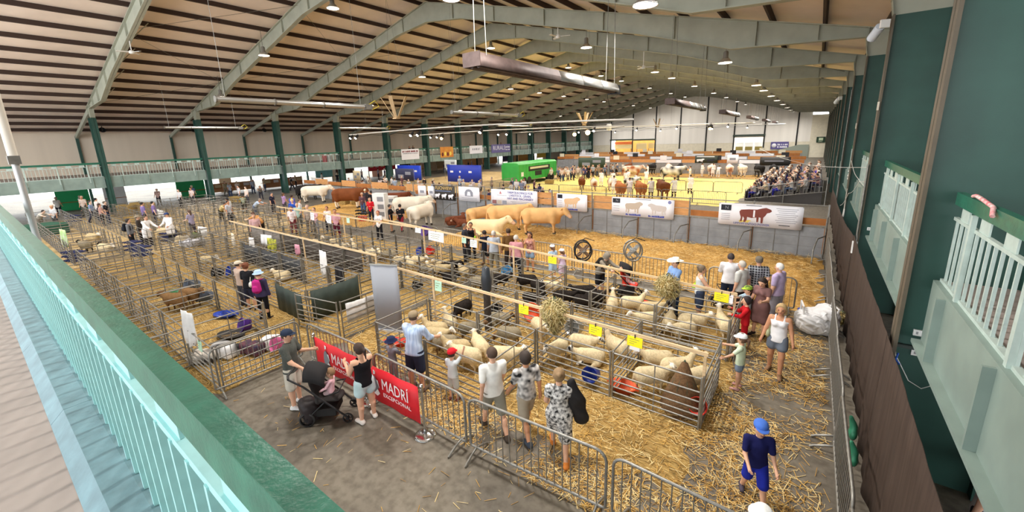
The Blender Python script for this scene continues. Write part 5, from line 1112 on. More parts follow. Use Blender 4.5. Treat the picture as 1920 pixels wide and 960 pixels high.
hung(352, 583, 2.62, .55, .85, wcl, 'white show coat draped over the hurdle below the balcony', 'draped_coat', 'coat'); card(AY(2.5, 355, 590).x, 2.575, 1.0, .2, .24, mintc, 'mint card pinned on the draped white coat')
hung(437, 437, 8.08, .5, .75, mat('cream_linen', '#ddd3c0', .8), 'cream towel hanging on the middle rail'); hung(380, 425, 8.08, 1.0, .6, wcl, 'wide white towel hanging left of the cream towel'); hung(500, 440, 8.08, .8, .5, wcl, 'white towel folded over the rail above the yellow flag'); hung(510, 447, 8.05, .75, .7, mat('yellow_print', '#d8d04a', .8, col2='#4a5a2a', vscale=6), 'yellow printed flag hanging on the middle rail', 'flag', 'flag'); hung(472, 445, 8.05, .4, .75, wcl, 'long white towel left of the yellow flag'); hung(558, 458, 8.05, .28, .45, mat('pink_ribbon', '#d898a8', .6), 'pink and white rosette ribbons on the middle rail', 'rosette', 'rosette')
hung(606, 470, 7.3, .5, .95, wcl, 'tall white towel on the hurdle beside the dark coats'); hung(637, 500, 7.32, .5, .9, mat('black_coat', '#1f1d20', .8), 'black coats hanging beside the tall white towel', 'coat', 'coat'); sheet_on((-10.1, 5.75), (-10.1, 7.0), .35, .95, wcl, 'white sheet hung on the hurdle behind the grey screen', 'sheet', -.03)
hung(298, 393, 9.05, 3.0, .7, wcl, 'row of white towels hung before the dark distant pens'); hung(118, 430, 2.7, .8, .9, mat('hi_vis_coat', '#d9e0d0', .7, col2='#9fd060', vscale=3), 'white and lime high-visibility coat on a post', 'coat', 'coat')
# bags in the pen behind the steel barrier
block_thing('holdall', 475, 665, .6, .35, .32, mat('navy_holdall', '#2a2a45', .7, col2='#6a3a40', vscale=9), 'navy printed holdall behind the steel barrier', 'bag', 20, folds=.6, r=.08); block_thing('carrier_bag', 512, 655, .45, .3, .35, wcl, 'white carrier bag beside the pink bucket', 'bag', 30, folds=1, r=.09); block_thing('kit_bag', 425, 668, .75, .4, .32, mat('black_white_bag', '#1d1d1f', .6, col2='#e8e8e8', vscale=3, detail=0), 'black and white kit bag behind the steel barrier', 'bag', 10, folds=.8, r=.1); block_thing('kit_bag', 385, 680, .6, .4, .3, mat('patched_bag', '#d8d0c4', .6, col2='#2a2a2a', vscale=4, detail=0), 'cream and black bag beside the barrier end', 'bag', 40, folds=.8, r=.1)
block_thing('feed_sack_heap', 362, 462, 1.1, .7, .35, mat('printed_sack', '#d8d8dc', .5, col2='#6a6a70', vscale=6), 'crumpled heap of white feed sacks in the middle pens', 'sacks', 20, folds=1.2, r=.1); crumple(bpy.data.objects['feed_sack_heap'], .05)
o = block_thing('bulk_bag', 1530, 603, .85, .62, .6, mat('white_woven_bag', '#dcdcdc', .55, var=.08, vscale=3, bump=.3, bscale=12), 'big slumped white bulk bag against the curtain barrier', 'bag', 15, zc=.3, folds=1.3, r=.16); crumple(o, .05)
for s_ in (-1, 1): MB().tube([(s_ * .34, -.2, .5), (s_ * .38, -.25, .75), (s_ * .34, .15, .77), (s_ * .32, .2, .5)], .025, 5).build('lifting_loop', wcl, o)
block_thing('blue_carton', 1506, 600, .3, .3, .3, bluep, 'blue plastic bag beside the bulk bag', 'bag', 15, folds=.8)
tuft(G(1578, 600, .15), .2, .2, 'small round bundle of hay behind the curtain barrier', 500)
for (a, b, c_, l) in ((1601, 800, .8, 'green plastic bag tied high behind the curtain barrier'), (1602, 848, .45, 'green plastic bag hanging low behind the curtain barrier')):
    p = AX(.92, a, b); F = Field((-.2, -.2, -.3), (.2, .2, .2), .02); F.cap((0, 0, -.1), (0, .02, 0), .12, .07, .05, 0, (.5, 1, 1)); F.cap((0, 0, 0), (-.05, 0, .15), .05, .03, .03, 0); V, Q, L = F.surf(); link('plastic_bag', np_mesh('plastic_bag', V, Q, L, mat('green_film', '#2f7a5c', .35)), None, p, label=l, cat='bag')
# ================================================================== people near enough to know by their clothes
def at_head(px_, py_, h): return G(px_, py_, h)
P = person
def checks():
    M = mat('plaid_shirt', '#3a3c40', .85); nt = M.node_tree; b = nt.nodes['Principled BSDF']; tc = nt.nodes.new('ShaderNodeTexCoord'); o = []
    for d in ('X', 'Z'):
        w = nt.nodes.new('ShaderNodeTexWave'); w.bands_direction = d; w.inputs['Scale'].default_value = 4.5; nt.links.new(tc.outputs['Object'], w.inputs['Vector']); o.append(w.outputs['Fac'])
    m_ = nt.nodes.new('ShaderNodeMath'); m_.operation = 'MAXIMUM'; nt.links.new(o[0], m_.inputs[0]); nt.links.new(o[1], m_.inputs[1]); r = nt.nodes.new('ShaderNodeValToRGB'); e = r.color_ramp.elements; e[0].position = .86; e[0].color = (*srgb('#34363c'), 1); e[1].position = .95; e[1].color = (*srgb('#b0b4ba'), 1); nt.links.new(m_.outputs[0], r.inputs[0]); nt.links.new(r.outputs[0], b.inputs['Base Color']); return M
stripe = mat('blue_striped_shirt', '#9fb6d6', .85, col2='#c3d4ea', vscale=26, stretch=(1, 1, .06), detail=0); floral = mat('black_white_floral', '#f0ece8', .85, col2='#17171a', vscale=9, detail=1); dressm = mat('black_white_print', '#efece8', .85, col2='#1a1a1c', vscale=19, detail=1); olive = mat('olive_shirt', '#4a4d48', .85, var=.15, vscale=40)
walkA = dict(legL=(24, 8, 2), legR=(-14, 14, 2)); walkB = dict(legL=(-14, 16, 2), legR=(22, 8, 2))
P(at_head(922, 645, 1.78), 150, 'boy in a white T-shirt and grey shorts striding past the steel barrier', h=1.78, top=('tee', '#ecebe6'), low=('shorts', '#8d897c'), shoes='#4a4038', hairc='#2e211a', **walkA, armL=(-15, 8, 15, 0), armR=(18, 8, 20, 0), res=.017)
P(at_head(985, 655, 1.72), 150, 'boy in a black and white floral shirt walking behind the white T-shirt boy', h=1.72, top=('tee', floral), low=('shorts', '#a59a88'), shoes='#3c4450', hair='curly', hairc='#1c1614', skin='tan', **walkB, armL=(15, 8, 20, 0), armR=(-12, 8, 20, 0), res=.017)
P(at_head(1048, 686, 1.68), 120, 'woman in a black and white print dress with a dark jacket on her shoulder', h=1.68, fem=True, top=('dress', dressm), low=('none', None), shoes='#c87a3a', hair='bun', hairc='#8a7050', build=1.06, **walkA, armL=(10, 10, 40, .2), armR=(10, 10, 40, .2), res=.017)
x, y = at_head(1048, 686, 1.68); F = Field((-.3, -.3, -.85), (.35, .3, .25), .022); F.cap((-.02, 0, .02), (.06, 0, -.3), .075, .12, .04, 0, (1, .4, 1)); F.cap((.06, 0, -.3), (.14, 0, -.62), .12, .13, .04, 0, (1, .35, 1)); F.cap((-.02, .02, .03), (-.05, .1, -.2), .05, .05, .04, 0)
V, Q, L = F.surf(); o = link('jacket', np_mesh('jacket', V, Q, L, mat('black_jacket', '#1c1a1c', .7)), None, (x + .2, y + .1, 1.36), rad(35), label='black jacket slung over the shoulder of the patterned dress', cat='jacket'); crumple(o, .012)
P(at_head(770, 584, 1.84), 105, 'man in a blue striped shirt and tan cap leaning at the front pen', h=1.84, top=('roll', stripe), low=('shorts', '#2a3044'), shoes='#5a4a3c', hat=('cap', '#8a7a62'), hairc='#4a3a2c', lean=6, armL=(25, 12, 45, .1), armR=(30, 12, 40, .1), res=.017, build=1.08)
P(at_head(732, 636, 1.08), 95, 'small child in a navy sun hat and grey overalls at the front pen', h=1.08, top=('tee', '#8a8d98'), low=('trousers', '#8d909c'), hat=('bucket', '#232a48'), armR=(35, 20, 30, 0), armL=(30, 10, 40, 0), res=.016)
P(at_head(846, 658, 1.12), 100, 'small child in a red cap and pale clothes with an arm raised', h=1.12, top=('tee', '#d5dde0'), low=('shorts', '#b9bcb8'), shoes='#7a4a48', hat=('cap', '#c8202c'), armR=(150, 25, 40, 0), armL=(20, 15, 60, .2), res=.016)
P((-6.5, 3.86), 175, 'woman in a black sleeveless top and pale denim shorts drinking beside the pushchair', h=1.64, fem=True, top=('vest', '#1c1a1e'), low=('hot', '#b9d0d4'), shoes='#d8d0c8', hair='pony', hairc='#3a2a22', build=1.14, armL=(25, 8, 100, .25), armR=(20, 8, 110, .3), head=(15, 8), res=.016)
P((-8.15, 3.3), 40, 'bearded man in an olive shirt and navy cap pushing the pushchair', h=1.72, top=('tee', olive), low=('shorts', '#c9c2b4'), shoes='#dcdcdc', hat=('cap', '#2c3548'), hairc='#2a1f1a', build=1.12, armR=(28, 12, 35, .05), armL=(22, 12, 70, .15), res=.017)
P(at_head(1428, 786, 1.36), -70, 'boy in a blue cap and dark blue football kit walking on the straw', h=1.36, top=('tee', '#1c1f52'), low=('shorts', '#2430a0'), shoes='#4a4450', hat=('cap', '#4a72c8'), hairc='#5a4030', **walkA, armL=(15, 8, 40, .1), armR=(20, 8, 50, .2), res=.016)
o = P(at_head(1393, 629, 1.22), 175, 'girl in a white cap and mint T-shirt reaching for the hurdle', h=1.22, fem=False, top=('tee', '#cfe0c4'), low=('hot', '#7c8ca0'), shoes='#c89a98', hat=('cap', '#e8eceb'), hair='pony', hairc='#6a5040', armL=(45, 45, 20, 0), armR=(60, 10, 20, .1), res=.016)
MB().ball((0, .125, .79), .055, 10, 0, (1, .3, 1)).build('heart_print', mat('red_print', '#c02030', .7), o)
P(at_head(1467, 568, 1.68), -95, 'woman in a white vest top and denim shorts with a cross-body bag', h=1.68, fem=True, top=('vest', '#e9e8ea'), low=('hot', '#6d7684'), shoes='#8a6a50', hair='bob', hairc='#b09468', build=1.1, skin='tan', armL=(5, 14, 15, 0), armR=(5, 14, 15, 0), bag=('shoulder', '#a9ac88', 1), res=.017, **dict(legL=(12, 4, 3), legR=(-8, 8, 3)))
P(at_head(1402, 558, 1.34), 190, 'boy in a red tracksuit with dark hair standing at the pen corner', h=1.34, top=('long', '#b81c24'), low=('trousers', '#a81820'), shoes='#20242c', hair='curly', hairc='#2a2022', armL=(35, 8, 60, .2), armR=(40, 8, 70, .25), res=.017)
P((-1.05, 11.75), 200, 'child in a lime-trimmed cap and pale blue top behind the boy in red', h=1.32, top=('tee', '#a9c0d0'), low=('shorts', '#40465a'), hat=('cap', mat('lime_cap', '#1d2420', .7, col2='#b8e040', vscale=9)), armL=(60, 10, 20, .1), armR=(60, 10, 20, .1), res=.02)
P(at_head(1433, 518, 1.66), -110, 'long-haired woman in a brown dress and dark waistcoat looking down', h=1.66, fem=True, top=('dress', '#7a5a58'), low=('none', None), shoes='#3a3030', hair='long', hairc='#2c211d', head=(0, 25), armL=(25, 8, 70, .25), armR=(15, 8, 60, .2), res=.02)
P(at_head(1464, 492, 1.78), 160, 'white-haired man in a lilac shirt at the barrier', h=1.78, top=('tee', '#b9a8cc'), low=('trousers', '#8d8a94'), hair='short', hairc='#e2ded8', build=1.25, res=.02)
P((-1.72, 13.2), 100, 'man in a white shirt and jeans with his back turned at the straw', h=1.8, top=('roll', '#e4e4e8'), low=('trousers', '#252c40'), hair='short', hairc='#3a3230', build=1.05, res=.02, armL=(30, 8, 80, .3), armR=(30, 8, 80, .3))
P((-1.35, 12.75), 160, 'man in a pale grey T-shirt behind the man in white', h=1.74, top=('tee', '#c9c9c4'), low=('trousers', '#2a2426'), hair='short', hairc='#b9b2a8', build=1.15, res=.02, armR=(-15, 10, 30, .1))
P((-1.0, 13.3), 105, 'man in a plaid shirt and flat cap with hands clasped behind', h=1.78, top=('tee', checks()), low=('trousers', '#211d1d'), hair='short', hairc='#6a6258', hat=('cap', '#6f675c'), build=1.1, res=.02, armL=(-25, 8, 40, .35), armR=(-25, 8, 40, .35))
P(at_head(1268, 478, 1.88), 230, 'man in a cream cowboy hat, blue shirt and jeans beside the hay net', h=1.8, top=('long', '#86a8dc'), low=('trousers', '#35486a'), hat=('cowboy', '#efe8d8'), armL=(35, 10, 50, .1), armR=(10, 10, 30, 0), res=.02)
P(at_head(1316, 497, 1.66), 20, 'woman in a white vest top with a lime bag at the barrier', h=1.66, fem=True, top=('vest', '#e6ecec'), low=('shorts', '#3c465c'), hair='bun', hairc='#6a5a48', build=1.15, armR=(35, 15, 30, 0), armL=(10, 15, 20, 0), bag=('shoulder', '#b4e03a', -1), res=.02)
P(at_head(1126, 468, 1.62), -20, 'woman in a grey hooded cloak bending over a pushchair', h=1.66, fem=True, top=('long', '#7d7568'), low=('shorts', '#222226'), hat=('hood', '#7d7568'), hair='short', hairc='#3a302a', lean=28, head=(0, 20), armL=(60, 8, 25, .1), armR=(60, 8, 25, .1), res=.02, bag=('backpack', '#2a2826'))
P(at_head(1036, 460, 1.3), 150, 'girl in a white cap and pale blue dress by the black sheep', h=1.3, fem=False, top=('dress', '#a9c4dc'), low=('none', None), shoes='#d8d8d8', hat=('cap', '#f0f0ee'), hair='pony', hairc='#6a4a34', res=.022)
P(at_head(1054, 468, 1.22), 160, 'girl in a white cap and lilac dress beside her taller friend', h=1.22, fem=False, top=('dress', '#c8b4cc'), low=('none', None), shoes='#e0e0e0', hat=('cap', '#f0f0ee'), hair='pony', hairc='#6a4a34', res=.022)
P(at_head(870, 418, 1.78), 30, 'man in a dark navy polo shirt watching the pens', h=1.78, top=('tee', '#35373f'), low=('trousers', '#2a2a30'), hair='short', hairc='#5a5048', build=1.1, res=.022, skin='tan'); P(at_head(882, 416, 1.7), -60, 'woman in a black vest top holding a lime bag', h=1.7, fem=True, top=('vest', '#1c1a1e'), low=('trousers', '#2a2a30'), hair='bun', hairc='#4a3a30', skin='tan', res=.022, bag=('shoulder', '#a4e03a', -1))
P(at_head(908, 432, 1.55), 150, 'boy in a dark T-shirt left of the man in the pale blue shirt', h=1.55, top=('tee', '#23283a'), low=('shorts', '#30323a'), hairc='#2a201c', res=.022); P(at_head(925, 432, 1.72), 120, 'white-haired man in a pale blue shirt watching the bulls', h=1.72, top=('tee', '#c4ccd8'), low=('trousers', '#8d8878'), hair='short', hairc='#d8d4cc', build=1.12, res=.022)
P(at_head(953, 428, 1.78), 140, 'man in a brown jacket and cap watching the bulls', h=1.78, top=('long', '#7a5a34'), low=('trousers', '#3a3230'), hat=('cap', '#5a4a3c'), res=.022, armR=(40, 10, 60, .2)); P(at_head(967, 440, 1.72), 110, 'man in a pink shirt with grey hair at the barrier', h=1.72, top=('tee', '#c88f94'), low=('trousers', '#1f1f24'), hair='short', hairc='#cfc8c0', build=1.1, res=.022)
P(at_head(993, 434, 1.7), -80, 'woman in a floral top and denim shorts with a phone raised', h=1.7, fem=True, top=('vest', mat('peach_floral', '#d8a898', .85, col2='#8a4a50', vscale=14)), low=('hot', '#8aa4c0'), hair='long', hairc='#4a3226', skin='tan', armR=(40, 10, 120, .2), res=.022)
P((-13.35, 4.9), 130, 'woman in a pale bucket hat with a pink backpack in the aisle', h=1.62, fem=True, top=('long', '#3a3450'), low=('leggings', '#1a1a1e'), hat=('bucket', '#a9c4e4'), hair='short', hairc='#6a4a38', bag=('backpack', '#b02a78'), res=.018)
P((-14.5, 5.0), 120, 'woman with red hair in a black top beside the pink backpack', h=1.66, fem=True, top=('tee', '#1c1c20'), low=('shorts', '#2a2c3c'), hair='bun', hairc='#6a3a22', res=.02, bag=('shoulder', '#e6e2da', 1)); P((-15.1, 5.0), 100, 'person in a pale cap beyond the red-haired woman', h=1.62, top=('tee', '#c0a898'), low=('trousers', '#4a4a50'), hat=('cap', '#c8bca8'), res=.022)
P(at_head(268, 404, 1.78), 30, 'man in a long white coat leaning over a sheep hurdle', h=1.8, top=('coat', '#eceaea'), low=('trousers', '#3a3436'), hair='short', hairc='#4a3a2c', lean=10, armR=(40, 8, 20, .1), armL=(40, 8, 20, .1), res=.026); P(at_head(312, 398, 1.78), -60, 'man in a white coat and dark tie holding a sheep', h=1.78, top=('coat', '#eeecec'), low=('trousers', '#2a2a30'), hat=('cap', '#3a4a78'), armL=(20, 14, 40, .2), armR=(20, 14, 40, .2), res=.026)
P(at_head(238, 410, 1.68), 60, 'person with a dark backpack and grey jacket in the far aisle', h=1.68, top=('long', '#77787c'), low=('trousers', '#24242a'), hair='curly', hairc='#2a2220', bag=('backpack', '#20222a'), res=.026)
P(at_head(256, 402, 1.75), 70, 'person in a dark brown coat beside the long white coat', h=1.72, top=('coat', '#3a3430'), low=('trousers', '#2a2624'), hat=('bucket', '#8a7f6c'), res=.026)
# people in the distant pens and round the cattle: plainer, but each in its own colours
CM = {}
CM['stand'], _ = crowd_mesh('person', 1.72, .028); CM['walk'], _ = crowd_mesh('person', 1.72, .028, **walkA); CM['fem'], _ = crowd_mesh('person', 1.66, .028, fem=True, hair='long', sleeve=.6, armL=(20, 8, 60, .2), armR=(10, 10, 20, 0)); CM['coat'], _ = crowd_mesh('person', 1.75, .028, coat=.8, sleeve=1.9, armL=(45, 10, 30, .1), armR=(10, 8, 20, 0)); CM['short'], _ = crowd_mesh('person', 1.7, .028, low=.9, armL=(30, 8, 60, .2)); CM['bend'], _ = crowd_mesh('person', 1.7, .028, lean=55, armL=(70, 8, 10, .1), armR=(70, 8, 10, .1), head=(0, 20))
sit = dict(seated=True, legL=(84, 84, 5), legR=(82, 84, 6)); SM = []
for i, (a, b, l, hr_, f) in enumerate((((20, 6, 60, .3), (20, 6, 60, .3), 4, 'short', False), ((35, 10, 95, .3), (10, 6, 40, .2), 10, 'short', False), ((15, 8, 70, .4), (20, 8, 70, .4), 0, 'long', True), ((40, 6, 40, .2), (40, 6, 40, .2), 16, 'short', False), ((60, 10, 80, .2), (15, 6, 55, .2), 2, 'long', True), ((10, 14, 30, .2), (10, 14, 30, .2), -4, 'short', False))):
    SM.append(crowd_mesh('person', 1.7 if not f else 1.62, .036, lean=l, armL=a, armR=b, hair=hr_, fem=f, head=(random.uniform(-25, 25), random.uniform(-5, 15)), **sit)[0])
mid = [
 (195, 378, 'stand', 60, '#24242a', '#3a4462', '#5a5248', 'man in a black T-shirt and jeans at the distant pens'), (185, 382, 'fem', 90, '#b08a80', '#2a2428', '#4a342a', 'woman in a dusty pink top at the distant pens'), (178, 372, 'stand', 100, '#d8d0cc', '#3a3a44', '#1c1c1e', 'person in a pale shirt and black cap at the distant pens'), (167, 376, 'walk', 60, '#7f93b4', '#3a3c4c', '#2a2a30', 'person in a blue shirt climbing between distant hurdles'), (70, 400, 'bend', 30, '#c8c4bc', '#8a867c', '#2a2422', 'person in a pale jacket bending over a distant pen'), (96, 385, 'stand', -60, '#d0d4da', '#4a4a50', '#c8a890', 'person in a white shirt seated look by the left pens'), (152, 368, 'stand', -40, '#c9b8ac', '#5a5a50', '#b8a898', 'person in a cream top before the green doorway'),
 (265, 380, 'stand', 100, '#7a6a9c', '#30303a', '#2a2220', 'person in a purple top among the distant pens'), (273, 379, 'stand', 80, '#8270a4', '#2a2a34', '#1c1a1c', 'second person in a purple top among the distant pens'),
 (350, 395, 'fem', 200, '#9890a8', '#4a4650', '#5a4436', 'person in a grey-lilac top by the brown post'), (334, 355, 'stand', -70, '#e2e2e6', '#2a2a30', '#1c1c20', 'person in white with a dark cap before the bright doorway'), (357, 352, 'stand', -60, '#ead8d4', '#3a3a44', '#6a3a34', 'person in pink before the bright doorway'), (446, 347, 'walk', -100, '#d8d8dc', '#6a6a74', '#3a3028', 'person in a white top reaching up under the balcony'), (460, 350, 'stand', -80, '#e6d4cc', '#4a4a50', '#4a3a30', 'person in a pale pink top under the balcony'),
 (487, 352, 'bend', -20, '#8d8780', '#3a3a44', '#241c1a', 'dark-haired person in a grey top at the sheep judging'), (508, 362, 'stand', 30, '#23253a', '#2a2a34', '#3a3a44', 'person in a navy jacket and cap in the crowd by the white cow'), (476, 378, 'bend', 30, '#b4c4d8', '#6a7488', '#8a7a6c', 'person in a pale blue shirt bending over a hurdle'), (530, 362, 'fem', 100, '#a88ab4', '#4a4450', '#5a4436', 'person in a lilac top in the crowd by the white cow'), (546, 366, 'stand', 110, '#5a5ab0', '#3a3a4c', '#3a2a24', 'person in a blue-violet top in the crowd by the white cow'), (560, 374, 'stand', 60, '#dfe0e4', '#8a8a90', '#5a4a40', 'person in a white shirt at the white cow'), (547, 374, 'stand', -30, '#3054b0', '#3a4a8a', '#f0e43a', 'child in a yellow hat before the white cow'), (556, 382, 'fem', -40, '#a8c4bc', '#5a5a54', '#c0a078', 'person in a mint cardigan before the white cow'), (545, 388, 'stand', -50, '#e8dcdc', '#7a3a40', '#6a4a3a', 'person in a white top with a red drink by the pens'), (575, 385, 'stand', -60, '#a89c90', '#7a7268', '#c8a090', 'heavy person in a taupe top at the rail'), (412, 385, 'bend', 20, '#c9b884', '#4a463c', '#2a2422', 'person in a straw-coloured top bending at the far rail'), (426, 377, 'stand', 30, '#b9bcc4', '#3a3c44', '#26221f', 'person with a grey rucksack at the far rail'), (418, 372, 'stand', 200, '#cfd0cc', '#3a3a40', '#1d1b1b', 'person in a white cap and jacket at the far rail'),
 (487, 405, 'bend', 200, '#c89058', '#2a2420', '#5a3a2a', 'person in a tan jacket bending beside the brown windbreak'), (475, 402, 'stand', -20, '#d0a8a8', '#8a4a4c', '#8a6a5a', 'person in a pink checked shirt beside the brown windbreak'), (455, 372, 'bend', 160, '#7a7f6c', '#3a3a34', '#3a3028', 'person in a sage jacket behind the long rail'),
 (678, 362, 'stand', -60, '#5a3f46', '#4a6288', '#c8b49c', 'man in a maroon shirt and jeans at the brown bull head'), (684, 355, 'stand', 120, '#3a3438', '#3a3a44', '#d8c8a8', 'man in a dark shirt behind the maroon shirt'), (695, 358, 'stand', 150, '#1f1f24', '#26262c', '#2a2424', 'man in black beside the red-shirted child'), (693, 371, 'stand', -60, '#d0202c', '#2a2a34', '#6a4a3a', 'child in a bright red shirt at the white cabinet'),
 (730, 384, 'short', 40, '#18181c', '#1c1c22', '#3a3230', 'man in a black T-shirt tending the white bull'), (749, 382, 'walk', 120, '#1b1b20', '#8a2430', '#2a2220', 'man in a black T-shirt and red shorts behind the white bull'), (708, 396, 'fem', -60, '#eae4e2', '#1c1c22', '#8a3a30', 'woman in a white blouse with a round bag at the barrier'), (612, 388, 'fem', -50, '#e8dcd8', '#20202a', '#5a2f24', 'woman in a white blouse sitting at the rail'), (627, 393, 'stand', -40, '#d8a4b0', '#5a1f30', '#5a4438', 'person in a pink striped shirt at the rail'), (588, 390, 'fem', -60, '#d8b0b8', '#8a8a90', '#6a5040', 'person in a pink striped top left of the white blouse')]
for px_, py_, kd, fc, c1, c2, c3, l in mid:
    hh = {'stand': 1.72, 'walk': 1.72, 'fem': 1.66, 'coat': 1.75, 'short': 1.7, 'bend': 1.25}[kd]; x, y = G(px_, py_, hh)
    for _ in range(30):
        if room(x, y, .5): break
        x += .07; y += .1
    crowd(CM[kd], (x, y), .04, fc, l, (random.choice(('light', 'tan', 'pale')), c1, c2, c3, None), 'visitors round the distant pens')
# ------------------------------------------------------------------ pushchairs
def wheel(o, c, r, w=.04, nm='wheel'):
    g = MB(); n = 18
    for rr, y0, y1, mi in ((r, -w / 2, w / 2, 0),):
        ring = lambda R_, yy: [(R_ * math.cos(2 * math.pi * i / n), yy, R_ * math.sin(2 * math.pi * i / n)) for i in range(n)]
        rs = [ring(r * .8, y0), ring(r, y0 * .6), ring(r, y1 * .6), ring(r * .8, y1), ring(r * .8, y0)]; vs = [v for a in rs for v in a]
        g.add(vs, [(i * n + j, i * n + (j + 1) % n, (i + 1) * n + (j + 1) % n, (i + 1) * n + j) for i in range(4) for j in range(n)], 0, True)
    t = g.build('wheel', dkgreyp, o, c); q = MB()
    for i in range(5): a = 2 * math.pi * i / 5; q.tube([(0, 0, 0), (r * .8 * math.cos(a), 0, r * .8 * math.sin(a))], .012, 4)
    q.tube([(0, -w * .6, 0), (0, w * .6, 0)], .03, 8); q.build('spokes', blackp, t); return t
def pushchair(xy, face, label, M, seatm, sc=1.):
    o = empty('pushchair', (*xy, 0), rad(face - 90), label=label, cat='pushchair'); o.scale = (sc,) * 3
    for sx in (-1, 1):
        wheel(o, (sx * .27, -.32, .15), .15, .05).rotation_euler = (0, 0, rad(90)); wheel(o, (sx * .24, .42, .1), .1, .05).rotation_euler = (0, 0, rad(90))
        MB().tube([(sx * .25, .42, .12), (sx * .27, .1, .45), (sx * .27, -.3, .85), (sx * .26, -.55, 1.02)], .018, 8).build('side_frame', blackp, o); MB().tube([(sx * .27, -.32, .16), (sx * .27, .05, .5)], .016, 8).build('rear_strut', blackp, o)
    MB().tube([(-.26, -.55, 1.02), (-.15, -.6, 1.04), (.15, -.6, 1.04), (.26, -.55, 1.02)], .022, 8).build('handle', dkgreyp, o); MB().tube([(-.27, -.32, .16), (.27, -.32, .16)], .014, 6).build('axle', blackp, o)
    F = Field((-.35, -.5, .2), (.35, .5, 1.1), .022); F.cap((0, -.22, .85), (0, -.1, .5), .1, .12, .05, 0, (2, .6, 1)); F.cap((0, -.1, .47), (0, .22, .45), .11, .1, .05, 0, (1.9, 1, .5)); V, Q, L = F.surf(); link('seat', np_mesh('seat', V, Q, L, seatm), o)
    pts = [(.27 * math.cos(a), -.3 + .38 * (t), .95 + .24 * math.sin(a) - .16 * t * t) for t in np.linspace(0, 1, 5) for a in np.linspace(0, math.pi, 9)]; c_ = MB().sheet(pts, 9, 5).build('canopy', M, o); c_.modifiers.new('t', 'SOLIDIFY').thickness = .01
    MB().box(-.22, .22, -.3, .2, .16, .3).build('basket', mat('basket_mesh', '#1f1d1d', .8), o)
    MB().tube([(-.25, .12, .62), (-.22, .3, .66), (.22, .3, .66), (.25, .12, .62)], .014, 6).build('bumper_bar', blackp, o); return o
pc = (-7.25, 3.5); pushchair(pc, 42, 'black pushchair with a dark seat on the concrete beside the red banners', mat('black_canopy', '#1b191b', .8), mat('dark_seat', '#25201f', .8), 1.0)
P((-7.2, 3.56), 222, 'toddler in pink sitting in the black pushchair', h=.86, top=('long', '#e0b4bc'), low=('trousers', '#e2c4c8'), shoes='#f0efee', hair='short', hairc='#8a6a4c', seated=True, legL=(70, 45, 8), legR=(75, 50, 8), lean=-10, armL=(35, 12, 30, .1), armR=(35, 12, 30, .1), z=.12, res=.014)
a_ = G(1178, 540, .3); pushchair(a_, 15, 'dark pushchair with a red lining before the hooded woman', mat('black_canopy', '#1b191b', .8), redp, 1.0); P(a_, 15, 'small child in a red and white outfit lying back in the far pushchair', h=.84, top=('long', '#d8a8a8'), low=('trousers', '#c8a0a4'), shoes='#3a2a30', hair='short', hairc='#2a2424', seated=True, legL=(70, 45, 8), legR=(75, 50, 8), lean=-14, z=.1, res=.02)
b_ = G(1345, 590, .3); pushchair((b_[0], b_[1] + 1.6), 200, 'dark pushchair with a green hood beside the lime-capped child', mat('green_hood', '#4a6a5c', .8), mat('dark_seat', '#25201f', .8), .95)
block_thing('tote_bag', 580, 762, .42, .26, .42, mat('brown_black_bag', '#2a2224', .6), 'black bag hanging off the rear of the near pushchair', 'bag', -12, zc=.3, folds=.7, r=.08)
# ================================================================== cattle yard, show ring, stand
wallg = mat('grey_wall_panel', '#8b8d90', .7, var=.14, vscale=2.2, bump=.1, bscale=12); ply = mat('plywood', '#c9935c', .7, var=.14, vscale=3, stretch=(1, 1, 5)); ply2 = mat('dark_plywood', '#a86a34', .7, var=.14, vscale=3)
YW = 20.95
def wall_panel(x0, x1, y, label, group, h=1.26, parts=True, ti=None):
    o = empty('wall_panel', (x1, y, 0), label=label, cat='panel', group=group); w = x0 - x1
    if parts:
        n = 3
        for i in range(n):
            for j in range(3): MB().box(w * i / n + .012, w * (i + 1) / n - .012, -.02, .02, .04 + h / 3 * j + .006, .04 + h / 3 * (j + 1) - .006).build('sheet', wallg, o)
        for i in range(n + 1): MB().box(w * i / n - .012, w * i / n + .012, -.035, .035, 0, h + .06).build('upright', galv_d, o)
        MB().box(0, w, -.03, .03, h + .04, h + .09).build('top_rail', galv, o)
    else: MB().box(.02, w - .02, -.03, .03, 0, h).build('sheet', wallg, o); MB().box(0, w, -.035, .035, h, h + .06).build('top_rail', galv, o)
    if ti is not None:
        for z0, z1, M in ti: MB().box(.03, w - .03, .045, .07, z0, z1).build('timber_board', M, o)
    return o
xs = [.66, -2.0, -4.7, -7.25, -9.85, -12.45, -15.05, -17.7, -20.3, -22.6, -24.9]
for i, (a, b) in enumerate(zip(xs, xs[1:])):
    ti = [(1.38, 1.72, ply), (1.76, 2.1, ply)] if 1 < i < 6 else [(1.4, 1.68, ply2)] if i in (0, 1, 6, 7, 8, 9) else None
    wall_panel(a, b, YW, 'grey panelled cattle wall behind the straw, %s panel from the curtain' % ordn[i], 'cattle wall panels', ti=ti)
for i, x in enumerate(xs):
    o = empty('wall_post', (x, YW - .1, 0), label='steel post of the cattle wall, %s from the curtain' % ordn[i], cat='post', group='cattle wall posts'); MB().tube([(0, 0, 0), (0, 0, 2.3)], .035, 8).build('pole', galv, o)
    MB().tube([(0, -.05, 1.0), (-.25, -.5, .95), (-.35, -1.1, .6), (-.35, -1.15, .05)], .028, 6).build('brace', galv, o); MB().box(-.05, .05, .03, .07, .2, 1.3).build('timber_strip', ply2, o)
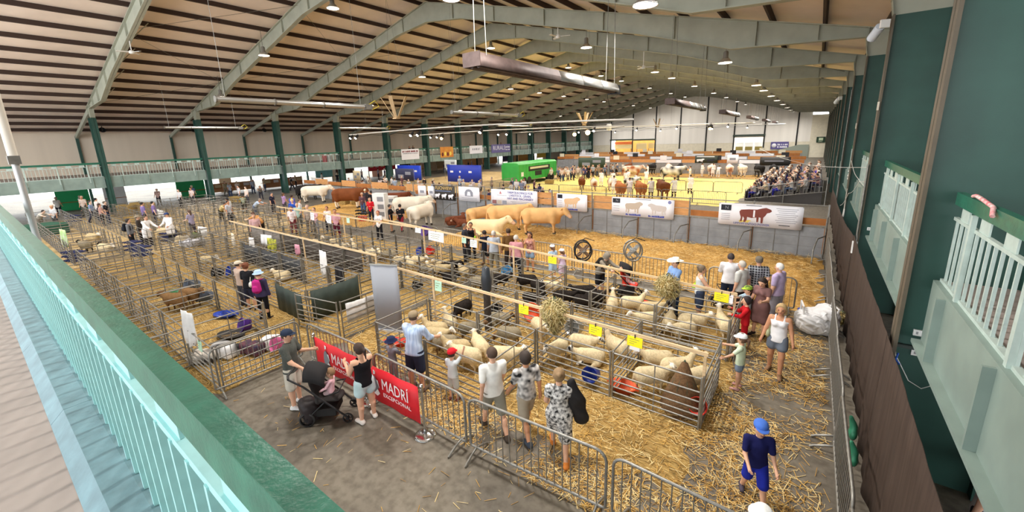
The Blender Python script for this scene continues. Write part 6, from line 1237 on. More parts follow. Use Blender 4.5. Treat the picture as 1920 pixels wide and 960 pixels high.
MB().tube([(.66, YW - .1, 2.25), (-12.4, YW - .1, 2.25), (-24.9, YW - .1, 2.25)], .025, 6).build('top_pipe', galv, label='long steel pipe joining the cattle wall posts', cat='pipe')
for i in range(8): wall_panel(-25.0 - 2.4 * i, -27.35 - 2.4 * i, 22.1, 'grey cattle wall behind the brown bull, %s panel from the white cabinets' % ordn[i], 'cattle wall panels behind the brown bull', 1.3, False, [(1.4, 1.75, ply2)] if i % 2 else [(1.4, 1.95, ply)])
# banners printed with cattle
vin = mat('white_vinyl', '#e9e8ee', .5, var=.02, vscale=3); ink_b = mat('blue_ink', '#3f4a9c', .6); ink_k = mat('dark_ink', '#1c1f2c', .6); ink_t = mat('grey_ink', '#8d8f9a', .6)
BULL = [(0, .52), (.05, .62), (.3, .66), (.55, .67), (.7, .74), (.82, .78), (.9, .74), (.97, .7), (1, .62), (.94, .55), (.86, .52), (.82, .4), (.76, .3), (.75, .02), (.69, .02), (.68, .28), (.62, .3), (.61, .06), (.56, .06), (.55, .28), (.4, .24), (.26, .28), (.25, .12), (.21, .02), (.15, .02), (.17, .2), (.12, .3), (.1, .04), (.04, .04), (.06, .25), (.02, .4)]
def ink(o, poly, M, x, z, w, h, flip=False, y=-.012, nm='print'):
    pts = [((x + (1 - a if flip else a) * w), y, z + b * h) for a, b in poly]
    return MB().prism(pts if not flip else pts[::-1], (0, .003, 0)).build(nm, M, o)
SQ = [(0, 0), (1, 0), (1, 1), (0, 1)]
def scribble(o, x, z, w, h, M, y=-.014, n=8):     # a line of lettering too small to read
    q = MB(); r = random.Random(int(w * 100 + z * 37)); c = x
    while c < x + w:
        d = r.uniform(.4, .9) * h
        q.box(c, min(c + d, x + w), y, y + .003, z - h / 2, z + h * r.uniform(.25, .5)); c += d + h * r.choice((.12, .12, .5))
    return q.build('print_line', M, o)
def banner(x0, x1, z0, z1, label, y=YW - .16, M=None, name='banner'):
    o = empty(name, (x0, y, z0), label=label, cat='banner'); w, h = x1 - x0, z1 - z0; n = 11
    s_ = MB().sheet([(w * j / (n - 1), .006 * math.sin(j * 1.7), h * k_ / 2) for k_ in range(3) for j in range(n)], n, 3).build('vinyl_sheet', M or vin, o); s_.modifiers.new('t', 'SOLIDIFY').thickness = .005
    for x in (.02, w - .02):
        for z in (.02, h - .02): MB().box(x - .015, x + .015, -.02, .1, z - .015, z + .015).build('eyelet', galv, o)
    return o, w, h
o, w, h = banner(-3.39, -.16, 1.15, 2.15, 'white banner printed with a red-brown bull, nearest the curtain')
ink(o, SQ, ink_k, .09, .66, .42, .26); text('lettering', 'N', ink_t, o, (.33, -.02, .79), .2); ink(o, BULL, mat('red_bull_ink', '#7a3a30', .6), .85, .16, 1.25, .92, y=-.014); ink(o, SQ, vin, 1.4, .42, .07, .32, y=-.019); ink(o, BULL, mat('yellow_ink', '#d8c060', .6), .85, .12, .5, .2, y=-.013)
text('lettering', 'UPPOFFYNTOO POWER', ink_b, o, (1.35, -.02, .1), .13)
for i in range(8): ink(o, SQ, ink_t, 2.25 + .05 * (i % 3), .86 - .085 * i, .8 - .1 * (i % 3), .018)
for i in range(4): ink(o, SQ, ink_t, .12, .5 - .09 * i, .36, .018)
ink(o, SQ, ink_k, 1.1, .93, .6, .02); ink(o, SQ, ink_k, 2.4, .13, .4, .03)
o, w, h = banner(-8.66, -5.4, 1.13, 2.12, 'white banner printed with two pale cattle facing each other')
ink(o, SQ, ink_k, .05, .68, .42, .24); text('lettering', 'N', ink_t, o, (.3, -.02, .8), .18); pale = mat('pale_cow_ink', '#b9aa9a', .6); ink(o, BULL, pale, .75, .18, .95, .8); ink(o, BULL, mat('paler_cow_ink', '#c4bcb8', .6), 1.95, .18, .95, .75, True); scribble(o, .8, .1, .8, .1, ink_b); scribble(o, 2.0, .1, .8, .1, ink_b); ink(o, SQ, ink_k, 1.3, .92, .8, .02)
for i in range(3): ink(o, SQ, ink_t, .1, .5 - .12 * i, .34, .02)
ink(o, [(.5 + .5 * math.cos(a), .5 + .5 * math.sin(a)) for a in np.linspace(0, 5.9, 14)], mat('badge_ink', '#7a80b0', .6), 2.95, .78, .17, .17)
o, w, h = banner(-12.1, -10.12, 1.15, 2.13, 'small white banner printed with a single cream cow')
ink(o, SQ, ink_k, .07, .7, .32, .22); ink(o, BULL, mat('cream_cow_ink', '#d8b48c', .6), .5, .16, 1.05, .85); scribble(o, .6, .09, .8, .09, ink_b)
for i in range(4): ink(o, SQ, ink_t, .08, .55 - .11 * i, .3, .018)
o, w, h = banner(-17.1, -13.45, 1.15, 2.17, 'white banner advertising farm buildings in blue italics')
for i, t in enumerate(('FARM BUILDINGS FOR', 'LIVESTOCK, GRAIN,', 'HAY AND MACHINERY')): text('lettering', t, ink_b, o, (2.35, -.02, .84 - .19 * i), .21, sx=.92)
for i in range(3): ink(o, SQ, [mat('photo_red', '#8a5a58', .6), pale, ink_t][i], .1 + .42 * i, .06, .34, .24)
ink(o, [(0, 0), (.5, 1), (1, 0)], mat('roof_ink', '#c07a80', .6), .7, .72, .2, .2); ink(o, SQ, ink_t, .5, .62, .8, .02)
for i in range(3): ink(o, SQ, ink_t, 1.6 + .1 * i, .28 - .09 * i, 1.8 - .1 * i, .02)
o, w, h = banner(-20.05, -18.1, 1.2, 2.2, 'white banner with a grey arched farm crest'); ink(o, [(0, 0), (1, 0), (1, .55), (.8, .9), (.5, 1), (.2, .9), (0, .55)], ink_t, .6, .35, .75, .5); ink(o, [(0, 0), (1, 0), (.8, .9), (.2, .9)], vin, .8, .4, .35, .3, y=-.016)
for i in range(2): ink(o, SQ, ink_t, .3, .22 - .1 * i, 1.4, .02)
o, w, h = banner(-22.6, -20.4, 1.15, 2.2, 'dark banner with gold lettering above a photograph of sheep', M=mat('dark_vinyl', '#33302e', .5)); text('lettering', 'FLICNVIEW', mat('gold_ink', '#d8b870', .5), o, (1.1, -.02, .85), .34); ink(o, SQ, mat('slate_ink', '#6a7aa0', .6), .2, .62, 1.6, .05)
for i in range(3): ink(o, BULL, vin, .15 + .68 * i, .08, .55, .5)
for i, (x, wd, c, l) in enumerate(((-24.3, .9, vin, 'white round-topped sign on the cattle wall'), (-23.2, .7, vin, 'plain white sign left of the dark banner'))): o, w, h = banner(x, x + wd, 1.25, 2.1, l, M=c); ink(o, SQ, ink_t, wd * .25, .3, wd * .5, .2)
for i, x in enumerate((-.9, -3.2, -6.1, -8.6, -13.9, -17)): MB().box(-.11, .11, -.01, .01, 0, .13).build('number_plate', whitep, None, (x, YW - .07, 1.13), label='small white number plate on the cattle wall, %s from the curtain' % ordn[i], cat='plate', group='number plates on the cattle wall')
# ------------------------------------------------------------------ cattle
H_tan = hidem('blonde', '#dcae74', .1); H_cream = hidem('cream', '#e6cfa2', .06); H_white = hidem('white', '#e8dcc8', .05); H_red = hidem('red_brown', '#6b3820', .15); H_brown = hidem('chestnut', '#74401f', .1); H_orange = hidem('orange', '#b8703c', .12); H_blk = hidem('black', '#201d1c', .1); H_hol = mat('hide_black_patched', '#ece6da', .75, col2='#1d1b1c', vscale=1.6, detail=0); H_ayr = mat('hide_red_patched', '#eadfce', .75, col2='#a0582c', vscale=1.8, detail=0); L_white = hidem('white_sock', '#e8dcc8')
CW = {'stand': cow_mesh('cow', H_tan), 'left': cow_mesh('cow', H_tan, turn=35), 'right': cow_mesh('cow', H_tan, turn=-30), 'lie': cow_mesh('cow', H_tan, 'lie', head='up'), 'lieT': cow_mesh('cow', H_tan, 'lie', head='up', turn=70), 'down': cow_mesh('cow', H_tan, head='down', bulk=.95), 'big': cow_mesh('cow', H_tan, bulk=1.12, head='level')}
pinkm = mat('muzzle_buff', '#d0a888', .6)
def cow(xy, face, kind, hide, label, sc=1., leg=None, z=.1, group='show cattle', muz=None):
    return crowd(CW[kind], xy, z, face, label, (hide, muz or pinkm, leg or hide, None, None), group, 'cow', sc, 'cow')
cow((-11.6, 18.4), 28, 'right', H_tan, 'large blonde bull standing side-on nearest the banners', 1.0, z=.2); cow((-13.9, 18.3), 40, 'stand', H_tan, 'large blonde bull standing behind the first one', 1.0, z=.2); cow((-14.3, 16.9), 25, 'lie', H_cream, 'pale cream bull lying on the straw', .95, z=.15); cow((-16.2, 18.6), 75, 'left', H_tan, 'young blonde bull seen from behind', .82, z=.15)
cow((-18.0, 18.3), 60, 'lieT', H_red, 'red-brown calf lying with its head raised', .62, z=.1); cow((-17.0, 18.0), 200, 'lie', H_red, 'red-brown calf lying curled beside the other', .55, z=.1)
cow((-19.9, 17.2), 100, 'left', H_white, 'white cow seen from behind on bare concrete', 1.0, z=.0); cow((-22.9, 18.8), 45, 'big', H_white, 'white bull standing head down by the white cabinets', 1.05, z=.0)
cow((-31.2, 19.2), 38, 'big', H_brown, 'massive chestnut bull with pale legs', 1.12, L_white, z=.08); cow((-37.6, 19.8), 40, 'stand', H_white, 'tall white cow beyond the chestnut bull', 1.08, z=.06); cow((-40.5, 20.6), 40, 'stand', H_blk, 'black cow beyond the tall white cow', 1.0, z=.06); cow((-27.5, 21.0), 40, 'stand', H_red, 'dark red cow behind the white cabinets', .9, z=.04)
# led cattle and handlers in the ring
handl = ('pale', '#efedee', '#26242a', '#5a4436', None); ws = ('light', '#f0eeee', '#eceaea', '#4a3a2c', None)
ring = [((-13.6, 34.4), 120, H_orange, 'orange-brown cow led away by a handler, left of three', .92), ((-12.0, 35.0), 120, H_orange, 'orange-brown cow led away by a handler, middle of three', .92), ((-10.4, 35.9), 120, H_brown, 'large brown cow led away by a handler, right of three', .98),
        ((-18.0, 38.4), 118, H_ayr, 'red and white heifer in the left group of the ring', .8), ((-19.6, 38.9), 118, H_brown, 'brown heifer in the left group of the ring', .8), ((-16.4, 39.0), 118, H_ayr, 'patched heifer at the front of the left group', .8), ((-15.0, 41.0), 60, H_hol, 'black patched heifer beside the left group', .78),
        ((-19.2, 52.6), 35, H_ayr, 'red and white cow led side-on across the ring', 1.05), ((-13.5, 50.2), 35, H_hol, 'black and white cow led side-on across the ring', 1.15), ((-15.8, 44.5), 110, H_hol, 'black calf between two white-coated children', .65)]
for xy, f, hd, l, sc in ring: cow(xy, f, 'stand', hd, l, sc, z=.03, group='cattle in the show ring')
hand = [((-12.95, 34.95), 120, ws, 'coat'), ((-11.2, 35.4), 120, handl, 'coat'), ((-9.55, 36.4), 130, handl, 'coat'), ((-15.0, 36.4), 100, ws, 'coat'), ((-17.3, 52.9), 180, ws, 'stand'), ((-11.6, 50.6), 190, ws, 'stand'), ((-16.7, 44.4), 100, ws, 'short'), ((-14.9, 45.2), 100, ws, 'short'), ((-8.9, 39.2), 100, handl, 'coat'), ((-17.4, 41.9), 120, ws, 'coat'), ((-18.8, 42), 100, ws, 'coat'), ((-16.2, 42.6), 100, handl, 'stand'), ((-11.4, 55.9), 40, ws, 'coat'), ((-9.5, 55.6), 90, ws, 'bend'), ((-10.2, 56.2), 90, ws, 'coat')]
hl = ['handler in white at the left orange-brown cow', 'handler in a white coat at the middle orange-brown cow', 'handler in a white coat at the large brown cow', 'handler in white behind the left orange-brown cow', 'handler in all white leading the red and white cow', 'handler in all white leading the black and white cow', 'child in white left of the black calf', 'child in white right of the black calf', 'judge in a long white coat walking alone in the ring', 'handler in white in the left group, in front', 'handler in white in the left group, behind', 'handler with dark trousers beside the patched heifer', 'handler in white at the far tied cattle', 'handler in white bending at the far tied cattle', 'second handler in white at the far tied cattle']
for (xy, f, c, kd), l in zip(hand, hl): crowd(CM[kd], xy, .03, f, l, c, 'cattle handlers in white')
for i, (x, hd) in enumerate(((-10.6, H_ayr), (-8.6, H_ayr), (-7.2, H_white), (-18.2, H_blk), (-14.5, H_blk), (-5.4, H_blk), (-3.9, H_blk), (-21.5, H_brown), (-16, H_ayr))): cow((x, 57.6), 95 + 6 * (i % 3), 'stand', hd, 'cow tied tail-out at the far ring wall, %s' % ['patched, left of the white rump', 'pinkish white', 'broad white rump', 'black, left end', 'black, behind the patched cow', 'black, left of the stand', 'black, behind the stand', 'brown, far left', 'red patched'][i], 1.0, z=.04, group='cattle tied along the far ring wall')
# far ring wall and the stalls behind it
for r, (y, x0, x1) in enumerate(((60, -29, -1), (69, -40, -1), (79, -44, -2), (90, -46, -2))):
    n = int((x1 - x0) / 3.5)
    for i in range(n):
        a = x0 + (x1 - x0) * i / n; b = x0 + (x1 - x0) * (i + 1) / n
        wall_panel(b - .03, a + .03, y, along('grey stall wall in %s beyond the ring' % ('the first row', 'the second row', 'the third row', 'the last row')[r]), 'stall walls row %d beyond the ring' % (r + 1), 1.35, False, [(1.5, 1.95, (ply, ply2)[(i + r) % 2])] if (i * 7 + r) % 3 else [(1.5, 1.9, (vin, ink_k, wallg)[(i + r) % 3])])
    for i in range(n): 
        if (i + r) % 2: MB().box(-.45, .45, -.02, .02, 0, .6).build('stall_card', (vin, mat('cream_card', '#e0d8c0', .6), mat('black_banner', '#26262a', .6))[(i + r) % 3], None, (x0 + (x1 - x0) * (i + .3) / n, y - .0, 1.9), label=along('plain %s board on a stall wall, %s row beyond the ring' % (('white', 'cream', 'black')[(i + r) % 3], ordn[r])), cat='board', group='boards on the stall walls')
o, w, h = banner(-13.2, -10.4, 1.5, 2.5, 'dark green banner with sheep on the far ring wall', y=59.85, M=mat('dark_green_vinyl', '#2f3a32', .5)); ink(o, BULL, vin, .2, .12, 1.0, .6); ink(o, BULL, ink_k, 1.5, .12, 1.0, .6); ink(o, SQ, vin, .2, .8, 2.2, .1)
o, w, h = banner(-9.3, -8.0, 1.5, 2.6, 'plain white banner on the far ring wall', y=59.85); ink(o, SQ, ink_t, .3, .4, .7, .3); o, w, h = banner(-5.6, -2.4, 1.3, 2.3, 'long black banner on the far ring wall', y=59.85, M=mat('black_vinyl', '#2a2927', .5)); ink(o, SQ, ink_t, .5, .45, 2.0, .12)
# spectators standing beyond the ring corner
colsT = ['#e6e2e0', '#d8c8c4', '#8a90a8', '#3a3a48', '#c8a8a0', '#b8b4b0', '#5a6a8a', '#202026', '#d8d4cc', '#9a8a7a', '#6a4a50', '#a8b4c8', '#40406a', '#c0b090']; hairsT = ['#3a2a20', '#8a7a68', '#c8bca8', '#241c1a', '#6a4a34', '#d8d4cc', '#a09080']
names = {'#e6e2e0': 'white', '#d8c8c4': 'pale pink', '#8a90a8': 'grey-blue', '#3a3a48': 'dark slate', '#c8a8a0': 'dusty pink', '#b8b4b0': 'light grey', '#5a6a8a': 'denim blue', '#202026': 'black', '#d8d4cc': 'off-white', '#9a8a7a': 'taupe', '#6a4a50': 'plum', '#a8b4c8': 'pale blue', '#40406a': 'navy', '#c0b090': 'sand'}
hn = {'#3a2a20': 'brown', '#8a7a68': 'mousy', '#c8bca8': 'fair', '#241c1a': 'black', '#6a4a34': 'chestnut', '#d8d4cc': 'white', '#a09080': 'greying'}
random.seed(11)
def rc(): return random.choice(colsT), random.choice(hairsT)
for i in range(40):
    for _ in range(40):
        y = random.uniform(44.5, 55.5); x = -20.5 - (58 - y) * .32 + random.uniform(-3.2, 0)
        if room(x, y, .6) and x > -27.3: break
    c, hcol = rc()
    crowd(CM[random.choice(('stand', 'fem', 'walk', 'short'))], (x, y), .03, random.uniform(-90, 60), '%s-haired spectator in a %s top standing in the crowd beside the green truck' % (hn[hcol], names[c]), (random.choice(('light', 'tan', 'pale')), c, random.choice(('#2a2a34', '#3a4a68', '#8a8274', '#23211f')), hcol, None), 'crowd beside the green truck', sc=random.uniform(.94, 1.04))
for i in range(26):
    for _ in range(40):
        px_ = random.uniform(800, 1040); y = random.uniform(24, 32.3); p = AY(y, px_, 340)
        if room(p.x, y, .65): break
    c, hcol = rc()
    crowd(CM[random.choice(('stand', 'fem', 'walk', 'short'))], (p.x, y), .03, random.uniform(0, 360), '%s-haired visitor in a %s top between the banners and the ring' % (hn[hcol], names[c]), (random.choice(('light', 'tan', 'pale')), c, random.choice(('#2a2a34', '#3a4a68', '#8a8274', '#23211f')), hcol, None), 'visitors between the banners and the ring', sc=random.uniform(.9, 1.04))
for i in range(26):
    for _ in range(40):
        px_ = random.uniform(650, 830); y = random.uniform(24, 30); p = AY(y, px_, 330)
        if room(p.x, y, .65): break
    c, hcol = rc()
    crowd(CM[random.choice(('stand', 'fem', 'walk', 'short'))], (p.x, y), .03, random.uniform(0, 360), '%s-haired visitor in a %s top in the alley behind the brown bull' % (hn[hcol], names[c]), (random.choice(('light', 'tan', 'pale')), c, random.choice(('#2a2a34', '#3a4a68', '#8a8274', '#23211f')), hcol, None), 'visitors in the alley behind the brown bull', sc=random.uniform(.9, 1.04))
# the stand
st = empty('spectator_stand', (0, 0, 0), label='low tiered stand packed with seated spectators beside the show ring', cat='stand')
rowsx = [-3.75, -2.95, -2.15, -1.35, -.55, .25]
for i, x in enumerate(rowsx):
    z = .1 + .16 * i
    MB().box(x - .4, x + .4, 36.9, 56.2, 0, z).build('tier', mat('stand_deck', '#4a4644', .8), st)
    MB().box(x + .08, x + .38, 37.2, 56, z + .36, z + .4).build('bench', mat('bench_grey', '#6a6a70', .6), st)
    for y in np.arange(37.4, 56, 2.4): MB().box(x + .2, x + .26, y, y + .06, z, z + .36).build('bench_leg', galv_d, st)
MB().box(-4.25, -4.18, 36.9, 56.2, 0, .75).build('front_screen', mat('stand_screen', '#5f5b58', .8), st)
n = 0; CROWD = []
for i, x in enumerate(rowsx):
    z = .1 + .16 * i
    for y in np.arange(37.5, 56, .6):
        if random.random() < .09: continue
        c, hcol = rc(); me = random.choice(SM)
        if random.random() < .2: c = random.choice(('#40406a', '#3a3aa0', '#202026'))
        nm_ = names.get(c, 'royal blue'); low = random.choice(('#2a2a34', '#3a4a68', '#6a6458', '#23211f', '#2c2c8a'))
        if y < 46.2 and n < 85: crowd(me, (x + .12, y + random.uniform(-.06, .06)), z - .37, 180 + random.uniform(-22, 22), 'seated spectator, %s hair, %s top, %s row of the stand' % (hn[hcol], nm_, ordn[i]), (random.choice(('light', 'tan', 'pale')), c, low, hcol, None), 'spectators seated in the stand'); n += 1
        else: CROWD.append((me, x + .12, y, z - .37, rad(90 + random.uniform(-22, 22)), (random.choice(('light', 'tan', 'pale')), c, low, hcol, None)))
def join_crowd(name, items, label):
    ms = []; V = []; Q = []; L = []; nv = 0
    for me, x, y, z, a, cols in items:
        v = np.empty(len(me.vertices) * 3, np.float32); me.vertices.foreach_get('co', v); v = v.reshape(-1, 3); lp = np.empty(len(me.loops), np.int32); me.loops.foreach_get('vertex_index', lp); mi = np.empty(len(me.polygons), np.int32); me.polygons.foreach_get('material_index', mi)
        c, s_ = math.cos(a), math.sin(a); V.append(np.stack([v[:, 0] * c - v[:, 1] * s_ + x, v[:, 0] * s_ + v[:, 1] * c + y, v[:, 2] + z], 1)); Q.append(lp.reshape(-1, 4) + nv); nv += len(v); mp = []
        for i, q in enumerate(cols):
            m_ = me.materials[i] if q is None else skinm(q) if q in SKIN else hairm(q) if i == 3 else cloth(q)
            if m_ not in ms: ms.append(m_)
            mp.append(ms.index(m_))
        L.append(np.array(mp)[mi])
    return link(name, np_mesh(name, np.concatenate(V), np.concatenate(Q), np.concatenate(L), ms), None, kind='stuff', label=label, cat='crowd')
join_crowd('seated_crowd', CROWD, 'distant part of the seated crowd filling the far end of the stand')
# railing at the near end of the stand
o = empty('stand_railing', (0, 36.6, 0), label='blue-grey railing sloping along the near end of the stand', cat='railing')
MB().tube([(-4.2, 0, .95), (.85, 0, 2.0)], .03, 6).build('top_rail', galv, o); MB().tube([(-4.2, 0, .2), (.85, 0, 1.0)], .025, 6).build('lower_rail', galv, o)
for i in range(24): t = i / 23; MB().tube([(-4.2 + 5.05 * t, 0, .2 + .8 * t), (-4.2 + 5.05 * t, 0, .95 + 1.05 * t)], .012, 5).build('bar', galv, o)
for t in (0, .5, 1): MB().tube([(-4.2 + 5.05 * t, 0, 0), (-4.2 + 5.05 * t, 0, .95 + 1.05 * t)], .03, 6).build('post', galv, o)
# the green truck
o = empty('livestock_truck', (-29.2, 43.6, 0), label='bright green livestock truck body parked at the end of the ring', cat='truck'); grn = mat('truck_green', '#3fae4c', .4, var=.05, vscale=2)
F = Field((-1.4, -4.6, .2), (1.4, 4.6, 2.7), .07)
for x in (-1.1, 1.1):
    for z in (.55, 2.3): F.cap((x, -4.2, z), (x, 4.2, z), .2, None, .0, 0)
V, Q, L = F.surf(); q = MB().box(-1.28, 1.28, -4.35, 4.35, .5, 2.4); q.build('body', grn, o); MB().prism([(1.28, -4.35, 2.4), (1.28, 4.35, 2.4), (1.0, 4.35, 2.58), (1.0, -4.35, 2.58)], (-2.2, 0, 0)).build('roof_edge', grn, o)
for y in (-3.2, -2.2, 2.4, 3.3): q = MB().tube([(1.0, y, .45), (1.3, y, .45)], .45, 14); q.build('wheel', dkgreyp, o)
MB().box(1.285, 1.3, -2.3, 2.6, 1.5, 2.1).build('sign_panel', mat('truck_sign', '#23261f', .5), o); MB().box(1.302, 1.308, -2.0, 2.2, 1.75, 2.0).build('lettering', mat('truck_letter', '#d8d4b0', .5), o); MB().box(1.285, 1.3, -.9, .6, .9, 1.45).build('door', mat('truck_door', '#2a2c2a', .5), o); MB().box(1.285, 1.3, -3.9, -3.4, 1.0, 1.5).build('label_plate', whitep, o)
for y in np.arange(-4.2, 4.3, .7): MB().box(1.28, 1.296, y, y + .04, .5, 2.4).build('rib', grn, o)
# blue screens and boards in the far left quarter of the hall
bl = mat('royal_blue_sheet', '#2a48c8', .5, var=.08, vscale=1.5)
for i, (x0, x1, y, z0, z1, l) in enumerate(((-46, -41.2, 36, .5, 2.4, 'bright blue sheet screen left of the darker one'), (-36.4, -30.9, 36, .5, 2.55, 'deep blue printed screen beside the green truck'))):
    o, w, h = banner(x0, x1, z0, z1, l, y=y, M=bl if i == 0 else mat('deep_blue_sheet', '#2038a8', .5)); 
    for j in range(3): ink(o, SQ, vin, .5 + 1.5 * j, h * .55, .5 if j != 1 else .25, .22)
    for x in (0, w / 2, w): MB().tube([(x, .08, -z0), (x, .08, h + .1)], .03, 6).build('frame_post', galv, o)
for i, (x, y, w, z0, z1, c, l) in enumerate(((-40, 31, 3.2, 1.0, 2.4, '#2a2c48', 'dark blue photographic banner before the blue screen'), (-44, 28, 1.4, 1.2, 2.3, '#d8c49c', 'cream shield sign before the blue screen'), (-27, 52.5, 4, 1.2, 2.6, '#3a4a3c', 'dark green scenic banner beside the green truck'), (-33, 45, 3, 1.2, 2.2, '#d0c8c0', 'pale notice boards behind the deep blue screen'), (-43, 42, 2.4, 1.6, 2.8, '#e6f0f0', 'white board standing above the deep blue screen'), (-47, 24.5, 2.2, .5, 1.7, '#e8e6e2', 'white letter board near the cattle alley'))):
    o, wd, h = banner(x, x + w, z0, z1, l, y=y, M=mat('board_%d' % i, c, .6)); ink(o, SQ, ink_t, wd * .15, h * .2, wd * .3, h * .3); ink(o, SQ, ink_t, wd * .55, h * .5, wd * .3, h * .25)
    for x_ in (0, wd): MB().tube([(x_, .06, -z0), (x_, .06, h)], .03, 6).build('frame_post', galv, o)
# white cabinets and black speaker boxes on the concrete
for i, (a, b, w, hh, l) in enumerate(((717, 412, .95, 1.9, 'tall white slatted cabinet beside the white bull'), (737, 405, .75, 1.5, 'lower white slatted cabinet right of the tall one'))):
    x, y = G(a, b); o = empty('show_cabinet', (x, y, 0), rad(20), label=l, cat='cabinet'); MB().box(-w / 2, w / 2, -.25, .25, 0, hh).build('body', whitep, o)
    for j in range(3): MB().box(-w * .1, w * .4, -.262, -.25, hh * (.15 + .28 * j), hh * (.32 + .28 * j)).build('drawer', mat('drawer_grey', '#8d8f92', .5), o)
for i, (a, b, l) in enumerate(((680, 408, 'black equipment case left of the red trolley'), (690, 400, 'black equipment case with a red top'), (705, 404, 'long black equipment case before the cabinets'), (722, 408, 'black speaker case beside the black-shirted man'))): block_thing('equipment_case', a, b, .9, .5, .55, blackp, l, 'case', 20, r=.05)
block_thing('red_trolley_box', 681, 416, .5, .4, .4, redp, 'small red box on the concrete before the black cases', 'box', 20)
# cattle fans standing on posts at the barrier
for i, (a, b, c) in enumerate(((1093, 470, '#7a5a40'), (1187, 470, '#a8a8a4'))):
    x, y = G(a, b, 1.25); o = empty('yard_fan', (x, y, 0), rad(35), label=['round black drum fan with a red-brown hub at the barrier', 'round grey drum fan at the barrier'][i], cat='fan')
    MB().tube([(0, 0, 0), (0, 0, 1.0)], .03, 8).build('pole', galv, o); q = MB(); ring = [(.3 * math.cos(t), -.1, 1.25 + .36 * math.sin(t)) for t in np.linspace(0, 2 * math.pi, 25)]; q.tube(ring, .03, 6, cap=False); q.tube([(x_, .15, z_) for x_, _, z_ in ring], .03, 6, cap=False); q.build('hoop', blackp if i == 0 else galv, o)
    MB().lathe([(0, 0), (.12, .02), (.14, .12), (0, .16)], 10).build('hub', mat('fan_hub_%d' % i, c, .6), o, (0, 0, 1.2))
    for j in range(4): bl_ = MB().box(.05, .28, -.06, .06, -.01, .01).build('blade', mat('fan_blade_%d' % i, c, .6), o); bl_.location = (0, .02, 1.25); bl_.rotation_euler = (rad(90), rad(45 + 90 * j), 0)
    q = MB(); [q.tube([(.3 * math.cos(t), -.1, 1.25 + .36 * math.sin(t)), (0, -.14, 1.25)], .006, 4) for t in np.linspace(0, 5.8, 14)]; q.build('guard', galv, o); MB().tube([(-.3, .02, 1.5), (.1, .02, 1.72), (.42, .02, 1.6)], .015, 5).build('handle', blackp, o)
# ================================================================== the green columns' side
curt = mat('brown_black_curtain', '#453932', .85, var=.2, vscale=3, stretch=(1, 6, .4), spec=.15)
def curtain(y0, y1, h0, h1, label, x=1.15):
    n = int((y1 - y0) / .09); pts = []
    for k_ in range(7):
        t = k_ / 6
        for j in range(n): y = y0 + (y1 - y0) * j / (n - 1); pts.append((x + (.003 + .022 * (1 - t)) * (math.sin(y * 5.1) + .7 * math.sin(y * 11.3 + 1) + .5 * math.sin(y * 2.3)) - .03 * (1 - t) * (.5 + .5 * math.sin(y * 1.1)), y, (h0 + (h1 - h0) * j / (n - 1) - .06 * (math.sin(math.pi * ((y - YF(1)) / 7.412 % 1)) ** 2)) * t + .01))
    o = MB().sheet(pts, n, 7).build('dark_curtain', curt, label=label, cat='curtain'); o.modifiers.new('t', 'SOLIDIFY').thickness = .008
curtain(1.2, 7.75, 2.25, 2.25, 'dark brown curtain hung below the railing, nearest length'); curtain(7.8, 15.2, 2.25, 2.25, 'dark brown curtain between the first two green columns'); curtain(15.25, 22.6, 2.2, 1.7, 'dark brown curtain beside the cattle straw'); curtain(22.7, 34.5, 1.7, 1.5, 'dark brown curtain beyond the cattle wall')
# things fixed to the first green column
def socket(x, y, z, label):
    o = empty('wall_socket', (x, y, z), label=label, cat='socket'); MB().box(-.075, .075, -.03, 0, -.045, .045).build('plate', whitep, o)
    for s_ in (-1, 1): MB().box(s_ * .035 - .012, s_ * .035 + .012, -.034, -.03, -.02, .02).build('switch', mat('socket_grey', '#9a9a9a', .5), o)
ys = YF(1) - .021
socket(1.5, ys, 2.34, 'white double socket on the nearest green column, upper one'); socket(1.52, ys, 2.03, 'white double socket on the nearest green column, lower one'); p = AY(YF(2) - .021, 1632, 429); socket(p.x, YF(2) - .021, p.z, 'white double socket on the second green column')
cab = mat('white_cable', '#d8d6d0', .5)
o = empty('cable_bundle', (1.62, ys - .03, 2.2), label='coiled white cable looped below the sockets of the nearest column', cat='cable')
for i in range(4): MB().tube([(.035 * math.cos(a) * (1 + .15 * i), -.015 * i, .09 + .1 * math.sin(a)) for a in np.linspace(0, 2 * math.pi, 13)], .006, 5).build('coil', cab, o)
MB().tube([(-.36, -.02, -.06), (-.34, -.02, -.25), (-.15, -.02, -.62), (0, -.02, -.7), (.12, -.02, -.6), (.2, -.02, -.25), (.18, -.02, -.1)], .007, 5).build('hanging_cable', cab, o); MB().box(-.4, .18, -.03, .0, -.12, -.08).build('trunking', mat('dark_trunking', '#3a4440', .6), o)
MB().tube([(1.3, ys - .1, 2.0), (1.28, ys - .12, 1.9), (1.33, ys - .13, 1.85), (1.27, ys - .1, 1.8), (1.32, ys - .12, 1.75)], .012, 5).build('tie_cord', mat('blue_cord', '#2a5ac0', .6), label='bright blue cord tied at the curtain top', cat='cord')
box('ledge', mat('dark_trim', '#2f3a36', .6), 1.24, 1.62, ys - .05, ys - .005, 2.1, 2.13, label='thin dark ledge below the sockets on the nearest column', cat='ledge')
for k, z in ((2, 5.75), (3, 5.3)): box('junction_box', mat('cream_box', '#cfc8b8', .5), 1.19, 1.225, YF(k) - .24, YF(k) - .12, z, z + .22, label=['small cream junction box on the second green column', 'small cream junction box on the third green column'][k - 2], cat='box')
for k, z0, z1 in ((4, .2, 7.4), (2, 1.9, 4.3)): MB().tube([(1.2, YF(k) - .19, z0), (1.2, YF(k) - .19, z1)], .025, 6).build('conduit', galv, label=['pale conduit running up a distant green column', 'short pale conduit on the second green column'][0 if k == 4 else 1], cat='pipe')
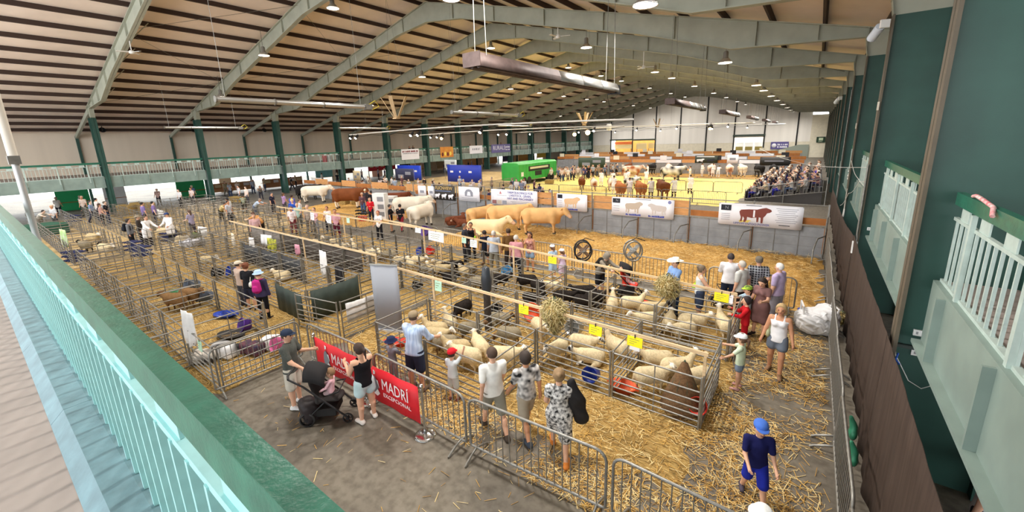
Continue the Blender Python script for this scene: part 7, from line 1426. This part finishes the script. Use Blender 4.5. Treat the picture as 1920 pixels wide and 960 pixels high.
# loose cables strung from the railings
for i, (pts, l) in enumerate((([(-5, 52, 3.6), (-1, 33, 3.3), (1.5, 19, 3.95)], 'thin white wire strung from the ring to the second bay railing'), ([(1.1, 23, 2.0), (1.15, 20, 2.9), (1.3, 18.5, 3.5), (1.52, 16.3, 4.0)], 'sagging white cable rising from the curtain to the railing'), ([(1.22, 22.4, 4.0), (1.3, 19, 3.55), (1.45, 16.5, 3.6), (1.52, 15.6, 3.75)], 'white cable sagging between two green columns'))):
    c = []; 
    for a, b in zip(pts, pts[1:]): c += [Vector(a).lerp(Vector(b), t) - Vector((0, 0, .12 * math.sin(math.pi * t))) for t in np.linspace(0, 1, 6)]
    MB().tube(c, .009, 5).build('strung_cable', cab, label=l, cat='cable')
o = empty('tool_hook', (1.18, 21.6, 1.9), label='round white cable reel hung on the third green column', cat='cable reel'); MB().tube([(0, .16 * math.cos(a), .16 * math.sin(a)) for a in np.linspace(0, 2 * math.pi, 15)], .02, 6).build('coil', cab, o); MB().tube([(0, 0, .16), (0, .05, 1.0)], .01, 5).build('cable', cab, o)
box('spray_bottle', whitep, 1.12, 1.24, 15.02, 15.128, 1.75, 2.1, label='white spray bottle standing at the curtain top by the second column', cat='bottle')
# ribbon on the near railing, pink cloth, striped flags
MB().tube([(1.56, 7.1, 4.44), (1.54, 6.9, 4.47), (1.53, 6.6, 4.46), (1.53, 6.25, 4.43), (1.5, 6.1, 4.36)], .022, 6).build('ribbon', mat('red_white_ribbon', '#d8606a', .6, col2='#e8d8d4', vscale=12), label='red and white ribbon lying on the near mint railing', cat='ribbon')
strip = mat('striped_cloth', '#e0e0dc', .6, col2='#4a4a48', vscale=5, stretch=(.2, 1, 3), detail=0)
for i, (y, z) in enumerate(((27.5, 2.7), (31, 2.9), (35.5, 3.1))):
    F = Field((-.3, -.8, -.4), (.3, .8, .4), .05); F.cap((0, -.5, -.15), (0, .45, .1), .16, .1, .05, 0, (.6, 1, 1.3)); V, Q, L = F.surf(); link('striped_flag', np_mesh('striped_flag', V, Q, L, strip), None, (1.5, y, z + .3), label='rolled grey and white striped flag on the railing beyond the straw, %s' % ordn[i], cat='flag', group='striped flags on the railing')
# behind the near bay of the right-hand balcony and beneath it
box('balcony_wall', mat('dim_green_wall', '#55706a', .7, var=.1, vscale=1), 6.2, 6.3, .3, 60, 3.17, 6.2, kind='structure')
for i, (x, y, w, h, c, l) in enumerate(((2.6, 5.0, .5, .45, '#2a3ac0', 'blue bag on the balcony floor behind the near railing'), (2.3, 6.2, .5, .4, '#c8c0b4', 'pale box on the balcony floor behind the near railing'), (2.9, 4.0, .5, .5, '#8a2a30', 'red patterned bag behind the near railing'))): MB().box(-w / 2, w / 2, -.2, .2, 0, h).build('storage_box' if i == 1 else 'bag', cloth(c), None, (x, y, 3.165), label=l, cat='bag' if i != 1 else 'box')
o = empty('pallet_stack', (3.15, 7.55, 0), label='timber pallet table loaded with pale stone samples below the balcony', cat='pallet')
for i in range(5): MB().box(-.7, .7, -.7 + .3 * i, -.48 + .3 * i, .62, .67).build('slat', wood, o)
for x in (-.6, .6): MB().box(x - .06, x + .06, -.7, .75, .5, .62).build('bearer', wood, o); MB().box(x - .05, x + .05, -.68, -.58, 0, .5).build('leg', wood, o); MB().box(x - .05, x + .05, .62, .72, 0, .5).build('leg', wood, o)
for i in range(6):
    for j in range(7):
        b = MB(); b.ball((0, 0, 0), .1, 8, 0, (1, .7, .45)); link('stone', b.mesh('stone', mat('pale_stone', '#dcc6ac', .7, var=.15, vscale=6)), None, (2.58 + .2 * i + .04 * (j % 2), 7.0 + .17 * j, .71 + .001 * i), label='pale cream stone sample on the pallet table below the balcony', cat='stone', group='stones on the pallet table')
P((2.05, 6.35), 150, 'person with a bare arm standing half hidden beneath the near balcony', h=1.7, fem=True, top=('vest', '#d8dce4'), low=('trousers', '#3a3a44'), res=.022)
# people at the very bottom edge of the picture
P(G(1432, 962, 1.2), 120, 'child in a white sun hat passing at the bottom edge', h=1.22, top=('tee', '#c8d0d4'), low=('shorts', '#4a5a6a'), hat=('bucket', '#eef0f0'), res=.02)
# ================================================================== the long balcony and what lies under it
red_i = mat('maroon_ink', '#7a2a34', .6)
def rail_banner(y0, y1, z0, z1, M, label, lines=()):
    o = empty('rail_banner', (XL - .18, (y0 + y1) / 2, z0), rad(90), label=label, cat='banner'); w, h = y1 - y0, z1 - z0
    MB().box(-w / 2, w / 2, -.006, .006, 0, h).build('vinyl_sheet', M, o)
    for t, x, z, s_, m_ in lines: text('lettering', t, m_, o, (x, -.012, z), s_)
    for x in (-w / 2 + .05, w / 2 - .05): MB().box(x - .02, x + .02, .006, .1, h - .05, h).build('tie', cab, o)
    return o
o = rail_banner(39.7, 43.1, 2.85, 4.4, vin, 'white balcony banner with maroon lettering, first along the railing')
scribble(o, -1.5, 1.22, 3.0, .26, red_i); scribble(o, -1.4, .92, 2.8, .14, ink_t)
o = rail_banner(47.6, 50.6, 2.8, 4.5, mat('orange_poster', '#e0a040', .6, col2='#c87838', vscale=1.2), 'orange picture banner on the long balcony, second along the railing'); 
for i in range(4): MB().ball((-1.0 + .6 * i, -.01, .5 + .1 * (i % 2)), .25, 8, 0, (1, .03, 1.4)).build('print', mat('poster_yellow', '#f0d860', .6) if i % 2 else mat('poster_dark', '#6a2a20', .6), o)
o = rail_banner(54.7, 58.2, 3.1, 4.5, vin, 'white balcony banner with grey script, third along the railing')
scribble(o, -1.0, .8, 2.0, .4, ink_t)
o = rail_banner(60.8, 66.8, 3.0, 4.55, mat('purple_vinyl', '#6a6494', .6), 'purple balcony banner with white capitals, fourth along the railing', (('RURALS', -.6, .85, 1.1, vin),))
scribble(o, 1.4, 1.0, 1.4, .3, vin); scribble(o, 1.4, .5, 1.4, .2, vin)
for i, (px_, py_, c) in enumerate(((767, 270, '#1c1a1c'), (774, 271, '#26201f'), (881, 264, '#22201f'), (939, 262, '#1a1a1e'), (975, 266, '#c0c8c4'))):
    p = AX(XL - .9, px_, py_); crowd(CM['stand' if i % 2 else 'fem'], (p.x, p.y), 3.17, 0, 'dark-clothed person leaning on the long balcony railing, %s from the viewer' % ordn[i] if i < 4 else 'person in pale clothes on the long balcony beyond the purple banner', ('tan', c, '#202024', '#1c1818', None), 'people on the long balcony')
# fire extinguishers, seats and a flag on the long balcony
for i, (y, c) in enumerate(((28.6, '#c8303a'), (29.2, '#d8d4d0'))): o = empty('extinguisher', (XL - 1.6, y, 3.17), label=['red barrel on the long balcony behind the railing', 'white barrel beside the red one on the long balcony'][i], cat='barrel'); MB().lathe([(0, 0), (.24, 0), (.26, .1), (.26, .8), (.2, .95), (0, 1.0)], 12).build('body', mat('barrel_%d' % i, c, .5), o); MB().box(-.05, .05, -.05, .05, 1.0, 1.1).build('cap', blackp, o)
# stalls seen through the bright openings below
stalls = [(-3.6, 3.4, 3.0, .1, 2.3, '#f0d8a0', 'warm yellow sheeted stall at the far left opening'), (5.2, 2.2, 2.6, 0, 2.3, '#28a868', 'green container door beyond the first column'), (8.4, 1.6, 2.0, 0, 2.2, '#e6e8ea', 'white van side beside the green door'), (14.2, 2.6, 2.5, 0, 2.3, '#2fa868', 'green container door beside the second column'), (17.5, 4.5, 3, .3, 1.3, '#c08a60', 'brown counter under the balcony beyond the second column'), (23, 5, 3, .2, 1.3, '#b07a58', 'long brown stall counter near the third column'), (30, 2.5, 3, .9, 2.4, '#8ad0d8', 'pale turquoise stall board under the balcony'), (33, 3, 3, 1.2, 2.3, '#5a3a34', 'dark brown stall sign under the balcony'), (38.5, 5.2, 3, 1.2, 2.2, '#d83048', 'red stall fascia under the balcony'), (44.6, 2.2, 3, .4, 2.2, '#2a2426', 'black stall front beside the red fascia'), (48, 3.5, 3, .6, 2.2, '#d8b0a0', 'pink and white stall beyond the red fascia'), (53, 4, 3, .5, 2.3, '#a08a6a', 'olive stall under the balcony before the purple banner'), (59, 5, 3, .5, 2.3, '#e0a870', 'orange stall under the purple banner'), (66, 5, 3, .5, 2.3, '#d89860', 'orange stall beyond the purple banner'), (73, 4, 3, .6, 2.3, '#3a3a6a', 'navy stall near the end wall'), (79, 6, 3, .5, 2.3, '#d8a050', 'amber stall near the end wall'), (87, 5, 3, .8, 2.3, '#e8c040', 'yellow-signed stall close to the end wall')]
for y0, ln, dp, z0, z1, c, l in stalls:
    x = -56.2; o = empty('market_stall', (x, y0, 0), label=l, cat='stall', group='stalls under the long balcony')
    MB().box(-.1, 0, 0, ln, z0, z1).build('front_panel', mat('stall_' + c.strip('#'), c, .6, var=.06, vscale=1.5), o)
    for y in (.05, ln - .05): MB().box(-.12, -.04, y - .05, y + .05, 0, z1 + .1).build('post', galv_d, o)
    MB().box(-.02, .25, 0, ln, max(z0, .8) - .04, max(z0, .8)).build('counter', ply2, o)
    if ln > 3: 
        for j in range(int(ln)): MB().box(0, .02, .3 + j, .9 + j, z1 - .5, z1 - .15).build('notice', vin if j % 2 else mat('notice_cream', '#d8c8a0', .6), o)
random.seed(5)
for i in range(24):
    for _ in range(40):
        y = random.uniform(3, 60); x = random.uniform(-55.2, -51.2)
        if room(x, y, .7): break
    c, hcol = rc()
    crowd(CM[random.choice(('stand', 'fem', 'walk'))], (x, y), .0, random.uniform(0, 360), '%s-haired visitor in a %s top strolling under the long balcony' % (hn[hcol], names[c]), (random.choice(('light', 'tan', 'pale')), c, random.choice(('#2a2a34', '#3a4a68', '#8a8274')), hcol, None), 'visitors under the long balcony')
# signs on the end wall
o = box('wall_sign', mat('purple_sign', '#5a528c', .6), -8.1, -4.9, 104.9, 104.96, 1.75, 3.25, label='purple sign with a round logo on the end wall', cat='sign'); MB().lathe([(0, 0), (.45, 0), (.45, .01), (0, .01)], 16).build('logo', vin, o, (-1.0, -.035, .75), rot=(math.pi / 2, 0, 0)); scribble(o, -.4, .95, 1.8, .35, vin, -.04); scribble(o, -.4, .45, 1.8, .35, vin, -.04)
o = box('exit_sign', mat('exit_green', '#23402c', .5), -.3, 1.15, 104.85, 104.92, 2.95, 4.1, label='dark green exit sign on the cream end wall corner', cat='sign'); MB().box(-.35, .35, -.045, -.04, .45, .95).build('pictogram', mat('exit_white', '#d8e8c8', .5), o); text('lettering', 'EXIT', mat('exit_white', '#d8e8c8', .5), o, (0, -.05, .22), .34)
o = box('wall_sign', vin, -3.7, -1.9, 104.8, 104.86, 1.1, 2.2, label='small white sign on the sloping stair screen of the end wall', cat='sign'); MB().box(-.6, .6, -.035, -.03, .4, .7).build('logo', ink_t, o)
MB().prism([(-9, 104.7, .9), (-3.2, 104.7, 2.6), (-1.4, 104.7, 2.6), (-1.4, 104.7, 0), (-9, 104.7, 0)], (0, .08, 0)).build('stair_screen', mat('grey_green_panel', '#8d9488', .6), label='sloping grey-green stair screen on the end wall', cat='screen')
# scaffold pole and column at the left edge
o = empty('scaffold_pole', (-10.9, .66, 0), label='thick grey scaffold pole rising past the near railing at the left edge', cat='pole'); MB().tube([(0, 0, 0), (0, 0, 5.2)], .045, 12).build('pole', mat('pale_grey_pole', '#b4b4b4', .4, .4), o); MB().tube([(0, 0, 5.2), (0, 0, 7.0)], .06, 12).build('sleeve', mat('cream_sleeve', '#d6d0c4', .5), o); MB().box(-.08, .08, -.07, .07, 5.1, 5.24).build('clamp', galv_d, o)
